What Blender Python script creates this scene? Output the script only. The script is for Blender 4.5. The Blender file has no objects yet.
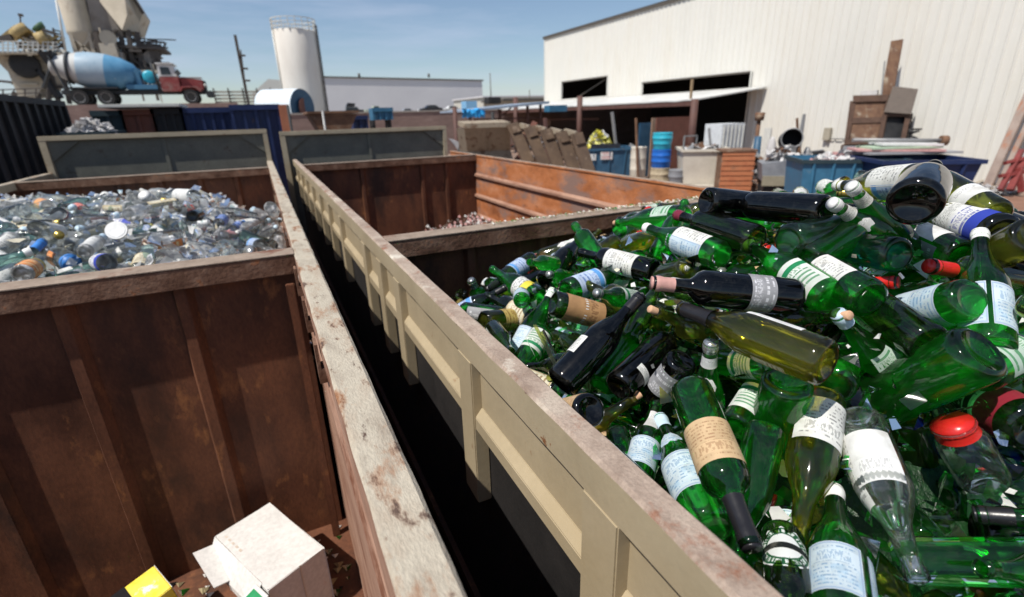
SKY, SUN, SUN_ALT, SUN_AZ, EXPO, FSTOP = .095, 5.0, 58, 74, 0.15, 3.2
import bpy, bmesh, math, random
from mathutils import Vector, Matrix, Quaternion, noise

random.seed(7)
sc = bpy.context.scene
COL = sc.collection
R = math.radians

# ------------------------------------------------------------------ camera geometry (eye at the origin, z up, y along the bins)
FPX = 500.0
PPX, PPY = 512.0, 298.5
_p, _r, _h = R(20.1), R(1.6), R(25.3)
FWD = Vector((math.sin(_h) * math.cos(_p), math.cos(_h) * math.cos(_p), -math.sin(_p)))
_r0 = Vector((math.cos(_h), -math.sin(_h), 0)); _u0 = _r0.cross(FWD)
RGT = _r0 * math.cos(_r) - _u0 * math.sin(_r)
UPV = RGT.cross(FWD)

def ray(x, y): return FWD * FPX + RGT * (x - PPX) + UPV * (PPY - y)
def on_x(x, y, X): d = ray(x, y); return d * (X / d.x)
def on_y(x, y, Y): d = ray(x, y); return d * (Y / d.y)
def on_z(x, y, Z): d = ray(x, y); return d * (Z / d.z)
def at_depth(x, y, D): return ray(x, y) * (D / FPX)
def project(p):
    k = FPX / max(1e-6, p.dot(FWD)); return (PPX + k * p.dot(RGT), PPY - k * p.dot(UPV))

GZ = -2.3          # ground level

# ------------------------------------------------------------------ bottle profiles: (height, radius) from base to mouth
PROF = {
 'water':    [(0,.030),(.004,.0385),(.02,.0405),(.13,.0405),(.155,.039),(.185,.031),(.22,.0205),(.25,.0150),(.283,.0135),(.284,.0152),(.298,.0150),(.300,.0125)],
 'bordeaux': [(0,.030),(.004,.0365),(.015,.0378),(.185,.0378),(.198,.0365),(.208,.031),(.216,.022),(.224,.0160),(.24,.0146),(.283,.0140),(.284,.0158),(.298,.0156),(.300,.0125)],
 'burgundy': [(0,.032),(.004,.0395),(.016,.0410),(.135,.0410),(.155,.0390),(.185,.0295),(.21,.0195),(.235,.0155),(.278,.0142),(.279,.0160),(.292,.0158),(.295,.0125)],
 'champagne':[(0,.034),(.005,.0425),(.018,.0440),(.13,.0440),(.155,.0415),(.19,.0310),(.225,.0205),(.26,.0155),(.290,.0142),(.291,.0170),(.300,.0168),(.302,.0155),(.314,.0152),(.316,.0125)],
 'magnum':   [(0,.040),(.006,.0500),(.022,.0520),(.19,.0520),(.215,.0495),(.250,.0380),(.285,.0260),(.315,.0185),(.355,.0160),(.356,.0190),(.370,.0188),(.375,.0145)],
 'beer':     [(0,.024),(.003,.0295),(.012,.0305),(.115,.0305),(.130,.0290),(.150,.0215),(.170,.0160),(.205,.0130),(.218,.0125),(.219,.0142),(.230,.0140),(.232,.0105)],
 'flask':    [(0,.026),(.004,.0335),(.014,.0350),(.125,.0350),(.145,.0330),(.158,.0240),(.166,.0160),(.195,.0150),(.196,.0170),(.212,.0168),(.214,.0125)],
 'jar':      [(0,.028),(.004,.0365),(.012,.0385),(.085,.0385),(.098,.0360),(.106,.0310),(.120,.0305),(.121,.0325),(.126,.0325),(.127,.0290)],
 'soda':     [(0,.022),(.004,.0290),(.02,.0310),(.05,.0290),(.08,.0310),(.12,.0310),(.145,.0265),(.170,.0170),(.190,.0140),(.191,.0160),(.205,.0155),(.206,.0115)],
}
LEN = {k: v[-1][0] for k, v in PROF.items()}
RAD = {k: max(r for h, r in v) for k, v in PROF.items()}
def radius_at(t, h):
    P = PROF[t]
    for (h0, r0), (h1, r1) in zip(P, P[1:]):
        if h0 <= h <= h1: return r0 + (r1 - r0) * (h - h0) / max(1e-9, h1 - h0)
    return P[-1][1]

def smooth_profile(P):
    out = [P[0]]
    for i in range(1, len(P)):
        h0, r0 = P[i-1]; h1, r1 = P[i]
        if h1 - h0 > .012 and abs(r1 - r0) > .002:
            a = P[i-2] if i > 1 else P[i-1]; b = P[i+1] if i+1 < len(P) else P[i]
            for k in (1, 2):
                t = k / 3.0
                def cr(p0, p1, p2, p3): return .5 * ((2*p1) + (-p0+p2)*t + (2*p0-5*p1+4*p2-p3)*t*t + (-p0+3*p1-3*p2+p3)*t**3)
                out.append((h0 + (h1-h0)*t, cr(a[1], r0, r1, b[1])))
        out.append((h1, r1))
    return out

def bottle_mesh(t, seg=24, broken=None):
    """body of a bottle along +z, base at z=0, punt pushed up into the base"""
    P = smooth_profile(PROF[t]); bm = bmesh.new(); rings = []
    r0 = P[0][1]; deep = .013 if t in ('bordeaux', 'burgundy', 'champagne', 'magnum') else .005
    full = [(deep, 0.0), (deep*.92, r0*.30), (deep*.55, r0*.66), (.001, r0*.92)] + P
    full.append((P[-1][0] - .002, P[-1][1] * .82)); full.append((P[-1][0] - .03, P[-1][1] * .78))
    for h, r in full:
        if r == 0: rings.append([bm.verts.new((0, 0, h))]); continue
        ring = []
        for i in range(seg):
            a = 2 * math.pi * i / seg
            hh = h
            ring.append(bm.verts.new((r*math.cos(a), r*math.sin(a), hh)))
        rings.append(ring)
    for A, B in zip(rings, rings[1:]):
        for i in range(seg):
            j = (i+1) % seg
            if len(A) == 1: bm.faces.new((A[0], B[j], B[i]))
            else: bm.faces.new((A[i], A[j], B[j], B[i]))
    if broken:
        cut = broken * LEN[t]; rng = random.Random(int(cut*1e5))
        ph = [rng.uniform(0, 6.28) for _ in range(4)]
        kill = [v for v in bm.verts if v.co.z > cut + .02*math.sin(3*math.atan2(v.co.y, v.co.x)+ph[0]) + .012*math.sin(7*math.atan2(v.co.y, v.co.x)+ph[1])]
        bmesh.ops.delete(bm, geom=kill, context='VERTS')
    for f in bm.faces: f.smooth = True
    bmesh.ops.recalc_face_normals(bm, faces=bm.faces)
    me = bpy.data.meshes.new(t + '_bottle'); bm.to_mesh(me); bm.free()
    return me

# ------------------------------------------------------------------ target surfaces of the two heaps
def sstep(t): t = max(0., min(1., t)); return t*t*(3-2*t)
def green_surface(x, y):
    w = .62 if y < .75 else .95
    a = .44 * sstep((x - .42) / .75) * math.exp(-((y - .75) / w) ** 2)
    if x > 1.35: a *= 1 - .35 * sstep((x - 1.35) / 1.2)
    return -.60 + a + (.05 * sstep((x-1.2)/.6) if y > 1.2 else 0)
def clear_surface(x, y):
    z = -.50 + .05*sstep((-x-1.0)/1.0)
    z -= .33 * sstep((x + .55) / .55)
    z -= .10 * sstep((3.1 - y) / .8)
    z -= .45 * sstep((y - 4.9) / 1.6)
    return z
# ------------------------------------------------------------------ materials
def newmat(name):
    m = bpy.data.materials.new(name); m.use_nodes = True
    nt = m.node_tree; nt.nodes.clear()
    out = nt.nodes.new('ShaderNodeOutputMaterial')
    return m, nt, out
def N(nt, typ, **kw):
    n = nt.nodes.new(typ)
    for k, v in kw.items():
        if k.startswith('i_'):
            key = k[2:]; key = int(key) if key.isdigit() else key.replace('_', ' ')
            n.inputs[key].default_value = v
        else: setattr(n, k, v)
    return n
def c4(c): return (c[0], c[1], c[2], 1)
def ramp(nt, src, stops):
    r = nt.nodes.new('ShaderNodeValToRGB'); e = r.color_ramp.elements
    while len(e) < len(stops): e.new(.5)
    for i, (p, c) in enumerate(stops): e[i].position = p; e[i].color = c4(c) if not isinstance(c, (int, float)) else (c, c, c, 1)
    nt.links.new(src, r.inputs[0]); return r
def surf(name, cols, scale=6, rough=.7, metal=0, bump=.15, over=None, stretch=(1, 1, 1), spec=.4, fine=60, over2=None, mott=.25):
    """cols: dark/light base colours driven by noise; over: (colour, scale, lo, hi) patches of rust, dirt or lost paint"""
    m, nt, out = newmat(name); L = nt.links.new
    tc = N(nt, 'ShaderNodeTexCoord'); mp = N(nt, 'ShaderNodeMapping'); mp.inputs['Scale'].default_value = stretch
    L(tc.outputs['Object'], mp.inputs[0])
    n1 = N(nt, 'ShaderNodeTexNoise', i_Scale=scale, i_Detail=8, i_Roughness=.62); L(mp.outputs[0], n1.inputs['Vector'])
    n2 = N(nt, 'ShaderNodeTexNoise', i_Scale=fine, i_Detail=4, i_Roughness=.6); L(mp.outputs[0], n2.inputs['Vector'])
    k = len(cols); r = ramp(nt, n1.outputs[0], [(.32 + .36*i/max(1, k-1), c) for i, c in enumerate(cols)])
    col = r.outputs[0]
    f = N(nt, 'ShaderNodeMix', data_type='RGBA', blend_type='MULTIPLY', i_0=mott); L(col, f.inputs[6])
    r2 = ramp(nt, n2.outputs[0], [(.35, .55), (.65, 1.2)]); L(r2.outputs[0], f.inputs[7]); col = f.outputs[2]
    for ov in (over, over2):
        if not ov: continue
        oc, os, lo, hi = ov
        n3 = N(nt, 'ShaderNodeTexNoise', i_Scale=os, i_Detail=9, i_Roughness=.68); L(mp.outputs[0], n3.inputs['Vector'])
        r3 = ramp(nt, n3.outputs[0], [(lo, 0), (hi, 1)])
        mx = N(nt, 'ShaderNodeMix', data_type='RGBA'); L(r3.outputs[0], mx.inputs[0]); L(col, mx.inputs[6]); mx.inputs[7].default_value = c4(oc); col = mx.outputs[2]
    b = N(nt, 'ShaderNodeBsdfPrincipled', i_Metallic=metal); L(col, b.inputs['Base Color'])
    b.inputs['Specular IOR Level'].default_value = spec
    rr = ramp(nt, n1.outputs[0], [(.3, max(0, rough-.12)), (.7, min(1, rough+.12))]); L(rr.outputs[0], b.inputs['Roughness'])
    if bump:
        ad = N(nt, 'ShaderNodeMath', operation='ADD'); L(n1.outputs[0], ad.inputs[0]); L(n2.outputs[0], ad.inputs[1])
        bp = N(nt, 'ShaderNodeBump', i_Strength=bump, i_Distance=.01); L(ad.outputs[0], bp.inputs['Height']); L(bp.outputs[0], b.inputs['Normal'])
    L(b.outputs[0], out.inputs[0]); return m

def glass(name, face, edge, tint_gloss=1.0, wav=.045, dirt=.008, dirtcol=(.5, .5, .45), glow=.30, glowcol=None):
    """bottle glass: light passes and is tinted by the wall's thickness along the ray, sharp fresnel reflections"""
    m, nt, out = newmat(name); L = nt.links.new
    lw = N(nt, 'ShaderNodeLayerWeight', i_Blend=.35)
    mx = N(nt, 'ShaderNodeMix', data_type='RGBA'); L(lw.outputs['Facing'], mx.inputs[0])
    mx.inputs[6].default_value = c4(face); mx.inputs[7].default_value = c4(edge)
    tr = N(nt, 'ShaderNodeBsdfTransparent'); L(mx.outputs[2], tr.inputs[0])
    rf = N(nt, 'ShaderNodeBsdfRefraction', i_IOR=1.12, i_Roughness=.02); L(mx.outputs[2], rf.inputs[0])
    tc = N(nt, 'ShaderNodeTexCoord'); n1 = N(nt, 'ShaderNodeTexNoise', i_Scale=14, i_Detail=2); L(tc.outputs['Object'], n1.inputs['Vector'])
    bp = N(nt, 'ShaderNodeBump', i_Strength=wav, i_Distance=.02); L(n1.outputs[0], bp.inputs['Height'])
    L(bp.outputs[0], rf.inputs['Normal'])
    s1 = N(nt, 'ShaderNodeMixShader', i_0=.3); L(tr.outputs[0], s1.inputs[1]); L(rf.outputs[0], s1.inputs[2])
    tl = N(nt, 'ShaderNodeBsdfTranslucent'); tl.inputs[0].default_value = c4(glowcol or tuple(min(1, v*1.15) for v in face))
    s0 = N(nt, 'ShaderNodeMixShader', i_0=glow); L(s1.outputs[0], s0.inputs[1]); L(tl.outputs[0], s0.inputs[2]); s1 = s0
    gl = N(nt, 'ShaderNodeBsdfGlossy', i_Roughness=.055); L(bp.outputs[0], gl.inputs['Normal']); gl.inputs[0].default_value = (tint_gloss,)*3 + (1,)
    fr = N(nt, 'ShaderNodeFresnel', i_IOR=1.52); L(bp.outputs[0], fr.inputs['Normal'])
    s2 = N(nt, 'ShaderNodeMixShader'); L(fr.outputs[0], s2.inputs[0]); L(s1.outputs[0], s2.inputs[1]); L(gl.outputs[0], s2.inputs[2])
    df = N(nt, 'ShaderNodeBsdfDiffuse'); df.inputs[0].default_value = c4(dirtcol)
    n3 = N(nt, 'ShaderNodeTexNoise', i_Scale=45, i_Detail=6, i_Roughness=.7); L(tc.outputs['Object'], n3.inputs['Vector'])
    r3 = ramp(nt, n3.outputs[0], [(.5, dirt*.25), (.72, dirt*3)])
    s3 = N(nt, 'ShaderNodeMixShader'); L(r3.outputs[0], s3.inputs[0]); L(s2.outputs[0], s3.inputs[1]); L(df.outputs[0], s3.inputs[2])
    L(s3.outputs[0], out.inputs[0]); return m

def label_mat(name, paper, ink=(.08, .08, .09), rows=7, band=None, band2=None, border=None, inkamt=.55, picture=None, rough=.55, roundel=False):
    m, nt, out = newmat(name); L = nt.links.new
    uv = N(nt, 'ShaderNodeUVMap'); sp = N(nt, 'ShaderNodeSeparateXYZ'); L(uv.outputs[0], sp.inputs[0])
    U, V = sp.outputs[0], sp.outputs[1]
    def mth(op, a, b=None):
        n = N(nt, 'ShaderNodeMath', operation=op)
        for i, s in enumerate((a, b)):
            if s is None: continue
            if isinstance(s, (int, float)): n.inputs[i].default_value = s
            else: L(s, n.inputs[i])
        return n.outputs[0]
    def inside(s, a, b): return mth('MULTIPLY', mth('GREATER_THAN', s, a), mth('LESS_THAN', s, b))
    rv = mth('MULTIPLY', V, float(rows)); row = mth('FRACT', rv); idx = mth('FLOOR', rv)
    cb = N(nt, 'ShaderNodeCombineXYZ'); oi = N(nt, 'ShaderNodeObjectInfo'); L(mth('MULTIPLY', oi.outputs['Random'], 60.), cb.inputs[2]); L(mth('MULTIPLY', U, 5.5), cb.inputs[0]); L(mth('MULTIPLY', idx, 7.3), cb.inputs[1])
    nz = N(nt, 'ShaderNodeTexNoise', i_Scale=2.6, i_Detail=5, i_Roughness=.7); L(cb.outputs[0], nz.inputs['Vector'])
    word = mth('GREATER_THAN', nz.outputs[0], 1-inkamt)
    txt = mth('MULTIPLY', mth('MULTIPLY', inside(row, .25, .68), word), mth('MULTIPLY', inside(U, .12, .88), inside(V, .1, .9)))
    tc = N(nt, 'ShaderNodeTexCoord'); n3 = N(nt, 'ShaderNodeTexNoise', i_Scale=30, i_Detail=6); L(tc.outputs['Object'], n3.inputs['Vector'])
    pr = ramp(nt, n3.outputs[0], [(.35, tuple(v*.78 for v in paper)), (.62, paper)])
    col = pr.outputs[0]
    def over(fac, c):
        nonlocal col
        mx = N(nt, 'ShaderNodeMix', data_type='RGBA')
        if isinstance(fac, float): mx.inputs[0].default_value = fac
        else: L(fac, mx.inputs[0])
        L(col, mx.inputs[6]); mx.inputs[7].default_value = c4(c); col = mx.outputs[2]
    if picture:
        n4 = N(nt, 'ShaderNodeTexNoise', i_Scale=3.5, i_Detail=5); L(uv.outputs[0], n4.inputs['Vector'])
        r4 = ramp(nt, n4.outputs[0], [(.48, 0), (.56, .7)]); over(mth('MULTIPLY', r4.outputs[0], inside(V, .12, .5)), picture)
    over(mth('MULTIPLY', txt, .8), ink)
    cb2 = N(nt, 'ShaderNodeCombineXYZ'); L(mth('MULTIPLY', U, 9.), cb2.inputs[0]); L(mth('MULTIPLY', V, 3.), cb2.inputs[1]); L(mth('MULTIPLY', oi.outputs['Random'], 31.), cb2.inputs[2])
    nz2 = N(nt, 'ShaderNodeTexNoise', i_Scale=3.4, i_Detail=2); L(cb2.outputs[0], nz2.inputs['Vector'])
    ttl = mth('MULTIPLY', mth('GREATER_THAN', nz2.outputs[0], .5), mth('MULTIPLY', inside(U, .2, .8), inside(V, .60, .80)))
    over(inside(V, .57, .83), paper); over(mth('MULTIPLY', ttl, .6), ink)
    if roundel:
        du = mth('MULTIPLY', mth('SUBTRACT', U, .5), 2.); dv = mth('MULTIPLY', mth('SUBTRACT', V, .5), 2.); rr = mth('SQRT', mth('ADD', mth('MULTIPLY', du, du), mth('MULTIPLY', dv, dv)))
        ang = mth('ARCTAN2', dv, du); over(1.0, (.80, .82, .80)); over(inside(rr, .60, .93), (.012, .10, .035))
        nz3 = N(nt, 'ShaderNodeTexNoise', i_Scale=7., i_Detail=2); cb3 = N(nt, 'ShaderNodeCombineXYZ'); L(ang, cb3.inputs[0]); L(cb3.outputs[0], nz3.inputs['Vector'])
        over(mth('MULTIPLY', inside(rr, .68, .85), mth('GREATER_THAN', nz3.outputs[0], .5)), (.75, .8, .75)); over(inside(dv, -.17, .12), (.01, .012, .012)); over(mth('MULTIPLY', inside(dv, .12, .15), inside(rr, 0, .93)), (.75, .75, .7))
    st = N(nt, 'ShaderNodeTexNoise', i_Scale=16, i_Detail=5, i_Roughness=.65); vm = N(nt, 'ShaderNodeVectorMath', operation='ADD'); L(tc.outputs['Object'], vm.inputs[0]); L(cb.outputs[0], vm.inputs[1])
    cbo = N(nt, 'ShaderNodeCombineXYZ'); L(mth('MULTIPLY', oi.outputs['Random'], 9.), cbo.inputs[0]); L(cbo.outputs[0], vm.inputs[1]); L(vm.outputs[0], st.inputs['Vector'])
    rs = ramp(nt, st.outputs[0], [(.55, 0), (.75, .6)]); over(rs.outputs[0], tuple(v*.5 for v in (paper[0], paper[1]*.9, paper[2]*.75)))
    for bnd in (band, band2):
        if bnd: over(inside(V, bnd[0], bnd[1]), bnd[2])
    if border:
        edge = mth('SUBTRACT', 1., mth('MULTIPLY', inside(U, .05, .95), inside(V, .05, .95)))
        inner = mth('MULTIPLY', inside(U, .02, .98), inside(V, .02, .98))
        over(mth('MULTIPLY', edge, inner), border)
    b = N(nt, 'ShaderNodeBsdfPrincipled', i_Roughness=rough); L(col, b.inputs['Base Color'])
    bp = N(nt, 'ShaderNodeBump', i_Strength=.25, i_Distance=.003); L(n3.outputs[0], bp.inputs['Height']); L(bp.outputs[0], b.inputs['Normal'])
    tl = N(nt, 'ShaderNodeBsdfTranslucent'); L(col, tl.inputs[0]); ms = N(nt, 'ShaderNodeMixShader', i_0=.22); L(b.outputs[0], ms.inputs[1]); L(tl.outputs[0], ms.inputs[2])
    L(ms.outputs[0], out.inputs[0]); return m

G = {
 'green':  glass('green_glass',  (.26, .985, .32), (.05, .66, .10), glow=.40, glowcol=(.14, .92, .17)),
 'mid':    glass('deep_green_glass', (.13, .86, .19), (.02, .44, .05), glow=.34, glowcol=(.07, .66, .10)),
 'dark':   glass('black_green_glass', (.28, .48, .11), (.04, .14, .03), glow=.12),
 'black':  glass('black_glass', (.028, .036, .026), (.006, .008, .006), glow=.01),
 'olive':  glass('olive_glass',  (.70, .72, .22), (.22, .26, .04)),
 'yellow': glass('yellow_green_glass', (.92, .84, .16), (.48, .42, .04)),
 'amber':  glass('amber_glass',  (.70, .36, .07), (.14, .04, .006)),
 'aqua':   glass('aqua_glass',   (.70, .92, .86), (.20, .52, .46)),
 'clear':  glass('clear_glass',  (.95, .97, .96), (.70, .78, .76), dirt=.04, glow=.14),
 'milky':  glass('scuffed_clear_glass', (.90, .92, .91), (.62, .68, .68), dirt=.30, dirtcol=(.80, .80, .80), glow=.45, glowcol=(.93, .93, .93)),
 'blue':   glass('blue_glass',   (.08, .18, .85), (.008, .02, .30)),
 'teal':   glass('teal_glass',   (.18, .70, .58), (.02, .22, .18)),
}
LB = {
 'roundel': label_mat('round_green_white_paper', (.78, .8, .78), roundel=True),
 'water':   label_mat('pale_blue_paper', (.62, .73, .80), ink=(.20, .34, .52), rows=13, picture=(.40, .58, .74), border=(.35, .45, .6), inkamt=.5),
 'white':   label_mat('white_paper', (.80, .80, .76), rows=12, inkamt=.5, ink=(.2, .2, .2)),
 'plain':   label_mat('plain_white_paper', (.82, .82, .80), rows=14, inkamt=.30, ink=(.4, .4, .4)),
 'cream':   label_mat('cream_paper', (.74, .68, .52), ink=(.25, .14, .06), rows=7, border=(.45, .32, .12)),
 'tan':     label_mat('tan_paper', (.66, .46, .26), ink=(.34, .18, .09), rows=13, inkamt=.5),
 'kraft':   label_mat('kraft_paper', (.50, .28, .13), ink=(.16, .07, .03), rows=3, inkamt=.35),
 'blueband':label_mat('white_and_blue_paper', (.80, .80, .80), ink=(.03, .05, .35), rows=5, band=(.0, .42, (.035, .06, .42))),
 'lightblue':label_mat('light_blue_paper', (.55, .66, .86), ink=(.08, .16, .42), rows=6, band=(.78, .95, (.12, .35, .75))),
 'maroon':  label_mat('maroon_paper', (.27, .02, .035), ink=(.55, .42, .40), rows=6, border=(.6, .5, .45)),
 'darkred': label_mat('black_and_maroon_paper', (.025, .02, .022), ink=(.7, .7, .7), rows=6, band=(0, .36, (.30, .02, .04)), band2=(.36, .40, (.8, .78, .75))),
 'grey':    label_mat('grey_paper', (.34, .34, .36), ink=(.75, .75, .78), rows=4, inkamt=.5),
 'etched':  label_mat('white_print', (.55, .68, .58), ink=(.02, .22, .06), rows=4, inkamt=.62),
 'greenwhite': label_mat('green_and_white_paper', (.72, .76, .70), ink=(.01, .20, .06), rows=8, band=(.72, .86, (.01, .22, .08)), inkamt=.6),
 'yellow':  label_mat('white_and_yellow_paper', (.82, .82, .80), rows=5, band=(0, .45, (.80, .66, .06))),
 'orange':  label_mat('orange_paper', (.80, .28, .08), ink=(.8, .7, .4), rows=4),
 'red':     label_mat('red_paper', (.62, .04, .03), ink=(.9, .8, .7), rows=4),
 'pink':    label_mat('pink_paper', (.75, .42, .40), ink=(.6, .08, .10), rows=5),
 'blue':    label_mat('blue_paper', (.05, .16, .55), ink=(.8, .82, .9), rows=4),
 'gold':    label_mat('gold_paper', (.60, .44, .14), ink=(.2, .08, .02), rows=4),
}
def solid(name, col, rough=.5, metal=0, spec=.5, bump=.05, var=.8):
    return surf(name, [tuple(v*var for v in col), col], scale=9, rough=rough, metal=metal, spec=spec, bump=bump)
K = {
 'white': solid('white_foil', (.80, .80, .78), .45), 'silver': solid('silver_foil', (.62, .62, .60), .28, .8),
 'red': solid('red_foil', (.60, .02, .015), .32), 'black': solid('black_foil', (.015, .014, .016), .3),
 'gold': solid('gold_foil', (.55, .40, .10), .3, .7), 'cork': solid('cork', (.62, .38, .24), .85, spec=.1),
 'blue': solid('blue_plastic', (.05, .22, .62), .4), 'green': solid('green_plastic', (.02, .28, .10), .4),
 'pink': solid('pink_foil', (.55, .30, .26), .4), 'maroon': solid('maroon_foil', (.18, .02, .04), .3),
 'yellow': solid('yellow_plastic', (.80, .60, .06), .4), 'lightblue': solid('light_blue_foil', (.55, .70, .80), .4),
}
# ------------------------------------------------------------------ mesh builder and object helpers
class MB:
    def __init__(s): s.v = []; s.f = []; s.m = []; s.mats = []; s.sm = []
    def mi(s, mat):
        if mat not in s.mats: s.mats.append(mat)
        return s.mats.index(mat)
    def add(s, vs, fs, mat=None, smooth=False):
        n = len(s.v); s.v += [tuple(v) for v in vs]
        for f in fs: s.f.append(tuple(i+n for i in f)); s.m.append(s.mi(mat)); s.sm.append(smooth)
        return s
    def box(s, x0, x1, y0, y1, z0, z1, mat=None, M=None):
        vs = [Vector((x, y, z)) for z in (z0, z1) for y in (y0, y1) for x in (x0, x1)]
        if M is not None: vs = [M @ v for v in vs]
        return s.add(vs, [(0,2,3,1),(4,5,7,6),(0,1,5,4),(2,6,7,3),(0,4,6,2),(1,3,7,5)], mat)
    def bar(s, p0, p1, w, h=None, mat=None, up=(0, 0, 1)):
        p0 = Vector(p0); p1 = Vector(p1); h = h or w; d = (p1-p0).normalized(); u = Vector(up)
        if abs(d.dot(u)) > .98: u = Vector((1, 0, 0))
        r = d.cross(u).normalized(); u = r.cross(d)
        vs = [p + r*a*w/2 + u*b*h/2 for p in (p0, p1) for a, b in ((-1,-1),(1,-1),(1,1),(-1,1))]
        return s.add(vs, [(0,3,2,1),(4,5,6,7),(0,1,5,4),(1,2,6,5),(2,3,7,6),(3,0,4,7)], mat)
    def cyl(s, p0, p1, r0, r1=None, seg=14, mat=None, caps=True, smooth=True):
        p0 = Vector(p0); p1 = Vector(p1); r1 = r0 if r1 is None else r1; d = (p1-p0).normalized()
        a = Vector((0, 0, 1)) if abs(d.z) < .9 else Vector((1, 0, 0)); r = d.cross(a).normalized(); u = r.cross(d)
        n = len(s.v)
        for p, q in ((p0, r0), (p1, r1)):
            for i in range(seg):
                t = 2*math.pi*i/seg; s.v.append(tuple(p + r*q*math.cos(t) + u*q*math.sin(t)))
        for i in range(seg):
            j = (i+1) % seg; s.f.append((n+i, n+j, n+seg+j, n+seg+i)); s.m.append(s.mi(mat)); s.sm.append(smooth)
        if caps:
            s.f.append(tuple(n+i for i in reversed(range(seg)))); s.m.append(s.mi(mat)); s.sm.append(False)
            s.f.append(tuple(n+seg+i for i in range(seg))); s.m.append(s.mi(mat)); s.sm.append(False)
        return s
    def lathe(s, prof, seg=20, mat=None, M=None):
        """prof: (height, radius) pairs along local z"""
        n = len(s.v); M = M or Matrix()
        for h, r in prof:
            for i in range(seg):
                t = 2*math.pi*i/seg; s.v.append(tuple(M @ Vector((r*math.cos(t), r*math.sin(t), h))))
        for k in range(len(prof)-1):
            for i in range(seg):
                j = (i+1) % seg; s.f.append((n+k*seg+i, n+k*seg+j, n+(k+1)*seg+j, n+(k+1)*seg+i)); s.m.append(s.mi(mat)); s.sm.append(True)
        return s
    def prism(s, poly, y0, y1, mat=None, M=None, axis='y'):
        """polygon of (a, b) extruded along an axis: y -> (a, y, b), x -> (x, a, b), z -> (a, b, z)"""
        def pt(a, b, t): return {'y': (a, t, b), 'x': (t, a, b), 'z': (a, b, t)}[axis]
        n = len(poly); vs = [Vector(pt(a, b, t)) for t in (y0, y1) for a, b in poly]
        if M is not None: vs = [M @ v for v in vs]
        fs = [tuple(range(n)), tuple(reversed(range(n, 2*n)))] + [(i, n+i, n+(i+1) % n, (i+1) % n) for i in range(n)]
        return s.add(vs, fs, mat)
    def build(s, name, mat=None, parent=None, bevel=0, loc=None):
        me = bpy.data.meshes.new(name)
        off = Vector(loc) if loc is not None else Vector((0, 0, 0))
        me.from_pydata([tuple(Vector(v)-off) for v in s.v], [], s.f)
        for m in s.mats: me.materials.append(m or mat)
        for p, i, q in zip(me.polygons, s.m, s.sm): p.material_index = i; p.use_smooth = q
        bm = bmesh.new(); bm.from_mesh(me); bmesh.ops.recalc_face_normals(bm, faces=bm.faces)
        if bevel:
            es = [e for e in bm.edges if len(e.link_faces) == 2 and e.calc_face_angle(0) > .6]
            try: bmesh.ops.bevel(bm, geom=es, offset=bevel, segments=2, affect='EDGES', clamp_overlap=True)
            except Exception: pass
        bm.to_mesh(me); bm.free()
        o = bpy.data.objects.new(name, me); COL.objects.link(o)
        if parent: o.parent = parent
        if loc is not None: o.location = off
        return o
def tag(o, label=None, cat=None, group=None, kind=None):
    for k, v in (('label', label), ('category', cat), ('group', group), ('kind', kind)):
        if v: o[k] = v
    return o
def empty(name, label, cat, group=None, loc=(0, 0, 0), rz=0):
    o = bpy.data.objects.new(name, None); COL.objects.link(o); o.location = loc; o.rotation_euler = (0, 0, rz)
    return tag(o, label, cat, group)

# ------------------------------------------------------------------ bottles
_bm = {}
def body_mesh(t, col, seg=24, broken=None):
    key = (t, col, seg, broken)
    if key not in _bm:
        base = (t, seg, broken)
        if base not in _bm: _bm[base] = bottle_mesh(t, seg, broken)
        me = _bm[base].copy(); me.materials.clear(); me.materials.append(G[col]); _bm[key] = me
    return _bm[key]
def label_mesh(t, h0, h1, width, centre, mat, off=.0007, oval=False, torn=0):
    key = (t, h0, h1, width, centre, mat, oval, torn)
    if key in _bm: return _bm[key]
    nu, nv = max(6, int(width/12)), 6; me = bpy.data.meshes.new('label'); vs = []; fs = []; uv = []
    rng = random.Random(torn)
    for j in range(nv+1):
        for i in range(nu+1):
            u, v = i/nu, j/nv
            if oval:
                a = 2*math.pi*u; u2 = .5+.5*v*math.cos(a); v2 = .5+.5*v*math.sin(a)
            else: u2, v2 = u, v
            if torn and j == nv: v2 -= rng.uniform(0, .35)
            if torn and i == nu: u2 -= rng.uniform(0, .15)
            h = h0+(h1-h0)*v2; a = R(centre + width*(u2-.5)); r = radius_at(t, h)+off
            vs.append((r*math.cos(a), r*math.sin(a), h)); uv.append((u2, v2))
    for j in range(nv):
        for i in range(nu): a = j*(nu+1)+i; fs.append((a, a+1, a+nu+2, a+nu+1))
    me.from_pydata(vs, [], fs); me.materials.append(LB[mat])
    l = me.uv_layers.new(name='UVMap')
    for p in me.polygons:
        p.use_smooth = True
        for li in p.loop_indices: l.data[li].uv = uv[me.loops[li].vertex_index]
    _bm[key] = me; return me
def cap_mesh(t, mat, length, plug):
    key = ('cap', t, mat, length, plug)
    if key in _bm: return _bm[key]
    L0 = LEN[t]; mb = MB(); e = .0009
    if mat == 'cork': prof = [(L0-.012, .0085), (L0+.016, .0095), (L0+.018, .008), (L0+.018, 0)]
    else:
        prof = [(L0-length+length*k/6, radius_at(t, L0-length+length*k/6)+e) for k in range(7)]
        prof += [(L0+.0015, radius_at(t, L0)+.002)]
        if plug: prof += [(L0+.002, 0)]
    mb.lathe(prof, 18, K[mat]); o = mb.build('neck_cap' if plug else 'neck_foil'); me = o.data; bpy.data.objects.remove(o)
    _bm[key] = me; return me
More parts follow.
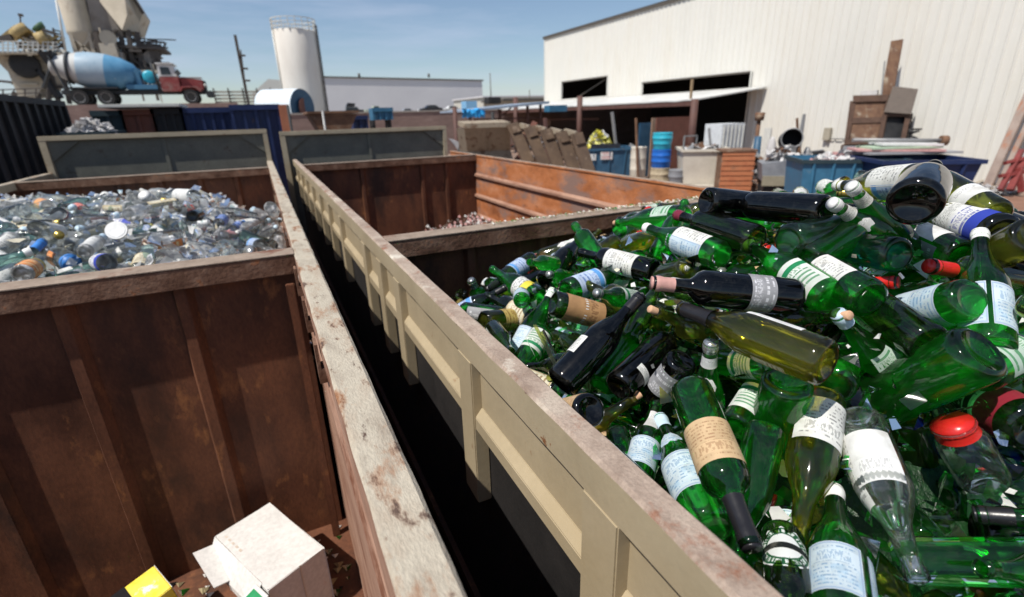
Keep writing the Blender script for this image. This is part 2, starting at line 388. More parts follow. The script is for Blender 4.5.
def bottle(name, t, col, M, labels=(), cap=None, seg=24, broken=None):
    o = bpy.data.objects.new(name, body_mesh(t, col, seg, broken)); COL.objects.link(o); o.matrix_world = M
    for lb in labels:
        h0, h1, w, ce, mt = lb[:5]; oval = len(lb) > 5 and lb[5] == 'oval'; torn = lb[5] if len(lb) > 5 and isinstance(lb[5], int) else 0
        c = bpy.data.objects.new('label', label_mesh(t, h0, h1, w, ce, mt, oval=oval, torn=torn)); COL.objects.link(c); c.parent = o
    if cap:
        mt, ln = cap[:2]; plug = len(cap) < 3 or cap[2]
        c = bpy.data.objects.new('cork' if mt == 'cork' else ('neck_cap' if ln < .03 else 'neck_foil'), cap_mesh(t, mt, ln, plug)); COL.objects.link(c); c.parent = o
    return o
def frame_for(base, mouth, roll=0):
    """matrix whose z runs base -> mouth and whose x faces the eye, then rolled about z"""
    z = (mouth-base).normalized(); v = -(base+mouth)/2; x = (v - z*v.dot(z)).normalized(); y = z.cross(x)
    M = Matrix((x, y, z)).transposed().to_4x4(); M.translation = base
    return M @ Matrix.Rotation(R(roll), 4, 'Z')
def solve_hero(t, b, n, surface, D=None, sign=1, lift=.0, grow=1.16, keep='b'):
    Ln = LEN[t]; mx, my = (b[0]+n[0])/2, (b[1]+n[1])/2
    if D is None:
        D = 3.0; d = .3
        while d < 4:
            p = at_depth(mx, my, d)
            if p.z < surface(p.x, p.y)+lift-.015: D = d; break
            d += .005
    lp = math.hypot(b[0]-n[0], b[1]-n[1])
    D = max(D, min(D*grow, .93*Ln*FPX/lp))
    need = .76*Ln*FPX/D
    if lp < need and grow > 1:
        if keep == 'b': n = (b[0]+(n[0]-b[0])*need/lp, b[1]+(n[1]-b[1])*need/lp)
        else: b = (n[0]+(b[0]-n[0])*need/lp, n[1]+(b[1]-n[1])*need/lp); sign = -1
    f = lambda dl: (at_depth(b[0], b[1], D-dl), at_depth(n[0], n[1], D+dl))
    P, Q = f(0)
    if (P-Q).length >= Ln:
        D *= Ln/(P-Q).length; P, Q = at_depth(b[0], b[1], D), at_depth(n[0], n[1], D); return P, Q
    best = None
    for s in ((1, -1) if sign == 0 else (sign,)):
        lo, hi = 0, .3
        for _ in range(30):
            mid = (lo+hi)/2; P, Q = f(s*mid)
            if (P-Q).length < Ln: lo = mid
            else: hi = mid
        P, Q = f(s*lo); e = abs(P.z-surface(P.x, P.y)-lift)+abs(Q.z-surface(Q.x, Q.y)-lift)
        if best is None or e < best[0]: best = (e, P, Q)
    return best[1], best[2]
# ------------------------------------------------------------------ the bottles one can tell apart in the photograph
W = 'water'; BX = 'bordeaux'; BG = 'burgundy'; CH = 'champagne'; MG = 'magnum'; BR = 'beer'; FL = 'flask'
Lw = (.035, .125, 150, 0, 'water'); Ov = (.185, .225, 110, 0, 'water', 'oval')
# (type, glass, base px, mouth px, labels, cap, options, short name, description)
HEROES = [
 (BX,'dark',(528,262),(487,290),[(.07,.15,200,10,'lightblue')],('black',.06),{'keep':'n',}, 'light blue label bottle','dark wine bottle with light blue and white label near the divider beam'),
 (FL,'green',(482,302),(471,280),[],('silver',.04),{'keep':'n',}, 'silver foil bottle','small green bottle with silver foil top in the far left corner'),
 (BX,'dark',(543,325),(488,296),[(.06,.15,170,0,'cream')],None,{}, 'cream label bottle','dark wine bottle with plain cream label by the far left corner'),
 (BG,'green',(540,300),(497,272),[(.05,.12,170,0,'yellow')],None,{}, 'white and yellow label bottle','green wine bottle with white and yellow label in the far left part'),
 (W,'green',(512,367),(553,290),[(.04,.13,70,45,'water'),(.04,.13,80,-45,'water')],('white',.035),{'keep':'n',}, 'split label water bottle','green water bottle with two pale labels leaning against the tan rail'),
 (BX,'dark',(553,303),(643,328),[(.03,.15,220,0,'kraft'),(.085,.094,222,0,'plain')],None,{'lift':.02}, 'brown paper bottle','dark bottle wrapped in brown kraft label with a thin white strip'),
 (BG,'black',(560,385),(641,296),[(.07,.12,60,-70,'white')],('black',.05),{'lift':.03}, 'big black burgundy bottle','large black sloping bottle lying beside the tan rail, small side label'),
 (BX,'olive',(668,320),(585,284),[],None,{}, 'bare olive bottle','bare olive green wine bottle lying above the kraft wrapped one'),
 (W,'green',(600,386),(654,302),[(.20,.27,90,20,'etched')],('white',.02),{'lift':.02}, 'printed neck water bottle','bright green water bottle with white printed neck and white cap'),
 (BG,'mid',(566,292),(632,268),[(.03,.13,150,0,'lightblue')],None,{}, 'pale blue label bottle','green bottle with large pale blue label above the kraft wrapped bottle'),
 (BX,'black',(655,272),(580,252),[(.06,.17,150,0,'white')],None,{}, 'open mouth black bottle','black wine bottle with long white label and its end towards us'),
 (CH,'black',(546,283),(568,255),[],None,{}, 'round black bottle end','black bottle seen end on near the pale blue label'),
 (BX,'olive',(483,322),(528,318),[(.07,.12,200,0,'gold')],None,{}, 'amber bottle end','olive bottle with gold band by the corner of the tan rail'),
 (BX,'black',(826,211),(722,203),[],None,{'lift':.03}, 'long black bottle','long unlabelled black wine bottle lying along the crest of the heap'),
 (BX,'black',(706,201),(790,209),[],None,{'lift':.0}, 'black bottle at the crest','black wine bottle end poking out left of the long black one'),
 (W,'green',(686,217),(627,222),[(.04,.11,90,60,'etched')],('cork',.02),{}, 'small far green bottle','green bottle with pale neck lying near the far divider beam'),
 (W,'green',(722,256),(655,231),[(.04,.15,60,40,'white'),(.04,.17,80,-30,'water')],('white',.02),{'lift':.02}, 'two label water bottle','green water bottle with two white labels and round end towards us'),
 (BR,'green',(659,254),(668,236),[],None,{}, 'small green bottle end','small green bottle end left of the two label water bottle'),
 (BX,'black',(797,297),(652,283),[(.06,.11,160,0,'grey')],('pink',.045),{'lift':.02}, 'pink foil black bottle','black wine bottle with grey label and pink foil neck in the middle'),
 (BX,'dark',(757,240),(706,224),[],('maroon',.03),{}, 'maroon neck bottle','dark bottle with maroon ring neck below the crest bottles'),
 (CH,'aqua',(788,243),(838,232),[],None,{'lift':.01}, 'aqua round bottle','large pale aqua bottle end right of the middle of the crest'),
 (W,'green',(806,262),(830,246),[],None,{}, 'green ring end','green bottle with ring shaped end below the aqua bottle'),
 (W,'green',(832,300),(772,260),[(.02,.12,110,0,'greenwhite')],('white',.02),{}, 'green and white label bottle','green bottle with green lettered white label right of centre'),
 (CH,'olive',(925,181),(836,186),[(.03,.14,120,50,'white'),(.03,.12,90,-50,'lightblue')],('white',.04),{'grow':1.3,'lift':.04,'D':1.05}, 'crest label bottle','olive wine bottle with white label on the highest point of the heap'),
 (CH,'black',(914,203),(934,166),[],None,{'D':1.0,'grow':1.0,'sign':1}, 'dark bottle base on the crest','blackish bottle with its round base towards us on the crest'),
 (BX,'olive',(996,216),(930,178),[(.05,.10,120,20,'plain')],None,{'lift':.03}, 'olive bottle behind the crest','olive bottle lying right of the round black base on the crest'),
 (W,'green',(889,232),(851,186),[(.24,.268,300,0,'white')],('white',.02),{'keep':'n','lift':.03}, 'white collar water bottle','green water bottle with white collar standing left of the crest'),
 (W,'green',(882,236),(832,203),[(.24,.268,300,0,'white'),(.19,.225,90,0,'plain','oval')],('white',.02),{'keep':'n','lift':.02}, 'second white collar bottle','green water bottle with white neck oval under the white collar one'),
 (BX,'mid',(962,257),(872,216),[(.05,.15,80,45,'plain'),(.03,.15,90,-50,'grey')],None,{'grow':1.3,'lift':.02}, 'grey and white label bottle','deep green bottle with one white and one grey label below the crest'),
 (CH,'olive',(1003,235),(915,206),[(.10,.16,150,0,'white',7),(.02,.10,120,10,'blueband')],None,{'grow':1.3,'lift':.05}, 'blue and white label bottle','olive bottle with torn white and dark blue label right of the crest'),
 (BX,'teal',(899,255),(818,243),[],None,{'grow':1.25,'lift':.02}, 'teal bottle with ring end','bare teal bottle with ring shaped end towards us'),
 (BX,'dark',(1035,285),(929,266),[],('red',.06),{'keep':'n','lift':.01}, 'red neck bottle','dark bottle with bright red foil neck under the grey labelled one'),
 (W,'green',(988,350),(981,250),[(.03,.13,80,55,'water'),(.03,.13,80,-35,'water')],('white',.025),{'lift':.03}, 'upright water bottle','green water bottle with white cap pointing up near the right edge'),
 (BG,'black',(1028,262),(985,238),[],None,{}, 'black bottle at the right edge','plain black bottle at the right edge below the olive bottles'),
 (BX,'olive',(1034,235),(1000,250),[],None,{'lift':.03}, 'olive bottle at the right edge','thin olive bottle end at the right edge of the heap'),
 (W,'green',(972,299),(847,326),[(.035,.135,170,0,'water'),(.185,.225,110,0,'water','oval')],('lightblue',.03),{'grow':1.25,'lift':.04}, 'large pale label water bottle','green water bottle lying flat with big pale label and neck oval'),
 (BX,'dark',(930,345),(834,279),[],('red',.065),{'keep':'n','lift':.0}, 'red foil bottle','dark bottle with long red foil neck left of the big pale label'),
 (MG,'green',(983,350),(818,432),[],None,{'lift':.0,'D':.98}, 'big green magnum','very large bare green bottle lying across the right of the heap'),
 (W,'green',(898,382),(838,314),[(.12,.19,80,20,'etched')],('lightblue',.03),{'keep':'n','lift':.01}, 'etched green bottle','green bottle with white printed letters half under the big magnum'),
 (CH,'green',(788,380),(771,440),[],None,{'lift':.02}, 'green bottle base up','green bottle with its round base up beside the maroon label'),
 (BX,'black',(850,396),(775,391),[(.03,.13,150,0,'maroon')],None,{'grow':1.3,'lift':.0}, 'maroon label bottle','black wine bottle with maroon label beside the upturned green base'),
 (CH,'dark',(1036,430),(922,368),[(.03,.17,220,0,'darkred')],None,{'grow':1.35,'lift':.04}, 'black and maroon label bottle','green bottle with wide black and maroon label at the right edge'),
 (W,'green',(975,372),(1040,338),[(.03,.10,120,0,'etched')],('white',.02),{}, 'green bottle by the right edge','plain green bottle with white print near the right edge'),
 (BG,'yellow',(828,364),(681,308),[(.05,.15,30,75,'plain'),(.05,.11,40,-75,'cream')],('black',.075),{'grow':1.25,'lift':.05}, 'yellow wine bottle','see-through yellow wine bottle with dark neck foil in the middle'),
 (BX,'dark',(765,321),(842,316),[],('cork',.02),{'keep':'n',}, 'cream necked bottle','dark green bottle with pale cork end behind the yellow one'),
 (W,'green',(702,436),(711,343),[(.245,.27,300,0,'plain'),(.18,.225,90,0,'plain','oval')],('silver',.02),{'keep':'n','lift':.02}, 'standing water bottle','green water bottle with white oval neck label standing in the middle'),
 (BR,'green',(774,366),(722,362),[(.03,.09,160,0,'greenwhite')],None,{'lift':.01}, 'green lettered beer bottle','green beer bottle with green lettered label under the yellow bottle'),
 (BR,'green',(735,428),(770,372),[(.03,.10,150,0,'greenwhite')],None,{'lift':.02}, 'tilted beer bottle','green beer bottle with green lettered label tilted beside the upturned base'),
 (BX,'black',(618,388),(662,345),[(.05,.07,90,40,'white')],None,{'lift':.02}, 'white strip bottle','black bottle with narrow white label strip left of the standing bottle'),
 (FL,'black',(683,360),(640,412),[(.03,.10,120,0,'grey')],None,{}, 'grey label black bottle','black bottle with greyish label left of the standing bottle'),
 (BR,'mid',(636,484),(656,404),[(.03,.10,170,0,'water'),(.13,.19,60,0,'plain')],None,{'lift':.02}, 'beer bottle beside the rail','green bottle with pale round label squeezed beside the tan rail'),
 (W,'green',(712,530),(660,418),[(.06,.15,170,0,'water'),(.185,.225,120,0,'water','oval')],('lightblue',.04),{'lift':.035}, 'near water bottle','green water bottle with large pale blue label along the tan rail'),
 (BX,'mid',(690,388),(752,548),[(.10,.18,170,0,'tan')],('black',.075),{'grow':1.25,'sign':-1,'lift':.05}, 'tan label wine bottle','deep green wine bottle with tan label, black neck pointing down'),
 (BG,'yellow',(822,398),(797,545),[(.03,.12,140,-15,'white')],None,{'grow':1.18,'sign':-1,'lift':.06}, 'white label yellow bottle','yellow tinted wine bottle with large white label, neck pointing down'),
 (BR,'dark',(782,535),(792,640),[(.022,.108,150,0,'roundel','oval')],None,{'grow':1.1,'sign':-1,'lift':.05}, 'round label beer bottle','dark green beer bottle with round green and white label, base up'),
 (W,'green',(845,650),(834,490),[(.05,.135,100,-10,'water'),(.05,.135,50,80,'water')],('white',.03),{'lift':.05}, 'nearest water bottle','bright green water bottle with square pale label at the bottom edge'),
 (BG,'clear',(858,420),(918,580),[(.06,.16,110,0,'plain'),(.05,.19,60,70,'white')],None,{'grow':1.4,'sign':-1,'lift':.05}, 'clear bottle','clear glass bottle with white label lying neck down'),
 (CH,'yellow',(905,412),(922,520),[],None,{'grow':1.45,'lift':.02}, 'bare yellow bottle','bare yellow olive bottle right of the clear glass one'),
 ('jar','clear',(985,482),(952,424),[],('red',.022),{'D':.86,'grow':1.0,'sign':-1}, 'red lidded jar','clear jar with bright red lid right of the clear glass bottle'),
 (BX,'olive',(735,345),(655,283+28),[],('cork',.02),{'keep':'n','lift':-.02}, 'corked olive bottle','olive bottle with cork half under the yellow wine bottle'),
 (FL,'green',(600,262),(585,240),[],None,{'lift':.0}, 'green flask by the divider','small green bottle near the divider beam above the open mouth black bottle'),
 (W,'mid',(870,300),(820,270),[(.05,.14,120,0,'white')],None,{'lift':-.01}, 'deep green bottle in the middle','deep green bottle with white label above the large pale label one'),
 (BX,'blue',(1008,462),(960,445),[],None,{'grow':1.45,}, 'blue bottle','dark blue glass bottle near the right edge'),
 (W,'mid',(935,500),(1010,528),[(.20,.235,120,0,'plain','oval')],None,{'grow':1.5,'lift':.02}, 'oval label bottle','deep green bottle with small white oval label in the lower right'),
 (BX,'amber',(1020,620),(925,520),[],None,{'grow':1.5,'lift':.02}, 'amber bottle','amber brown bottle lying in the lower right corner'),
 (BR,'green',(930,545),(890,500),[],None,{'grow':1.4,}, 'bare green beer bottle','bare green beer bottle under the clear glass bottle'),
 (W,'green',(1020,545),(985,505),[(.05,.12,120,0,'plain')],None,{'grow':1.5,'lift':.01}, 'green bottle in the lower right','green bottle with white label by the lower right edge'),
]
SKYLINE = [(380,330),(440,296),(520,258),(600,228),(640,208),(700,196),(715,190),(760,193),(800,184),(830,178),(860,163),(880,158),(930,163),(950,178),(1000,190),(1024,212),(1400,420)]
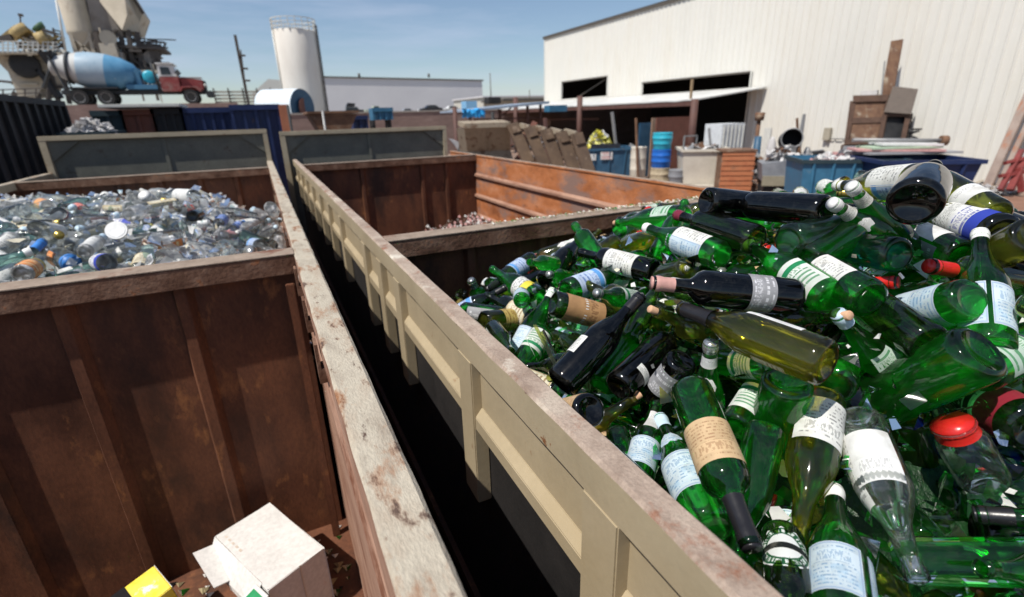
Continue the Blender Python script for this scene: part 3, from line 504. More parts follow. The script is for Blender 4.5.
GREEN_POSES = [('bordeaux',0.878,0.154,-0.597,-0.587,0.677,0.401,-0.19),('water',0.752,0.508,-0.553,0.058,-0.7,-0.54,0.463),('water',0.492,0.68,-0.621,0.229,0.397,-0.67,0.584),('burgundy',0.578,0.76,-0.771,-0.13,0.153,0.768,-0.608),('burgundy',0.479,0.918,-0.827,0.699,0.643,-0.21,0.232),('burgundy',0.445,0.813,-0.72,0.199,-0.495,0.204,-0.821),('bordeaux',0.468,0.663,-0.517,0.42,-0.8,0.379,0.199),('beer',0.456,0.486,-0.725,0.229,0.438,-0.528,0.69),('burgundy',0.515,0.849,-0.896,0.581,0.566,0.408,-0.419),('water',0.889,0.48,-0.489,0.523,0.155,0.724,0.423),('bordeaux',0.61,1.012,-0.658,0.68,-0.363,-0.305,-0.56),('burgundy',0.475,0.998,-0.914,-0.699,0.598,0.154,0.359),('champagne',1.459,0.614,-0.407,0.27,0.6,-0.371,-0.655),('bordeaux',0.605,1.008,-0.698,0.187,0.12,-0.691,-0.688),('beer',0.755,0.91,-0.538,0.374,0.299,0.342,0.809),('beer',0.926,0.116,-0.612,0.63,-0.513,-0.343,0.472),('burgundy',0.479,1.282,-0.739,0.643,0.699,-0.21,0.232),('bordeaux',1.02,0.122,-0.644,0.355,-0.608,-0.05,0.709),('champagne',0.978,0.947,-0.398,0.514,-0.833,-0.128,-0.162),('burgundy',1.016,0.042,-0.509,0.481,-0.803,0.003,0.353),('champagne',1.011,0.574,-0.448,0.702,-0.676,-0.114,-0.195),('bordeaux',0.478,1.547,-0.87,-0.633,0.402,0.404,0.523),('beer',0.837,0.356,-0.744,0.632,0.139,-0.57,0.506),('bordeaux',0.468,1.256,-0.717,0.058,-0.059,0.707,0.702),('bordeaux',0.825,0.706,-0.547,0.179,-0.588,-0.145,-0.775),('beer',0.856,1.017,-0.485,0.717,-0.098,-0.56,0.403),('bordeaux',1.084,0.52,-0.456,0.376,-0.231,0.53,0.725),('bordeaux',0.578,0.263,-0.812,-0.418,0.342,0.342,0.769),('champagne',0.581,0.98,-0.679,0.676,0.688,0.255,0.065),('water',0.673,1.212,-0.618,0.35,0.83,-0.155,-0.406),('water',0.461,0.383,-0.81,-0.656,0.684,-0.07,0.312),('water',0.558,0.359,-0.68,0.109,-0.281,0.628,-0.718),('beer',0.595,0.74,-0.652,0.186,-0.085,-0.813,0.546),('bordeaux',0.664,1.469,-0.654,0.554,-0.725,0.033,0.407),('burgundy',0.544,1.198,-0.689,0.637,-0.653,0.296,0.284),('water',1.203,1.505,-0.483,0.039,-0.064,-0.561,0.825),('beer',0.562,1.332,-0.622,0.657,0.673,0.173,-0.293),('beer',0.767,0.443,-0.703,0.546,0.673,-0.465,-0.18),('water',0.775,0.338,-0.659,0.366,0.454,-0.812,-0.009),('burgundy',0.729,0.978,-0.633,-0.746,0.66,0.054,-0.067),('bordeaux',0.455,1.602,-0.719,0.663,-0.273,0.62,0.32),('burgundy',0.668,0.702,-0.691,0.477,0.296,0.616,-0.553),('water',0.46,1.383,-0.908,-0.629,0.613,-0.478,-0.017),('beer',0.894,0.933,-0.429,0.271,0.14,-0.625,0.718),('water',0.904,0.238,-0.629,0.71,0.4,0.569,-0.107),('champagne',1.269,0.3,-0.649,-0.27,0.467,0.448,0.713),('water',1.171,1.041,-0.317,0.516,0.635,0.234,0.526),('bordeaux',1.164,0.768,-0.388,0.004,0.66,-0.292,-0.692),('bordeaux',0.596,1.496,-0.804,0.221,-0.219,0.454,0.835),('burgundy',0.966,1.054,-0.538,0.192,0.34,-0.722,0.572),('beer',0.858,1.457,-0.49,0.099,-0.448,-0.4,0.793),('water',0.53,0.355,-0.818,-0.602,0.719,-0.345,0.037),('burgundy',0.535,1.695,-0.722,-0.748,0.035,-0.504,0.429),('flask',1.146,1.494,-0.453,0.5,0.517,-0.637,-0.276),('bordeaux',0.881,0.615,-0.552,-0.078,0.219,0.739,0.632),('beer',1.245,0.511,-0.457,0.403,-0.131,0.638,-0.642),('bordeaux',0.506,0.649,-0.635,0.273,-0.296,0.817,0.413),('bordeaux',1.768,0.788,-0.265,0.196,0.055,-0.705,-0.679),('water',0.473,1.949,-0.921,0.518,0.779,-0.189,0.298),('bordeaux',0.538,1.339,-0.765,0.284,0.38,0.751,-0.459),('beer',0.903,1.436,-0.545,0.077,0.482,0.31,-0.816),('burgundy',2.28,1.474,-0.341,0.436,0.657,0.322,-0.524),('water',1.276,0.768,-0.383,0.674,0.583,-0.151,-0.428),('water',1.106,1.097,-0.537,0.557,0.781,-0.279,0.053),('beer',0.618,0.567,-0.758,0.428,-0.793,0.006,-0.434),('champagne',0.581,1.22,-0.778,0.688,0.676,0.255,0.065),('burgundy',0.515,1.351,-0.812,0.566,0.581,0.408,-0.419),('bordeaux',1.071,0.779,-0.411,0.744,0.607,-0.049,0.274),('bordeaux',1.181,1.798,-0.537,0.278,0.446,-0.67,-0.525),('bordeaux',1.401,0.611,-0.414,0.236,-0.62,0.225,-0.714),('water',1.514,1.083,-0.336,0.09,-0.177,0.603,-0.773),('beer',1.135,0.813,-0.402,0.563,0.569,-0.238,-0.55),('bordeaux',0.757,1.015,-0.742,0.637,0.679,0.229,-0.283),('burgundy',1.405,0.439,-0.567,0.684,0.486,-0.318,-0.442),('champagne',1.384,1.793,-0.496,0.354,0.432,0.453,0.695),('beer',0.727,0.968,-0.705,0.096,0.29,0.692,-0.654),('water',1.218,0.525,-0.537,0.607,0.448,0.178,0.632),('beer',0.649,1.303,-0.541,0.48,-0.736,-0.204,-0.431),('water',1.34,0.655,-0.279,0.671,-0.674,0.232,-0.206),('water',1.106,1.103,-0.449,0.781,0.557,-0.279,0.053),('burgundy',0.863,0.244,-0.767,0.415,0.748,0.518,-0.004),('bordeaux',0.501,1.899,-0.788,0.208,0.806,-0.465,0.3),('bordeaux',0.908,1.494,-0.652,0.619,0.756,-0.061,-0.203),('burgundy',1.1,1.062,-0.333,0.223,0.177,-0.677,0.678),('burgundy',0.878,1.744,-0.657,0.059,-0.639,-0.275,-0.716),('water',0.903,1.216,-0.673,-0.187,0.17,0.762,0.596),('bordeaux',1.226,1.122,-0.414,0.234,0.071,0.576,-0.78),('burgundy',0.701,0.941,-0.605,0.096,0.339,-0.724,-0.593),('beer',0.905,0.951,-0.627,0.284,0.259,-0.615,0.689),('bordeaux',1.087,1.48,-0.575,0.555,0.798,-0.151,0.179),('bordeaux',0.866,1.128,-0.594,0.666,0.69,0.174,-0.221),('bordeaux',1.578,1.368,-0.347,0.014,-0.717,0.021,0.696),('champagne',1.014,1.598,-0.5,0.014,0.566,0.599,0.566),('bordeaux',0.724,2.161,-0.833,-0.384,0.528,0.7,-0.29),('bordeaux',1.573,1.76,-0.45,0.276,0.681,-0.165,-0.659),('burgundy',0.557,1.325,-0.668,0.383,-0.846,0.332,0.167),('burgundy',0.721,2.104,-0.78,0.29,0.551,0.714,0.321),('beer',1.147,0.34,-0.327,0.388,-0.227,0.813,-0.37),('water',0.62,1.115,-0.743,0.058,-0.174,-0.671,0.719),('water',2.598,1.52,-0.324,0.229,0.397,-0.67,0.584),('bordeaux',0.711,0.985,-0.667,0.343,0.543,-0.263,0.72),('beer',1.133,1.47,-0.618,0.318,0.167,-0.551,0.753),('beer',0.772,1.783,-0.65,0.258,-0.447,-0.645,-0.564),('bordeaux',1.767,1.091,-0.334,0.481,0.227,0.568,-0.628),('beer',0.618,1.633,-0.885,-0.793,0.428,0.006,-0.434),('beer',0.773,1.474,-0.613,0.393,-0.176,-0.802,-0.413),('water',1.6,0.563,-0.276,0.61,-0.698,0.305,0.22),('champagne',2.112,1.253,-0.339,0.514,-0.833,-0.128,-0.162),('bordeaux',2.259,1.555,-0.41,0.725,-0.423,0.544,-0.006),('beer',1.042,1.225,-0.44,0.552,-0.774,-0.265,-0.162),('beer',0.838,1.434,-0.684,0.661,-0.71,-0.16,-0.182),('beer',1.739,2.049,-0.487,0.181,0.661,0.064,0.725),('water',0.782,0.148,-0.642,0.027,-0.702,0.445,-0.555),('bordeaux',0.912,0.5,-0.645,-0.636,0.709,-0.007,-0.305),('beer',0.528,1.33,-0.91,-0.544,0.594,-0.562,-0.189),('champagne',1.011,1.626,-0.73,-0.676,0.702,-0.114,-0.195),('burgundy',0.734,1.888,-0.811,0.49,0.512,-0.28,-0.648),('burgundy',0.934,2.009,-0.771,0.057,0.595,0.143,-0.789),('water',1.763,0.647,-0.301,0.52,-0.01,0.816,-0.253),('burgundy',1.004,0.671,-0.537,0.104,0.082,0.687,0.714),('bordeaux',1.322,0.788,-0.422,0.055,0.196,-0.705,-0.679),('bordeaux',0.833,2.062,-0.735,0.596,0.732,-0.077,0.321),('water',1.276,1.432,-0.648,0.583,0.674,-0.151,-0.428),('champagne',1.774,0.919,-0.524,0.636,0.658,-0.301,-0.268),('bordeaux',2.272,1.657,-0.413,0.637,-0.674,0.271,-0.257),('bordeaux',0.68,1.099,-0.814,-0.4,0.396,-0.508,0.652),('water',0.874,1.45,-0.656,0.071,0.446,-0.644,-0.618),('water',1.414,1.34,-0.519,0.03,-0.12,0.632,-0.765),('bordeaux',1.323,1.109,-0.412,0.481,0.227,0.568,-0.628),('bordeaux',1.495,0.944,-0.301,0.15,0.458,-0.594,-0.644),('bordeaux',1.272,0.777,-0.474,-0.633,0.398,0.348,0.566),('bordeaux',2.584,1.551,-0.35,0.273,-0.296,0.817,0.413),('water',0.903,0.984,-0.534,0.17,-0.187,0.762,0.596),('burgundy',1.057,1.493,-0.509,0.502,0.215,0.793,-0.268),('beer',1.042,0.975,-0.463,-0.774,0.552,-0.265,-0.162),('water',1.762,0.616,-0.53,-0.358,0.466,-0.669,0.455),('water',1.67,0.862,-0.306,0.08,-0.251,0.719,0.643),('beer',1.469,0.758,-0.401,0.795,0.5,-0.289,0.187),('beer',1.25,1.325,-0.528,0.454,-0.472,-0.599,-0.461),('water',1.49,0.563,-0.466,-0.698,0.61,0.305,0.22),('flask',1.252,1.091,-0.541,0.078,0.633,0.653,0.409),('water',1.124,1.646,-0.69,-0.288,0.764,-0.424,0.391),('bordeaux',1.686,0.311,-0.543,-0.041,0.605,-0.641,-0.47),('burgundy',1.421,1.661,-0.422,0.356,-0.635,0.274,-0.628),('beer',0.905,1.249,-0.599,0.259,0.284,-0.615,0.689),('beer',0.727,1.232,-0.644,0.29,0.096,0.692,-0.654),('champagne',1.542,0.732,-0.323,0.453,0.521,0.52,0.504),('water',1.15,0.81,-0.478,-0.441,0.08,-0.632,-0.632),('beer',1.118,1.159,-0.567,0.4,0.489,0.66,0.407),('beer',1.161,1.009,-0.411,0.708,0.301,-0.616,-0.168),('bordeaux',0.538,0.861,-0.666,0.38,0.284,0.751,-0.459),('beer',1.469,1.442,-0.649,0.5,0.795,-0.289,0.187),('bordeaux',1.427,1.688,-0.741,-0.394,0.602,-0.524,0.455),('champagne',1.163,1.996,-0.683,0.744,0.624,-0.158,0.179),('bordeaux',1.424,1.597,-0.386,0.36,0.783,0.157,0.482),('beer',0.838,0.766,-0.67,-0.71,0.661,-0.16,-0.182),('bordeaux',1.617,1.736,-0.543,0.418,-0.141,-0.659,-0.609),('water',1.528,0.777,-0.468,0.605,0.652,-0.441,-0.116),('beer',1.967,1.57,-0.371,0.434,0.174,0.736,-0.49),('bordeaux',1.321,1.815,-0.671,0.528,0.601,-0.491,-0.345),('water',1.18,1.949,-0.672,0.864,0.133,0.439,0.207),('bordeaux',0.801,1.232,-0.745,-0.458,0.426,-0.644,-0.44),('water',0.757,0.328,-0.76,0.52,0.595,0.347,-0.505),('burgundy',0.668,1.498,-0.832,0.296,0.477,0.616,-0.553),('champagne',1.631,1.586,-0.48,0.27,0.6,-0.371,-0.655),('burgundy',1.245,1.787,-0.505,0.48,-0.549,-0.666,0.153),('bordeaux',1.322,1.412,-0.495,0.196,0.055,-0.705,-0.679),('burgundy',0.578,1.44,-0.702,0.153,-0.13,0.768,-0.608),('water',0.976,1.509,-0.716,-0.774,0.415,0.034,0.476),('beer',0.787,1.569,-0.774,0.509,0.067,-0.405,-0.756),('bordeaux',0.831,1.555,-0.688,-0.423,0.725,0.544,-0.006),('bordeaux',1.382,1.18,-0.361,0.582,0.419,-0.565,-0.407),('flask',1.228,1.851,-0.612,0.673,-0.065,0.489,-0.551),('bordeaux',1.463,2.107,-0.64,0.531,-0.579,0.381,-0.488),('bordeaux',2.224,1.128,-0.367,0.69,0.666,0.174,-0.221),('water',1.073,2.085,-0.661,0.779,0.45,0.398,0.178),('bordeaux',2.265,1.494,-0.465,0.179,-0.588,-0.145,-0.775),('bordeaux',0.912,1.7,-0.709,0.709,-0.636,-0.007,-0.305),('burgundy',1.5,1.978,-0.589,0.648,-0.472,0.558,-0.213),('burgundy',1.44,1.985,-0.701,0.593,0.209,-0.776,0.047),('beer',0.747,1.694,-0.862,0.266,0.148,0.555,-0.775),('water',0.655,1.866,-0.912,0.183,0.333,0.31,0.871),('burgundy',1.1,1.138,-0.445,0.177,0.223,-0.677,0.678),('water',1.42,1.338,-0.509,0.08,-0.251,0.719,0.643),('burgundy',1.237,2.143,-0.771,0.514,-0.599,0.362,-0.496),('bordeaux',1.131,1.738,-0.775,0.332,0.039,-0.597,-0.729),('bordeaux',0.584,1.284,-0.834,-0.694,0.542,-0.147,-0.45),('burgundy',1.023,1.519,-0.639,-0.315,0.643,-0.57,-0.404),('water',0.777,1.201,-0.661,0.581,0.507,-0.517,0.372),('burgundy',1.205,1.57,-0.49,0.406,-0.822,-0.088,-0.389),('burgundy',1.113,1.972,-0.631,0.639,0.299,-0.678,-0.208),('flask',1.252,1.109,-0.456,0.633,0.078,0.653,0.409),('beer',0.767,1.757,-0.703,0.673,0.546,-0.465,-0.18),('bordeaux',2.16,0.719,-0.361,0.107,-0.402,0.593,0.69),('bordeaux',1.595,0.944,-0.511,0.458,0.15,-0.594,-0.644),('beer',1.176,0.182,-0.58,-0.377,0.627,-0.68,-0.05),('flask',2.564,1.009,-0.382,0.621,0.78,-0.068,-0.039),('bordeaux',1.29,1.49,-0.476,0.47,0.426,0.379,-0.674),('bordeaux',1.663,1.688,-0.523,0.602,-0.394,-0.524,0.455),('champagne',1.446,1.636,-0.608,0.46,0.334,0.678,0.467),('burgundy',1.004,1.529,-0.629,0.082,0.104,0.687,0.714),('beer',1.135,1.387,-0.648,0.569,0.563,-0.238,-0.55),('bordeaux',1.423,2.007,-0.597,0.524,0.457,0.691,0.197),('beer',1.123,1.57,-0.585,0.174,0.434,0.736,-0.49),('water',1.078,1.812,-0.595,0.378,0.562,0.322,-0.661),('beer',1.609,1.173,-0.385,0.61,-0.46,0.526,-0.374),('burgundy',1.55,2.001,-0.521,0.299,-0.685,0.28,-0.602),('bordeaux',2.563,1.756,-0.426,0.576,0.067,-0.814,0.044),('burgundy',1.554,1.035,-0.378,0.491,-0.854,-0.13,0.111),('burgundy',1.672,0.323,-0.583,0.804,-0.548,-0.13,0.191),('bordeaux',1.272,1.423,-0.555,0.398,-0.633,0.348,0.566),('burgundy',0.863,1.956,-0.764,0.748,0.415,0.518,-0.004),('bordeaux',1.439,1.1,-0.452,0.117,-0.664,-0.071,-0.735),('beer',0.645,0.288,-0.653,0.39,0.048,-0.908,-0.148),('beer',1.982,0.983,-0.477,0.406,0.206,-0.856,-0.246),('bordeaux',1.596,0.672,-0.413,0.367,-0.611,-0.411,0.569),('flask',0.789,1.723,-0.755,0.713,0.007,-0.688,0.134),('water',0.62,1.085,-0.831,-0.174,0.058,-0.671,0.719),('water',1.03,1.988,-0.687,-0.093,0.603,0.602,-0.516),('water',1.414,0.86,-0.489,-0.12,0.03,0.632,-0.765)]
CLEAR_POSES = [('soda',-0.84,2.312,-0.668,0.311,0.635,0.311,0.635),('beer',-0.296,2.311,-0.802,0.644,-0.304,-0.312,0.629),('jar',-0.819,2.345,-0.606,0.262,-0.748,0.137,-0.594),('bordeaux',-0.02,2.295,-0.965,0.27,-0.276,0.462,0.799),('bordeaux',-0.786,2.884,-0.579,0.532,-0.67,0.144,-0.498),('beer',-0.117,2.31,-0.954,0.729,0.254,-0.35,-0.53),('bordeaux',-1.094,2.605,-0.63,0.811,-0.406,0.355,0.225),('jar',-0.638,2.463,-0.65,0.693,-0.019,0.712,-0.113),('bordeaux',-1.108,2.52,-0.589,0.577,-0.654,0.392,-0.292),('water',-0.544,3.932,-0.495,0.522,0.677,-0.238,-0.462),('bordeaux',-0.679,2.457,-0.652,0.479,-0.34,0.553,0.591),('soda',-0.07,2.293,-0.914,0.7,-0.288,-0.483,-0.44),('bordeaux',-0.722,3.57,-0.56,0.139,0.71,0.078,0.686),('flask',-0.585,2.672,-0.619,0.769,-0.639,0.014,-0.011),('water',-0.753,3.284,-0.503,0.405,0.658,-0.45,-0.448),('bordeaux',-0.447,3.132,-0.562,0.706,0.192,-0.68,-0.029),('water',-1.151,2.418,-0.588,0.218,0.733,-0.076,0.64),('soda',-0.711,2.439,-0.66,0.47,-0.069,0.723,-0.501),('jar',-0.734,2.75,-0.601,0.049,0.492,0.452,0.743),('water',-0.747,2.642,-0.609,0.489,0.647,0.45,-0.375),('jar',-0.945,2.995,-0.566,0.674,0.626,0.392,-0.01),('beer',-0.177,2.645,-0.869,0.793,-0.283,-0.403,-0.359),('bordeaux',-0.302,3.404,-0.69,0.314,0.561,-0.548,0.535),('flask',-0.155,2.927,-0.851,0.673,0.058,0.599,-0.431),('jar',-0.28,2.381,-0.805,0.655,-0.284,-0.307,0.629),('water',-1.05,3.246,-0.531,0.674,0.631,-0.038,0.382),('beer',-0.001,2.581,-0.874,0.164,0.298,-0.757,0.558),('flask',-0.857,3.628,-0.515,0.64,-0.392,-0.574,0.327),('water',-1.313,3.913,-0.453,0.213,-0.106,-0.738,0.631),('water',-0.818,2.921,-0.568,0.719,-0.683,-0.092,0.087),('beer',-0.218,2.353,-0.873,0.83,-0.498,-0.143,0.208),('jar',-0.861,2.564,-0.635,0.522,-0.607,-0.231,-0.553),('flask',-0.963,2.475,-0.648,0.659,0.531,0.512,0.147),('beer',-0.171,3.153,-0.814,0.629,0.526,0.079,-0.567),('jar',-0.151,2.877,-0.837,0.51,0.527,0.063,-0.678),('beer',-0.911,2.702,-0.618,0.741,-0.432,0.51,-0.066),('flask',-1.241,3.09,-0.562,0.743,-0.366,0.449,0.335),('water',-1.281,2.612,-0.557,0.127,-0.619,-0.157,-0.759),('flask',-0.236,2.508,-0.816,0.459,0.852,0.233,0.097),('flask',-0.953,2.864,-0.583,0.275,-0.539,0.405,0.686),('soda',-0.937,2.297,-0.669,0.304,-0.524,0.449,0.657),('bordeaux',-0.112,2.839,-0.881,0.69,0.654,0.043,0.308),('water',-0.121,4.617,-0.746,0.81,0.087,-0.563,-0.138),('flask',-0.822,3.996,-0.496,0.699,-0.315,-0.633,-0.104),('beer',-1.025,3.692,-0.573,0.677,-0.167,-0.521,0.492),('jar',-1.358,4.19,-0.493,0.691,-0.643,0.18,-0.278),('bordeaux',-0.174,2.558,-0.877,0.566,0.775,0.281,0.011),('jar',-0.105,2.963,-0.801,0.558,0.634,0.313,0.435),('water',-0.223,3.718,-0.698,0.227,0.766,0.418,0.432),('water',-1.346,4.101,-0.551,0.699,0.103,0.591,-0.389),('jar',-0.097,3.432,-0.795,0.851,0.47,-0.219,-0.09),('bordeaux',-0.952,3.589,-0.565,0.711,0.048,-0.639,0.292),('bordeaux',-1.175,3.046,-0.558,0.694,-0.625,0.339,0.114),('flask',-0.797,3.089,-0.565,0.696,-0.636,0.308,0.125),('bordeaux',-0.315,3.598,-0.678,0.412,-0.347,0.704,0.463),('flask',0.006,3.134,-0.758,0.4,0.521,-0.681,0.324),('jar',-0.142,2.716,-0.899,0.631,0.084,0.46,-0.619),('jar',-0.91,2.548,-0.638,0.601,0.697,0.25,0.302),('beer',-1.246,3.336,-0.501,0.65,0.403,0.608,0.214),('water',-0.099,4.393,-0.758,0.793,0.297,-0.506,-0.166),('bordeaux',-0.027,3.415,-0.812,0.755,-0.396,-0.466,-0.235),('beer',-0.733,4.476,-0.507,0.675,-0.518,0.515,-0.103),('flask',-1.172,3.792,-0.503,0.383,-0.683,0.201,0.588),('flask',-0.139,2.622,-0.899,0.582,-0.129,-0.47,0.651),('jar',-0.504,4.155,-0.567,0.5,-0.018,-0.676,0.542),('beer',-0.783,3.894,-0.573,0.336,0.496,-0.306,-0.74),('soda',-0.067,3.35,-0.773,0.209,0.658,0.443,-0.572),('soda',-1.264,4.34,-0.506,0.74,-0.632,0.222,-0.067),('water',-1.227,4.543,-0.531,0.12,0.396,-0.475,-0.777),('soda',-1.174,4.224,-0.574,0.858,-0.069,0.451,-0.237),('jar',-0.053,3.1,-0.811,0.669,0.063,-0.727,0.137),('bordeaux',-1.38,3.68,-0.483,0.65,0.714,0.158,0.209),('water',-0.129,4.133,-0.712,0.704,0.688,-0.037,-0.172),('flask',0.001,2.535,-0.968,0.614,0.716,0.261,-0.206),('beer',0.01,3.737,-0.755,0.517,0.851,-0.006,-0.091),('flask',-0.264,4.089,-0.726,0.618,0.285,-0.519,0.518),('beer',-1.035,2.874,-0.587,0.189,-0.16,0.742,-0.623),('jar',-0.727,4.269,-0.549,0.776,0.376,0.103,-0.497),('jar',-0.607,4.401,-0.561,0.037,0.445,0.55,0.706),('jar',-0.939,3.097,-0.562,0.4,-0.431,0.559,0.584),('flask',-0.673,3.409,-0.565,0.038,-0.038,-0.706,0.706),('bordeaux',-0.872,4.592,-0.568,0.667,0.449,-0.312,0.506),('jar',-0.065,3.233,-0.8,0.003,0.377,0.61,0.697),('soda',-0.194,3.842,-0.821,0.409,0.351,0.368,0.758),('soda',0.023,2.568,-0.981,0.741,-0.23,-0.348,0.527),('jar',-0.553,5.948,-0.885,0.613,0.079,-0.594,0.514),('jar',-0.21,3.558,-0.772,0.763,-0.586,-0.241,-0.125),('soda',-0.226,3.922,-0.786,0.866,0.318,0.371,-0.107),('flask',-1.517,4.556,-0.486,0.557,0.45,-0.527,0.458),('water',-1.073,4.181,-0.563,0.801,0.497,0.309,-0.122),('flask',-0.74,3.676,-0.565,0.147,0.526,-0.473,-0.692),('beer',-0.899,4.711,-0.573,0.331,0.553,0.054,-0.762),('flask',-0.779,3.536,-0.568,0.653,0.171,-0.586,0.448),('soda',-0.612,3.303,-0.569,0.668,-0.677,-0.204,-0.233),('flask',-0.719,3.502,-0.565,0.696,0.636,-0.308,0.125),('flask',0.006,2.837,-0.85,0.268,-0.366,0.719,0.526),('flask',-0.277,4.263,-0.731,0.636,0.163,0.677,0.333),('jar',-0.994,3.056,-0.562,0.653,-0.651,-0.271,0.277),('jar',-0.043,4.882,-0.798,0.863,-0.239,-0.445,-0.023),('bordeaux',-1.363,4.494,-0.493,0.672,0.693,-0.132,-0.224),('bordeaux',-0.841,4.965,-0.52,0.701,0.528,0.434,-0.202),('jar',-0.619,3.842,-0.561,0.204,0.58,0.405,-0.677),('beer',-0.035,3.546,-0.745,0.438,-0.88,-0.128,0.132),('jar',-0.063,3.041,-0.879,0.485,0.524,-0.034,-0.699),('soda',-0.191,3.364,-0.795,0.301,0.335,0.591,-0.669),('flask',-0.003,4.907,-0.737,0.246,-0.521,0.759,0.303),('jar',-1.019,3.863,-0.569,0.722,0.514,0.035,-0.461),('jar',-0.49,3.651,-0.569,0.692,0.358,-0.558,-0.287),('water',-0.998,4.145,-0.562,0.708,0.261,0.567,0.33),('water',0.007,4.896,-0.816,0.026,-0.255,-0.614,0.747),('soda',-0.163,3.919,-0.797,0.146,-0.676,-0.032,-0.722),('bordeaux',-1.155,3.534,-0.562,0.073,0.394,-0.476,-0.783),('flask',-0.201,3.546,-0.782,0.731,0.554,-0.32,0.238),('beer',-0.19,3.806,-0.764,0.217,-0.667,0.356,-0.618),('flask',-1.031,3.278,-0.566,0.719,-0.619,0.274,0.161),('jar',-1.18,4.078,-0.488,0.454,-0.422,0.712,0.33),('beer',-0.457,4.668,-0.58,0.419,-0.631,-0.205,0.62),('bordeaux',-0.575,6.038,-0.918,0.512,0.6,0.08,-0.61),('beer',-0.206,3.954,-0.797,0.668,-0.576,0.183,-0.433),('jar',-0.236,3.996,-0.748,0.164,-0.096,-0.581,0.791),('flask',-0.021,4.34,-0.73,0.356,0.89,-0.237,-0.16),('flask',-0.714,3.661,-0.565,0.427,-0.677,0.205,-0.563),('soda',-0.253,4.104,-0.743,0.388,-0.106,-0.591,-0.699),('jar',-1.118,4.104,-0.565,0.826,0.562,0.042,0.032),('soda',-0.084,2.544,-0.951,0.132,0.017,0.778,-0.614),('water',-0.884,3.595,-0.538,0.301,0.532,0.541,-0.578),('beer',-0.667,4.667,-0.487,0.393,0.371,-0.76,0.361),('bordeaux',-1.847,4.796,-0.514,0.58,-0.163,0.702,0.378),('water',-1.395,4.811,-0.525,0.691,0.611,0.263,0.283),('beer',-0.31,4.466,-0.674,0.122,0.219,0.846,0.471),('bordeaux',-0.528,5.947,-0.884,0.554,-0.807,0.205,-0.015),('soda',-0.726,3.12,-0.569,0.494,0.102,0.7,0.506),('bordeaux',-1.06,2.784,-0.544,0.723,-0.616,-0.191,0.246),('jar',-1.211,4.832,-0.564,0.574,-0.12,0.497,-0.64),('soda',0.01,4.124,-0.836,0.363,-0.272,0.535,0.713),('flask',-0.096,4.601,-0.87,0.163,0.251,0.555,0.776),('bordeaux',-0.784,4.727,-0.562,0.655,0.05,0.705,-0.266),('soda',-0.651,6.055,-0.932,0.246,-0.736,-0.25,-0.579),('bordeaux',-0.779,3.815,-0.562,0.662,-0.662,0.249,-0.249),('flask',-0.552,4.334,-0.558,0.228,0.596,-0.412,-0.65),('soda',-0.599,3.948,-0.569,0.308,0.51,-0.489,0.637),('jar',-0.812,4.351,-0.551,0.385,-0.049,0.595,0.704),('jar',0.002,2.727,-0.933,0.632,0.759,-0.12,0.1),('bordeaux',-0.859,5.843,-0.848,0.482,-0.7,-0.036,-0.526),('jar',-1.625,5.202,-0.566,0.77,0.628,-0.06,-0.093),('jar',-0.971,4.574,-0.572,0.212,-0.397,-0.246,-0.859),('beer',0.02,4.045,-0.79,0.151,-0.706,0.408,0.559),('soda',0.018,4.64,-0.811,0.575,0.309,-0.719,0.238),('soda',-0.865,3.677,-0.569,0.587,0.194,0.68,-0.394),('flask',-0.689,6.768,-1.019,0.693,-0.206,0.463,-0.513),('beer',-1.389,4.109,-0.465,0.583,0.243,-0.731,-0.258),('beer',0.009,3.237,-0.812,0.578,0.737,0.275,-0.216),('flask',-0.544,6.238,-0.981,0.73,0.261,-0.588,0.233),('jar',-0.821,6.259,-0.924,0.83,-0.004,0.503,0.24)]
# ------------------------------------------------------------------ the two heaps
for (t, col, b, n, labels, cap, opt, short, desc) in HEROES: pass
hero_at = []
def words16(s):
    return ' '.join(s.split()[:16])
for (t, col, b, n, labels, cap, opt, short, desc) in HEROES:
    P, Q = solve_hero(t, b, n, green_surface, **opt)
    for _ in range(2):                                   # keep clear of the steel side wall
        for v in (P, Q):
            if v.x < .46: v.x = .46
    nm = {'water': 'water_bottle', 'beer': 'beer_bottle', 'flask': 'small_bottle'}.get(t, 'wine_bottle')
    o = bottle(nm, t, col, frame_for(P, P+(Q-P).normalized()*LEN[t]), labels, cap, seg=32)
    tag(o, words16(desc), 'bottle', 'green and dark bottles heaped in the right container')
    hero_at.append((project((P+Q)/2), short))

COLWORD = {'green': 'green', 'mid': 'deep green', 'dark': 'dark green', 'black': 'black', 'olive': 'olive', 'yellow': 'yellow', 'amber': 'amber brown',
           'aqua': 'pale aqua', 'clear': 'clear', 'milky': 'scuffed clear', 'blue': 'blue', 'teal': 'teal'}
_used = set()
def place_words(px, py, marks, k=0):
    marks = sorted(marks, key=lambda m: (m[0][0]-px)**2+(m[0][1]-py)**2)
    (mx, my), s = marks[k]
    dx, dy = px-mx, py-my
    if abs(dx) > 1.8*abs(dy): w = 'right of' if dx > 0 else 'left of'
    elif abs(dy) > 1.8*abs(dx): w = 'below' if dy > 0 else 'above'
    else: w = ('below and ' if dy > 0 else 'above and ')+('right of' if dx > 0 else 'left of')
    return w+' the '+s
def unique_label(head, px, py, marks):
    cands = ['%s %s' % (head, place_words(px, py, marks, k)) for k in (0, 1, 2)]
    for near in ('just ', 'close ', 'a little ', 'slightly ', 'somewhat '):
        for k in (0, 1, 2): cands.append('%s %s%s' % (head, near, place_words(px, py, marks, k)))
    for c in cands:
        if c not in _used and len(c.split()) <= 16: _used.add(c); return c
    cands = [c for c in cands if len(c.split()) <= 12] or cands; c = min(cands, key=lambda s: len(s.split())); k = 2
    while '%s, number %d out' % (c, k) in _used: k += 1
    _used.add('%s, number %d out' % (c, k)); return c
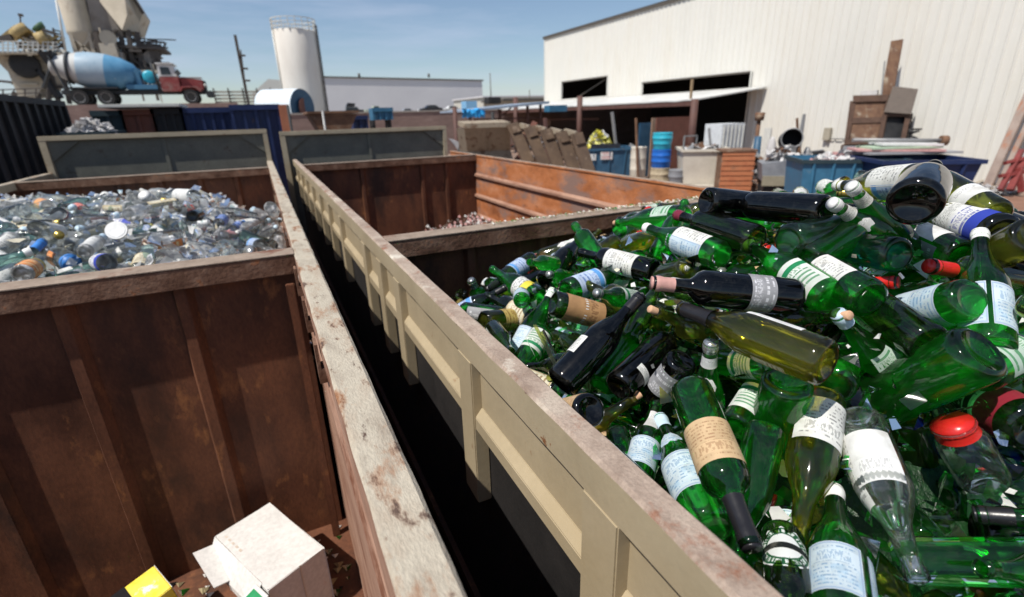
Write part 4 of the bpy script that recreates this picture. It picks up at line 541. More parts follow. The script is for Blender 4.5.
rng = random.Random(11)
def filler_style(k, rng, clear):
    if not clear:
        col = rng.choice(['green']*8+['mid']*5+['dark']*3+['black']*2+['olive']*2+['yellow', 'aqua', 'teal']) if k in ('water', 'beer', 'flask') else rng.choice(['black']*3+['dark']*5+['mid']*3+['green']*4+['olive']*4+['yellow'])
        lab = rng.choice(['water', 'water', 'greenwhite', 'plain'] if k in ('water', 'beer', 'flask') else ['white', 'cream', 'plain', 'white', 'tan', 'yellow', 'maroon', 'grey', 'lightblue'])
        has = rng.random() < .72
        cap = rng.choice([None, None, 'white', 'silver', 'lightblue']) if k in ('water', 'beer') else rng.choice([None, None, None, 'black', 'red', 'gold', 'maroon', 'cork'])
    else:
        col = rng.choice(['clear']*7+['milky']*8+['aqua']*1+['clear', 'aqua'] if rng.random() < .5 else ['clear', 'milky'])
        lab = rng.choice(['plain', 'plain', 'plain', 'white', 'white', 'lightblue', 'blueband', 'orange', 'red', 'pink', 'cream', 'cream'])
        has = rng.random() < .6
        cap = rng.choice([None, None, None, None, 'white', 'white', 'silver', 'blue', 'gold', 'lightblue', 'lightblue'])
    return col, (lab if has else None), cap
LBW = {'water': 'pale blue', 'white': 'white', 'plain': 'plain white', 'cream': 'cream', 'tan': 'tan', 'kraft': 'brown', 'blueband': 'white and blue', 'lightblue': 'light blue',
       'maroon': 'maroon', 'grey': 'grey', 'greenwhite': 'green lettered', 'yellow': 'yellow and white', 'orange': 'orange', 'red': 'red', 'pink': 'pink', 'blue': 'blue', 'gold': 'gold'}
def fill(poses, clear, marks, group):
    for k, x, y, z, qw, qx, qy, qz in poses:
        M = Matrix.Translation((x, y, z)) @ Quaternion((qw, qx, qy, qz)).to_matrix().to_4x4()
        if not clear: M = M @ Matrix.Scale(.86, 4)
        else: M = M @ Matrix.Scale(1.22, 4)
        col, lab, cap = filler_style(k, rng, clear)
        L0 = LEN[k]; body = [h for h, r in PROF[k] if r > .93*RAD[k]]; h0, h1 = min(body)+.01, max(body)-.006
        labels = []
        if lab:
            a = rng.uniform(0, 360); hh = rng.uniform(.55, 1)
            labels = [(round(h0, 3), round(h0+(h1-h0)*hh, 3), rng.choice([130, 170, 210]), round(a/45)*45, lab)]
            if rng.random() < .35 and not clear: labels[0] = labels[0]+(rng.randint(1, 9),)
        br = rng.choice([.45, .6, .7]) if (rng.random() < (.5 if not clear else .2) and not lab) else None
        capspec = None if (br or not cap) else ((cap, .02) if k in ('water', 'beer', 'flask', 'jar', 'soda') or cap == 'cork' else (cap, .05))
        nm = {'water': 'water_bottle', 'beer': 'beer_bottle', 'flask': 'small_bottle', 'jar': 'glass_jar', 'soda': 'soda_bottle'}.get(k, 'wine_bottle')
        if clear and k == 'water': nm = 'tall_bottle'
        if br: nm = 'broken_bottle'
        o = bottle(nm, k, col, M, labels, capspec, seg=20, broken=br)
        c = M @ Vector((0, 0, L0/2)); px, py = project(c)
        head = '%s%s %s' % ('broken ' if br else '', COLWORD[col], {'wine_bottle': 'wine bottle', 'glass_jar': 'jar'}.get(nm, nm.replace('_', ' ').replace('broken bottle', 'bottle')))
        if lab: head += ' with %s label' % LBW[lab]
        elif capspec: head += ' with %s top' % {'lightblue': 'pale blue'}.get(cap, cap)
        tag(o, unique_label(head, px, py, marks), 'jar' if nm == 'glass_jar' else 'bottle', group)
fill(GREEN_POSES, False, hero_at, 'green and dark bottles heaped in the right container')

# shards and crushed glass filling the gaps between the bottles: nobody could count them
def shards(name, label, surface, x0, x1, y0, y1, n, mats, off, up, size, seed, group=None):
    rg = random.Random(seed); mb = MB(); g = 46
    vs = [(x0+(x1-x0)*i/g, y0+(y1-y0)*j/g, surface(x0+(x1-x0)*i/g, y0+(y1-y0)*j/g)-off+.012*noise.noise(Vector((i*.9, j*.9, 0)))) for j in range(g+1) for i in range(g+1)]
    mb.add(vs, [(j*(g+1)+i, j*(g+1)+i+1, (j+1)*(g+1)+i+1, (j+1)*(g+1)+i) for j in range(g) for i in range(g)], mats[0])
    for _ in range(n):
        x = rg.uniform(x0, x1); y = rg.uniform(y0, y1); z = surface(x, y)-off+rg.uniform(0, up)
        s = size*rg.uniform(.35, 1.2); nrm = Vector((rg.gauss(0, 1), rg.gauss(0, 1), rg.gauss(0, 1.2))).normalized()
        a = nrm.orthogonal().normalized(); b = nrm.cross(a); k = rg.choice([3, 4, 5]); bend = rg.uniform(-.5, .5)*s
        pts = []
        for i in range(k):
            t = 2*math.pi*i/k+rg.uniform(-.4, .4); r = s*rg.uniform(.5, 1)
            pts.append(Vector((x, y, z))+a*r*math.cos(t)+b*r*math.sin(t)+nrm*bend*math.cos(t)**2)
        c = Vector((x, y, z)); mt = rg.choice(mats[1:])
        mb.add([c]+pts, [(0, 1+i, 1+(i+1) % k) for i in range(k)], mt, smooth=True)
    o = mb.build(name); tag(o, label, 'glass shards', kind='stuff'); return o
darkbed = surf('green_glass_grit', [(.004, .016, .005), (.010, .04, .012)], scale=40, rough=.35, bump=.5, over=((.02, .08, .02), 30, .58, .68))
palebed = surf('pale_glass_grit', [(.36, .36, .35), (.60, .60, .58)], scale=30, rough=.5, bump=.6, over=((.60, .60, .58), 26, .5, .6))
sg = [G['green'], G['mid'], G['green'], G['dark']]*6+[G['olive'], G['yellow'], G['aqua'], G['green'], LB['plain']]
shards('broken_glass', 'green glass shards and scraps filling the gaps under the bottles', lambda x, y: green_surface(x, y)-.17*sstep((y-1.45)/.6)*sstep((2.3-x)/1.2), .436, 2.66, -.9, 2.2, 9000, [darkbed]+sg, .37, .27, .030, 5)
sc_ = [G['milky']]*8+[G['clear']]*6+[G['aqua'], LB['plain'], LB['plain'], LB['cream']]
shards('broken_glass', 'clear glass shards and scraps under the pale bottles', clear_surface, -2.26, .045, 2.27, 6.84, 4800, [palebed]+sc_, .14, .155, .045, 6)
mb = MB(); rg = random.Random(17)
for _ in range(150):
    x = rg.uniform(.48, 1.9); y = rg.uniform(.45, 1.35); z = green_surface(x, y)-rg.uniform(.07, .2); s = rg.uniform(.004, .013); n_ = Vector((rg.gauss(0, 1), rg.gauss(0, 1), 1.2)).normalized(); a = n_.orthogonal().normalized(); b = n_.cross(a); c = Vector((x, y, z))
    p4 = [c+a*s*rg.uniform(.6, 1.2)+b*s*rg.uniform(-.3, .3), c+b*s*rg.uniform(.5, 1)+n_*s*.3, c-a*s*rg.uniform(.5, 1.1), c-b*s*rg.uniform(.5, 1)-n_*s*.2]
    mb.add(p4, [(0, 1, 2, 3)], rg.choice([LB['plain'], LB['white'], LB['plain'], K['white'], LB['cream'], K['silver'], LB['water']]))
tag(mb.build('paper_scraps'), 'torn label scraps and foil bits scattered among the green bottles', 'paper scraps', kind='stuff')
# crushed glass left lying along the divider beam
mb = MB(); rg = random.Random(9)
for _ in range(420):
    t = rg.random()**.7; x = .95+t*1.7; y = 2.235+rg.uniform(-.02, .02); z = -.497+rg.uniform(0, .012)*(.4+t); s = rg.uniform(.004, .013)
    mb.add([(x, y, z+s*.5), (x+s*rg.uniform(.4, 1), y+s*.4, z), (x-s*.6, y+s*rg.uniform(.2, .8), z+s*.2), (x+.1*s, y-s*.8, z)], [(0, 1, 2), (0, 2, 3), (0, 3, 1)], rg.choice([G['olive'], G['green'], LB['cream'], LB['plain']]))
tag(mb.build('glass_crumbs'), 'crushed green glass crumbs lying along the top of the divider beam', 'glass crumbs', kind='stuff')
# small pale leavings on the floor of the far right compartment
mb = MB()
for _ in range(260):
    x = rg.uniform(1.9, 2.66); y = rg.uniform(6.1, 6.8); z = -1.50+.14*math.exp(-((x-2.6)/.35)**2)+rg.uniform(0, .05); s = rg.uniform(.012, .04)
    mb.add([(x, y, z+s), (x+s*rg.uniform(.4, 1), y+s*.4, z), (x-s*.6, y+s*.5, z+s*.2), (x, y-s*.8, z)], [(0, 1, 2), (0, 2, 3), (0, 3, 1)], rg.choice([G['milky'], LB['plain'], LB['pink'], G['clear']]))
tag(mb.build('glass_leavings'), 'thin drift of pale broken glass on the floor of the empty compartment', 'glass shards', kind='stuff')

# ---- what stands out in the pale heap
def clear_hero(t, col, b, n, labels, cap, name, short, desc, **o):
    P, Q = solve_hero(t, b, n, clear_surface, grow=1.0, **o)
    ob = bottle(name, t, col, frame_for(P, P+(Q-P).normalized()*LEN[t]), labels, cap, seg=24)
    tag(ob, words16(desc), 'jar' if 'jar' in name else 'bottle', 'clear bottles and jars heaped in the left container'); return (project((P+Q)/2), short)
CM = []
for a in [
 ('magnum','clear',(196,197),(158,195),[(.03,.17,200,0,'plain')],None,'large_bottle','white wrapped cylinder','thick clear bottle with wide white label lying on the back crest',dict(lift=.03)),
 ('soda','milky',(84,252),(104,236),[(.02,.11,200,0,'plain')],('lightblue',.06),'soda_bottle','blue and white bottle','white bottle with blue upper part tilted on the pale heap',dict(lift=.04)),
 ('jar','milky',(22,274),(36,265),[(.01,.08,200,0,'orange')],('gold',.02),'glass_jar','orange jar at the beam','orange labelled jar lying against the front divider beam',dict(lift=.03)),
 ('bordeaux','clear',(35,228),(76,235),[(.04,.16,160,0,'plain')],('cork',.02),'tall_bottle','long white label bottle','clear bottle with long white label and cork in the left part',dict(lift=.03)),
 ('jar','clear',(83,212),(75,207),[(.01,.08,220,0,'red')],None,'glass_jar','bright red jar','jar with bright red label near the back left crest',dict(lift=.03)),
 ('jar','milky',(47,206),(38,203),[(.01,.08,220,0,'orange')],None,'glass_jar','orange red jar','jar with orange red label in the back left part',dict(lift=.03)),
 ('jar','clear',(58,213),(66,219),[(.01,.08,220,0,'pink')],('white',.02),'glass_jar','pink jar','jar with pink label between the red ones',dict(lift=.03)),
 ('soda','clear',(232,230),(244,222),[(.02,.12,220,0,'blue')],('blue',.03),'soda_bottle','blue bottle at the right','bottle with bright blue label near the right side wall',dict(lift=.03)),
 ('flask','clear',(218,224),(227,216),[(.02,.12,220,0,'blue')],('white',.03),'small_bottle','blue label flask','small bottle with blue label behind the bright blue one',dict(lift=.03)),
 ('flask','black',(192,216),(202,214),[],('black',.02),'small_bottle','black flask','small black bottle lying on the back slope',dict(lift=.03)),
 ('champagne','clear',(262,246),(240,243),[(.03,.12,200,0,'lightblue')],None,'tall_bottle','light blue label bottle by the wall','clear bottle with light blue label near the right wall',dict(lift=.03)),
 ('jar','clear',(108,263),(98,262),[(.01,.08,220,0,'blueband')],('white',.02),'glass_jar','dark blue label jar','jar with dark blue label near the front beam',dict(lift=.03)),
 ('burgundy','milky',(130,215),(150,207),[],None,'tall_bottle','big scuffed bottle','big scuffed colourless bottle right of the middle',dict(lift=.04)),
 ('flask','milky',(270,207),(276,214),[],('yellow',.05),'small_bottle','yellow topped flask','small bottle with yellow top leaning on the right side wall',dict(lift=.02)),
]:
    CM.append(clear_hero(*a[:-1], **a[-1]))
mb = MB(); p = at_depth(117, 231, 3.2)
zz = clear_surface(p.x, p.y); p = on_z(117, 231, zz+.05)
d = (-p).normalized(); d = (d+Vector((-.25, -.1, .55))).normalized()
mb.cyl(p, p+d*.012, .043, .043, 28, K['white']); mb.cyl(p+d*.012, p+d*.0135, .036, .035, 28, K['white'])
tag(mb.build('jar_lid', loc=p), 'round white jar lid lying face up among clear bottles', 'lid'); CM.append((project(p), 'round white lid'))
fill(CLEAR_POSES, True, CM, 'clear bottles and jars heaped in the left container')
# ------------------------------------------------------------------ the steel containers
RUST_IN = surf('brown_rusted_steel', [(.052, .018, .009), (.115, .042, .020), (.165, .062, .028)], scale=4, rough=.68, bump=.10, stretch=(1, 1, .45), mott=.45, fine=110, over=((.27, .11, .04), 11, .58, .70), over2=((.035, .016, .010), 2.6, .50, .66), spec=.4)
RUST_OR = surf('orange_rusted_steel', [(.24, .085, .036), (.43, .155, .06), (.52, .24, .13)], scale=4.2, rough=.85, bump=.3, stretch=(1, .5, 1.1), over=((.24, .15, .12), 3.2, .50, .62), over2=((.10, .035, .02), 7, .60, .72), spec=.15)
RAIL_TOP = surf('worn_rail_top', [(.24, .175, .135), (.36, .28, .225), (.44, .37, .30)], scale=9, rough=.8, bump=.35, over=((.22, .085, .045), 11, .56, .68), over2=((.55, .50, .42), 6, .58, .66), spec=.2, fine=140, mott=.35)
RAIL_CREAM = surf('worn_cream_rail', [(.30, .25, .195), (.44, .39, .31), (.36, .29, .22)], scale=7, rough=.8, bump=.35, over=((.27, .125, .06), 10, .53, .66), over2=((.10, .065, .05), 20, .58, .66), spec=.2, fine=140, stretch=(1.6, .6, 1))
TAN = surf('tan_paint', [(.35, .285, .185), (.41, .335, .22)], scale=3, rough=.5, bump=.05, mott=.10, over=((.22, .11, .055), 9, .655, .70), over2=((.36, .285, .175), 2, .5, .75), spec=.35)
PINKISH = surf('primer_pink_steel', [(.26, .135, .09), (.40, .245, .175)], scale=7, rough=.8, bump=.3, over=((.17, .07, .04), 8, .55, .68), stretch=(1, .3, 1), spec=.2)
BEAM = surf('rusty_beam', [(.08, .038, .022), (.16, .085, .055), (.24, .15, .105)], scale=8, rough=.8, bump=.35, over=((.30, .10, .03), 8, .60, .70), stretch=(1, 1, 1), spec=.2)
BEAM_TOP = surf('scraped_beam_top', [(.22, .165, .125), (.33, .26, .205)], scale=10, rough=.8, bump=.3, over=((.16, .07, .045), 9, .55, .7), spec=.2)
def worn_edge(m, zedge, colour):
    nt = m.node_tree; L = nt.links.new; b = [n for n in nt.nodes if n.type == 'BSDF_PRINCIPLED'][0]; src = b.inputs['Base Color'].links[0].from_socket
    tc = N(nt, 'ShaderNodeTexCoord'); sp = N(nt, 'ShaderNodeSeparateXYZ'); L(tc.outputs['Object'], sp.inputs[0])
    nz = N(nt, 'ShaderNodeTexNoise', i_Scale=38, i_Detail=7, i_Roughness=.7); L(tc.outputs['Object'], nz.inputs['Vector'])
    a = N(nt, 'ShaderNodeMath', operation='MULTIPLY_ADD'); L(nz.outputs[0], a.inputs[0]); a.inputs[1].default_value = .05; L(sp.outputs[2], a.inputs[2])
    g = N(nt, 'ShaderNodeMath', operation='GREATER_THAN'); L(a.outputs[0], g.inputs[0]); g.inputs[1].default_value = zedge
    mx = N(nt, 'ShaderNodeMix', data_type='RGBA'); L(g.outputs[0], mx.inputs[0]); L(src, mx.inputs[6]); mx.inputs[7].default_value = c4(colour); L(mx.outputs[2], b.inputs['Base Color'])
TAN_RAIL = surf('tan_paint_worn_edge', [(.35, .285, .185), (.41, .335, .22)], scale=3, rough=.5, bump=.06, mott=.08, over=((.20, .09, .04), 12, .67, .70), over2=((.36, .285, .175), 2, .5, .75), spec=.35)
worn_edge(TAN_RAIL, -.502+.0255, (.16, .095, .07))
OLIVE = surf('dark_olive_gate', [(.10, .10, .085), (.15, .15, .125)], scale=5, rough=.7, bump=.15, over=((.07, .045, .03), 6, .6, .72))  # gate panel, rib and gussets, darker than the tan frame
GATE_TAN = surf('gate_tan_paint', [(.33, .28, .20), (.42, .36, .26)], scale=6, rough=.6, bump=.15, over=((.24, .13, .07), 9, .6, .7))

BLK = surf('gap_shade_black', [(.006, .005, .005), (.014, .011, .010)], scale=4, rough=.85, bump=.2)  # lower side wall blackened: the shade of the gap is put into the colour
def chipped_rail(name, x0, x1, y0, y1, z0, z1, mat_top, mat_side, parent, seed, step=.03):
    """hollow-section rail with slightly dented edges; top and flanks differ in wear"""
    rg = random.Random(seed); mb = MB(); n = int((y1-y0)/step); ch = .006
    prof = [(x0, z0), (x0, z1-ch), (x0+ch, z1), (x1-ch, z1), (x1, z1-ch), (x1, z0)]
    rows = []
    for k in range(n+1):
        y = y0+(y1-y0)*k/n; row = []
        for i, (x, z) in enumerate(prof):
            j = .0022 if i in (1, 2, 3, 4) else .0008
            row.append((x+j*noise.noise(Vector((y*9, i*3.3, seed))), y, z+j*1.1*noise.noise(Vector((y*7+5, i*2.1, seed)))+(.002*noise.noise(Vector((y*1.3, 0, seed)))))) 
        rows.append(row)
    vs = [v for r in rows for v in r]; m = len(prof); top = []; side = []
    for k in range(n):
        for i in range(m):
            j = (i+1) % m; f = (k*m+i, k*m+j, (k+1)*m+j, (k+1)*m+i)
            (top if i in (1, 2, 3) else side).append(f)
    side += [tuple(range(m)), tuple(reversed(range(n*m, n*m+m)))]
    mb.add(vs, top, mat_top); a = len(mb.v)-len(vs)
    for f in side: mb.f.append(tuple(i+a for i in f)); mb.m.append(mb.mi(mat_side)); mb.sm.append(False)
    return mb.build(name, parent=parent)

def ribbed_partition(parent, xa, xb, y, ztop, zbot, ribs, front=.07):
    o = MB().box(xa, xb, y, y+.012, zbot, ztop-.02, RUST_IN).build('partition', parent=parent)
    bt = MB(); bt.box(xa, xb, y-front+.002, y+.045, ztop-.085, ztop-.004, BEAM); bt.build('beam', parent=o, bevel=.004)
    tp = MB(); tp.box(xa+.001, xb-.001, y-front, y+.047, ztop-.004, ztop, BEAM_TOP); tp.build('beam_cap', parent=o)
    for rx in ribs:
        mb = MB(); w = .030; d = .030; zz = ztop-.35 if False else ztop-.085
        mb.prism([(rx, y-.0005), (rx+.012, y-d), (rx+w+.02, y-d), (rx+w+.045, y-.0005)], zbot, zz, RUST_IN, axis='z'); mb.build('rib', parent=o, bevel=.002)
    return o

LEFT = empty('waste_container', 'left rusty roll-off container heaped with clear glass, cream worn top rail', 'container', 'open-topped steel containers with glass', (-1.1, 3, GZ))
def local(o): return o
LX0, LX1 = -2.3, .05
def par(o, root): o.parent = root; o.matrix_parent_inverse = Matrix.Translation(-Vector(root.location)); return o
class Sub:
    """gives builders a parent whose offset is undone, so that parts are drawn in scene coordinates"""
_build = MB.build
def build(self, name, mat=None, parent=None, bevel=0, loc=None):
    o = _build(self, name, mat, None, bevel, loc)
    if parent is not None:
        o.parent = parent; off = Vector((0, 0, 0)); q = parent
        M = parent_world(parent); o.matrix_parent_inverse = M.inverted()
    return o
def parent_world(o):
    M = Matrix.LocRotScale(o.location, o.rotation_euler, o.scale)
    return (parent_world(o.parent) @ o.matrix_parent_inverse @ M) if o.parent else M
MB.build = build

YN, YF = -1.6, 7.9
# left container
MB().box(LX0, LX1+.03, YN, YF, -1.97, -1.93, RUST_IN).build('floor_plate', parent=LEFT)
MB().box(LX0-.02, LX0, YN, YF, -1.93, -.55, RUST_IN).build('side_wall', parent=LEFT)
w = MB().box(LX1+.022, LX1+.034, YN, YF, -1.93, -.575, PINKISH); w.build('side_wall', parent=LEFT)
MB().box(LX0, LX1, YN-.02, YN, -1.93, -.55, RUST_IN).build('end_wall', parent=LEFT)
chipped_rail('top_rail', LX1, .1225, YN, YF, -.575, -.50, RAIL_CREAM, PINKISH, LEFT, 3)
chipped_rail('top_rail', LX0-.05, LX0+.02, YN, YF, -.575, -.50, RAIL_CREAM, GATE_TAN, LEFT, 4)
for z, d in ((-.66, .018), (-.85, .012)):
    MB().prism([(LX1+.0225-d, z), (LX1+.0225, z+.05), (LX1+.0225, z-.05)], YN, 2.22, PINKISH).build('stiffener', parent=LEFT)
for y in (1.25, 1.62, 2.02, 2.9, 3.9, 5.2):
    b = MB(); b.box(LX1-.014, LX1+.0215, y, y+.05, -.640, -.600, BEAM); b.box(LX1-.014, LX1-.006, y, y+.05, -.60, -.53, BEAM); b.build('bracket', parent=LEFT)
ribbed_partition(LEFT, LX0, LX1+.001, 2.222, -.50, -1.93, [-.405, -.775, -1.14, -1.52, -1.9])
ribbed_partition(LEFT, LX0, LX1, 6.86, -.505, -1.93, [-.35, -.72, -1.1, -1.48, -1.86])
MB().box(-.004, .030, 2.125, 2.152, -1.93, -.62, RUST_IN).build('corner_post', parent=LEFT, bevel=.003)
# outside of the left container towards the gap
for y in [v*.75-1.4 for v in range(13)]:
    MB().box(.086, .120, y, y+.09, -2.0, -.576, TAN).build('outer_post', parent=LEFT)
def end_gate(root, x0, x1, zt):
    g = MB().box(x0+.04, x1-.04, 7.955, 7.967, -1.9, zt-.045, OLIVE).build('end_gate', parent=root)
    MB().box(x0-.03, x1+.02, 7.90, 7.98, zt-.055, zt, GATE_TAN).build('gate_top_rail', parent=g, bevel=.004)
    MB().box(x0-.03, x0+.04, 7.902, 7.978, -1.9, zt-.056, GATE_TAN).build('gate_stile', parent=g, bevel=.004)
    MB().box(x1-.04, x1+.02, 7.902, 7.978, -1.9, zt-.056, GATE_TAN).build('gate_stile', parent=g, bevel=.004)
    for a, s in ((x0+.04, 1), (x1-.04, -1)):
        MB().prism([(a, zt-.056), (a+s*.32, zt-.056), (a, zt-.30)], 7.93, 7.945, OLIVE).build('gusset', parent=g)
    MB().box((x0+x1)/2-.02, (x0+x1)/2+.02, 7.94, 7.953, -1.9, zt-.057, OLIVE).build('gate_rib', parent=g)
end_gate(LEFT, -2.29, .10, -.085)

RX0, RX1 = .382, 2.72
RIGHT = empty('waste_container', 'right container with tan outer side, heaped with green bottles in front', 'container', 'open-topped steel containers with glass', (1.55, 3, GZ))
MB().box(RX0+.02, RX1, YN, YF, -1.60, -1.56, RUST_IN).build('floor_plate', parent=RIGHT)
MB().box(RX0+.040, RX0+.050, YN, YF, -.79, -.5785, RUST_IN).build('side_wall', parent=RIGHT)
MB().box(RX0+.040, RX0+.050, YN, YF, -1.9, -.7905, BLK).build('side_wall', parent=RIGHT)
MB().box(RX1, RX1+.014, YN, YF, -1.9, -.5225, RUST_OR).build('side_wall', parent=RIGHT)
MB().box(RX0+.05, RX1, YN-.02, YN, -1.9, -.55, RUST_IN).build('end_wall', parent=RIGHT)
chipped_rail('top_rail', RX0, RX0+.052, YN, YF, -.578, -.50, RAIL_TOP, TAN_RAIL, RIGHT, 8)
chipped_rail('top_rail', RX1-.008, RX1+.03, YN, YF, -.522, -.50, BEAM_TOP, RUST_OR, RIGHT, 9)
for z in (-.79, -1.08, -1.37):
    MB().prism([(RX1-.03, z-.012), (RX1-.03, z+.012), (RX1-.0005, z+.035), (RX1-.0005, z-.03)], 2.24, 6.86, PINKISH).build('wall_rib', parent=RIGHT)
ribbed_partition(RIGHT, RX0+.049, RX1-.001, 2.235, -.502, -1.56, [.8, 1.2, 1.6, 2.0, 2.4])
ribbed_partition(RIGHT, RX0+.049, RX1-.001, 6.86, -.502, -1.56, [1.10, 1.90, 2.25])
end_gate(RIGHT, .30, 2.66, -.125)
# outer side: pressed panel, posts and sloping ledge
MB().box(RX0+.024, RX0+.036, YN, YF, -.715, -.5785, TAN).build('outer_panel', parent=RIGHT)
MB().prism([(RX0+.0355, -.7155), (RX0+.0235, -.7155), (RX0+.004, -.740), (RX0+.004, -.778), (RX0+.0355, -.778)], YN, YF, TAN, axis='y').build('ledge', parent=RIGHT, bevel=.002)
for y in [-1.3, -.55, -.1, .46, 1.06, 1.80, 2.13, 2.50, 3.35, 3.95, 4.55, 5.2, 5.85, 6.5, 7.2]:
    MB().box(RX0-.002, RX0+.0395, y, y+.095, -1.02, -.5785, TAN).build('outer_post', parent=RIGHT, bevel=.003)

# ------------------------------------------------------------------ litter on the floor of the near left compartment
CARD = surf('white_cardboard', [(.60, .58, .55), (.70, .68, .65)], scale=4, rough=.8, bump=.08, over=((.62, .50, .45), 5, .62, .72))
def open_carton(name, label, cat, base, ux, uy, uz, sx, sy, sz, mat, flaps, flapmat=None):
    """base corner, three unit axes, sizes; box walls with thickness, flaps hinged at the rim"""
    B = Vector(base); X, Y, Z = Vector(ux).normalized(), Vector(uy).normalized(), Vector(uz).normalized()
    M = Matrix((X, Y, Z)).transposed().to_4x4(); M.translation = B
    mb = MB(); mb.box(0, sx, 0, sy, 0, sz, mat, M); o = mb.build(name, bevel=.004, loc=B+X*sx/2+Y*sy/2)
    for pts, n in flaps:
        q = [M @ Vector(p) for p in pts]; nn = (q[1]-q[0]).cross(q[2]-q[0]).normalized()*.004
        m2 = MB(); m2.add(q+[v+nn for v in q], [(0, 1, 2, 3), (7, 6, 5, 4), (0, 4, 5, 1), (1, 5, 6, 2), (2, 6, 7, 3), (3, 7, 4, 0)], flapmat or mat)
        m2.build('flap', parent=o)
    tag(o, label, cat); return o
# corners of the lid read from the photograph at the height of the box top
zt = -1.62
c_back = on_z(269, 503, zt); c_right = on_z(324, 547, zt); c_left = on_z(224, 546, zt)
ux = (c_right-c_back); uy = (c_left-c_back); uy = (uy-ux*uy.dot(ux)/ux.length_squared)
Lx, Ly = ux.length, uy.length
b0 = Vector((c_back.x, c_back.y, -1.93))
Zc = (Vector((0, 0, 1))).normalized()
hh = zt+1.93
open_carton('carton', 'crumpled white cardboard box in the corner of the near left compartment', 'box', b0, ux, uy, Vector((0, 0, 1)), Lx, Ly, hh, CARD,
    [([(0, Ly, hh), (Lx*.9, Ly, hh), (Lx*.85, Ly+.05, hh-.075), (0, Ly+.05, hh-.10)], 0)])
cart = [o for o in bpy.data.objects if o.name == 'carton'][0]
CMx = Matrix((ux.normalized(), uy.normalized(), Vector((0, 0, 1)))).transposed().to_4x4(); CMx.translation = b0
TAPE = surf('brown_tape', [(.55, .46, .38), (.62, .54, .46)], scale=9, rough=.35, bump=.05)
mk = MB()
for k in range(5): mk.box(Lx*(.08+.07*k), Lx*(.12+.07*k), Ly*.86, Ly*.90, hh+.0008, hh+.0012, TAPE, CMx)
mk.build('faint_print', parent=cart)
rgc = random.Random(3)
for v in cart.data.vertices:
    v.co += Vector((rgc.uniform(-1, 1), rgc.uniform(-1, 1), rgc.uniform(-1, .4)))*.006
f2 = MB(); a_ = [CMx @ Vector(p) for p in ((Lx*.02, Ly+.002, hh*.9), (Lx*.02, Ly+.09, hh*.97), (Lx*.45, Ly+.10, hh*.80), (Lx*.45, Ly+.004, hh*.72))]
f2.add(a_+[v+Vector((0, 0, .004)) for v in a_], [(0, 1, 2, 3), (7, 6, 5, 4), (0, 4, 5, 1), (1, 5, 6, 2), (2, 6, 7, 3), (3, 7, 4, 0)], CARD); f2.build('flap', parent=cart)
MB().box(Lx+.0008, Lx+.002, Ly*.45, Ly*.47, .0, hh, TAPE, CMx).build('seam', parent=cart)
MB().box(Lx*.12, Lx*.34, Ly*.62, Ly*.70, hh+.0008, hh+.0012, K['black'], CMx).build('print_mark', parent=cart) if False else None
YEL = surf('yellow_striped_board', [(.80, .62, .05), (.85, .70, .12)], scale=14, rough=.6, bump=.1, over=((.75, .74, .68), 9, .58, .64))
yb = on_z(186, 552, -1.60)
ax = Vector((.55, .55, .35)).normalized()
a = Vector((.8, .45, .12)).normalized(); bb = Vector((-.45, .85, 0)).normalized(); cc = a.cross(bb)
YM = Matrix((a, bb, cc)).transposed().to_4x4(); YM.translation = yb+Vector((-.22, -.20, -.24))
mb = MB().box(0, .22, 0, .17, 0, .16, YEL, YM); yo = mb.build('carton', bevel=.003, loc=YM.translation)
st = MB(); st.box(.065, .115, -.001, .171, .1605, .162, K['black'], YM); st.box(.065, .115, -.002, -.0005, 0, .161, K['black'], YM); st.build('stripe', parent=yo)
st = MB(); st.box(.2205, .222, 0, .17, 0, .16, CARD, YM); st.build('end_face', parent=yo)
tag(yo, 'small yellow box with black stripe at the bottom left', 'box')
gp = on_z(244, 588, -1.62)
GM = Matrix.Translation(gp+Vector((-.0, -.06, -.03))) @ Matrix.Rotation(R(28), 4, 'Z') @ Matrix.Rotation(R(-18), 4, 'Y')
mb = MB(); mb.box(-.07, .07, -.045, .045, -.29, .0, CARD, GM); go = mb.build('green_sided_box', bevel=.002, loc=gp)
MB().box(-.055, .055, -.032, .032, .0005, .002, K['green'], GM).build('green_panel', parent=go)
tag(go, 'small white box with green face beside the white carton', 'box')
mb = MB(); rg = random.Random(4); STRAW = surf('dusty_straw', [(.20, .15, .08), (.42, .35, .20)], scale=20, rough=.9, bump=.2)
for _ in range(900):
    x = rg.uniform(-1.3, .03); y = rg.uniform(.6, 2.2); s = rg.uniform(.008, .03); z = -1.925
    mb.add([(x, y, z+s*.6), (x+s, y+s*.4, z), (x-s*.7, y+s*.6, z+s*.2), (x, y-s*.8, z)], [(0, 1, 2), (0, 2, 3), (0, 3, 1)], rg.choice([STRAW, STRAW, CARD, G['mid'], K['black']]))
tag(mb.build('floor_litter'), 'crumbs of straw, paper and glass on the steel floor', 'litter', kind='stuff')
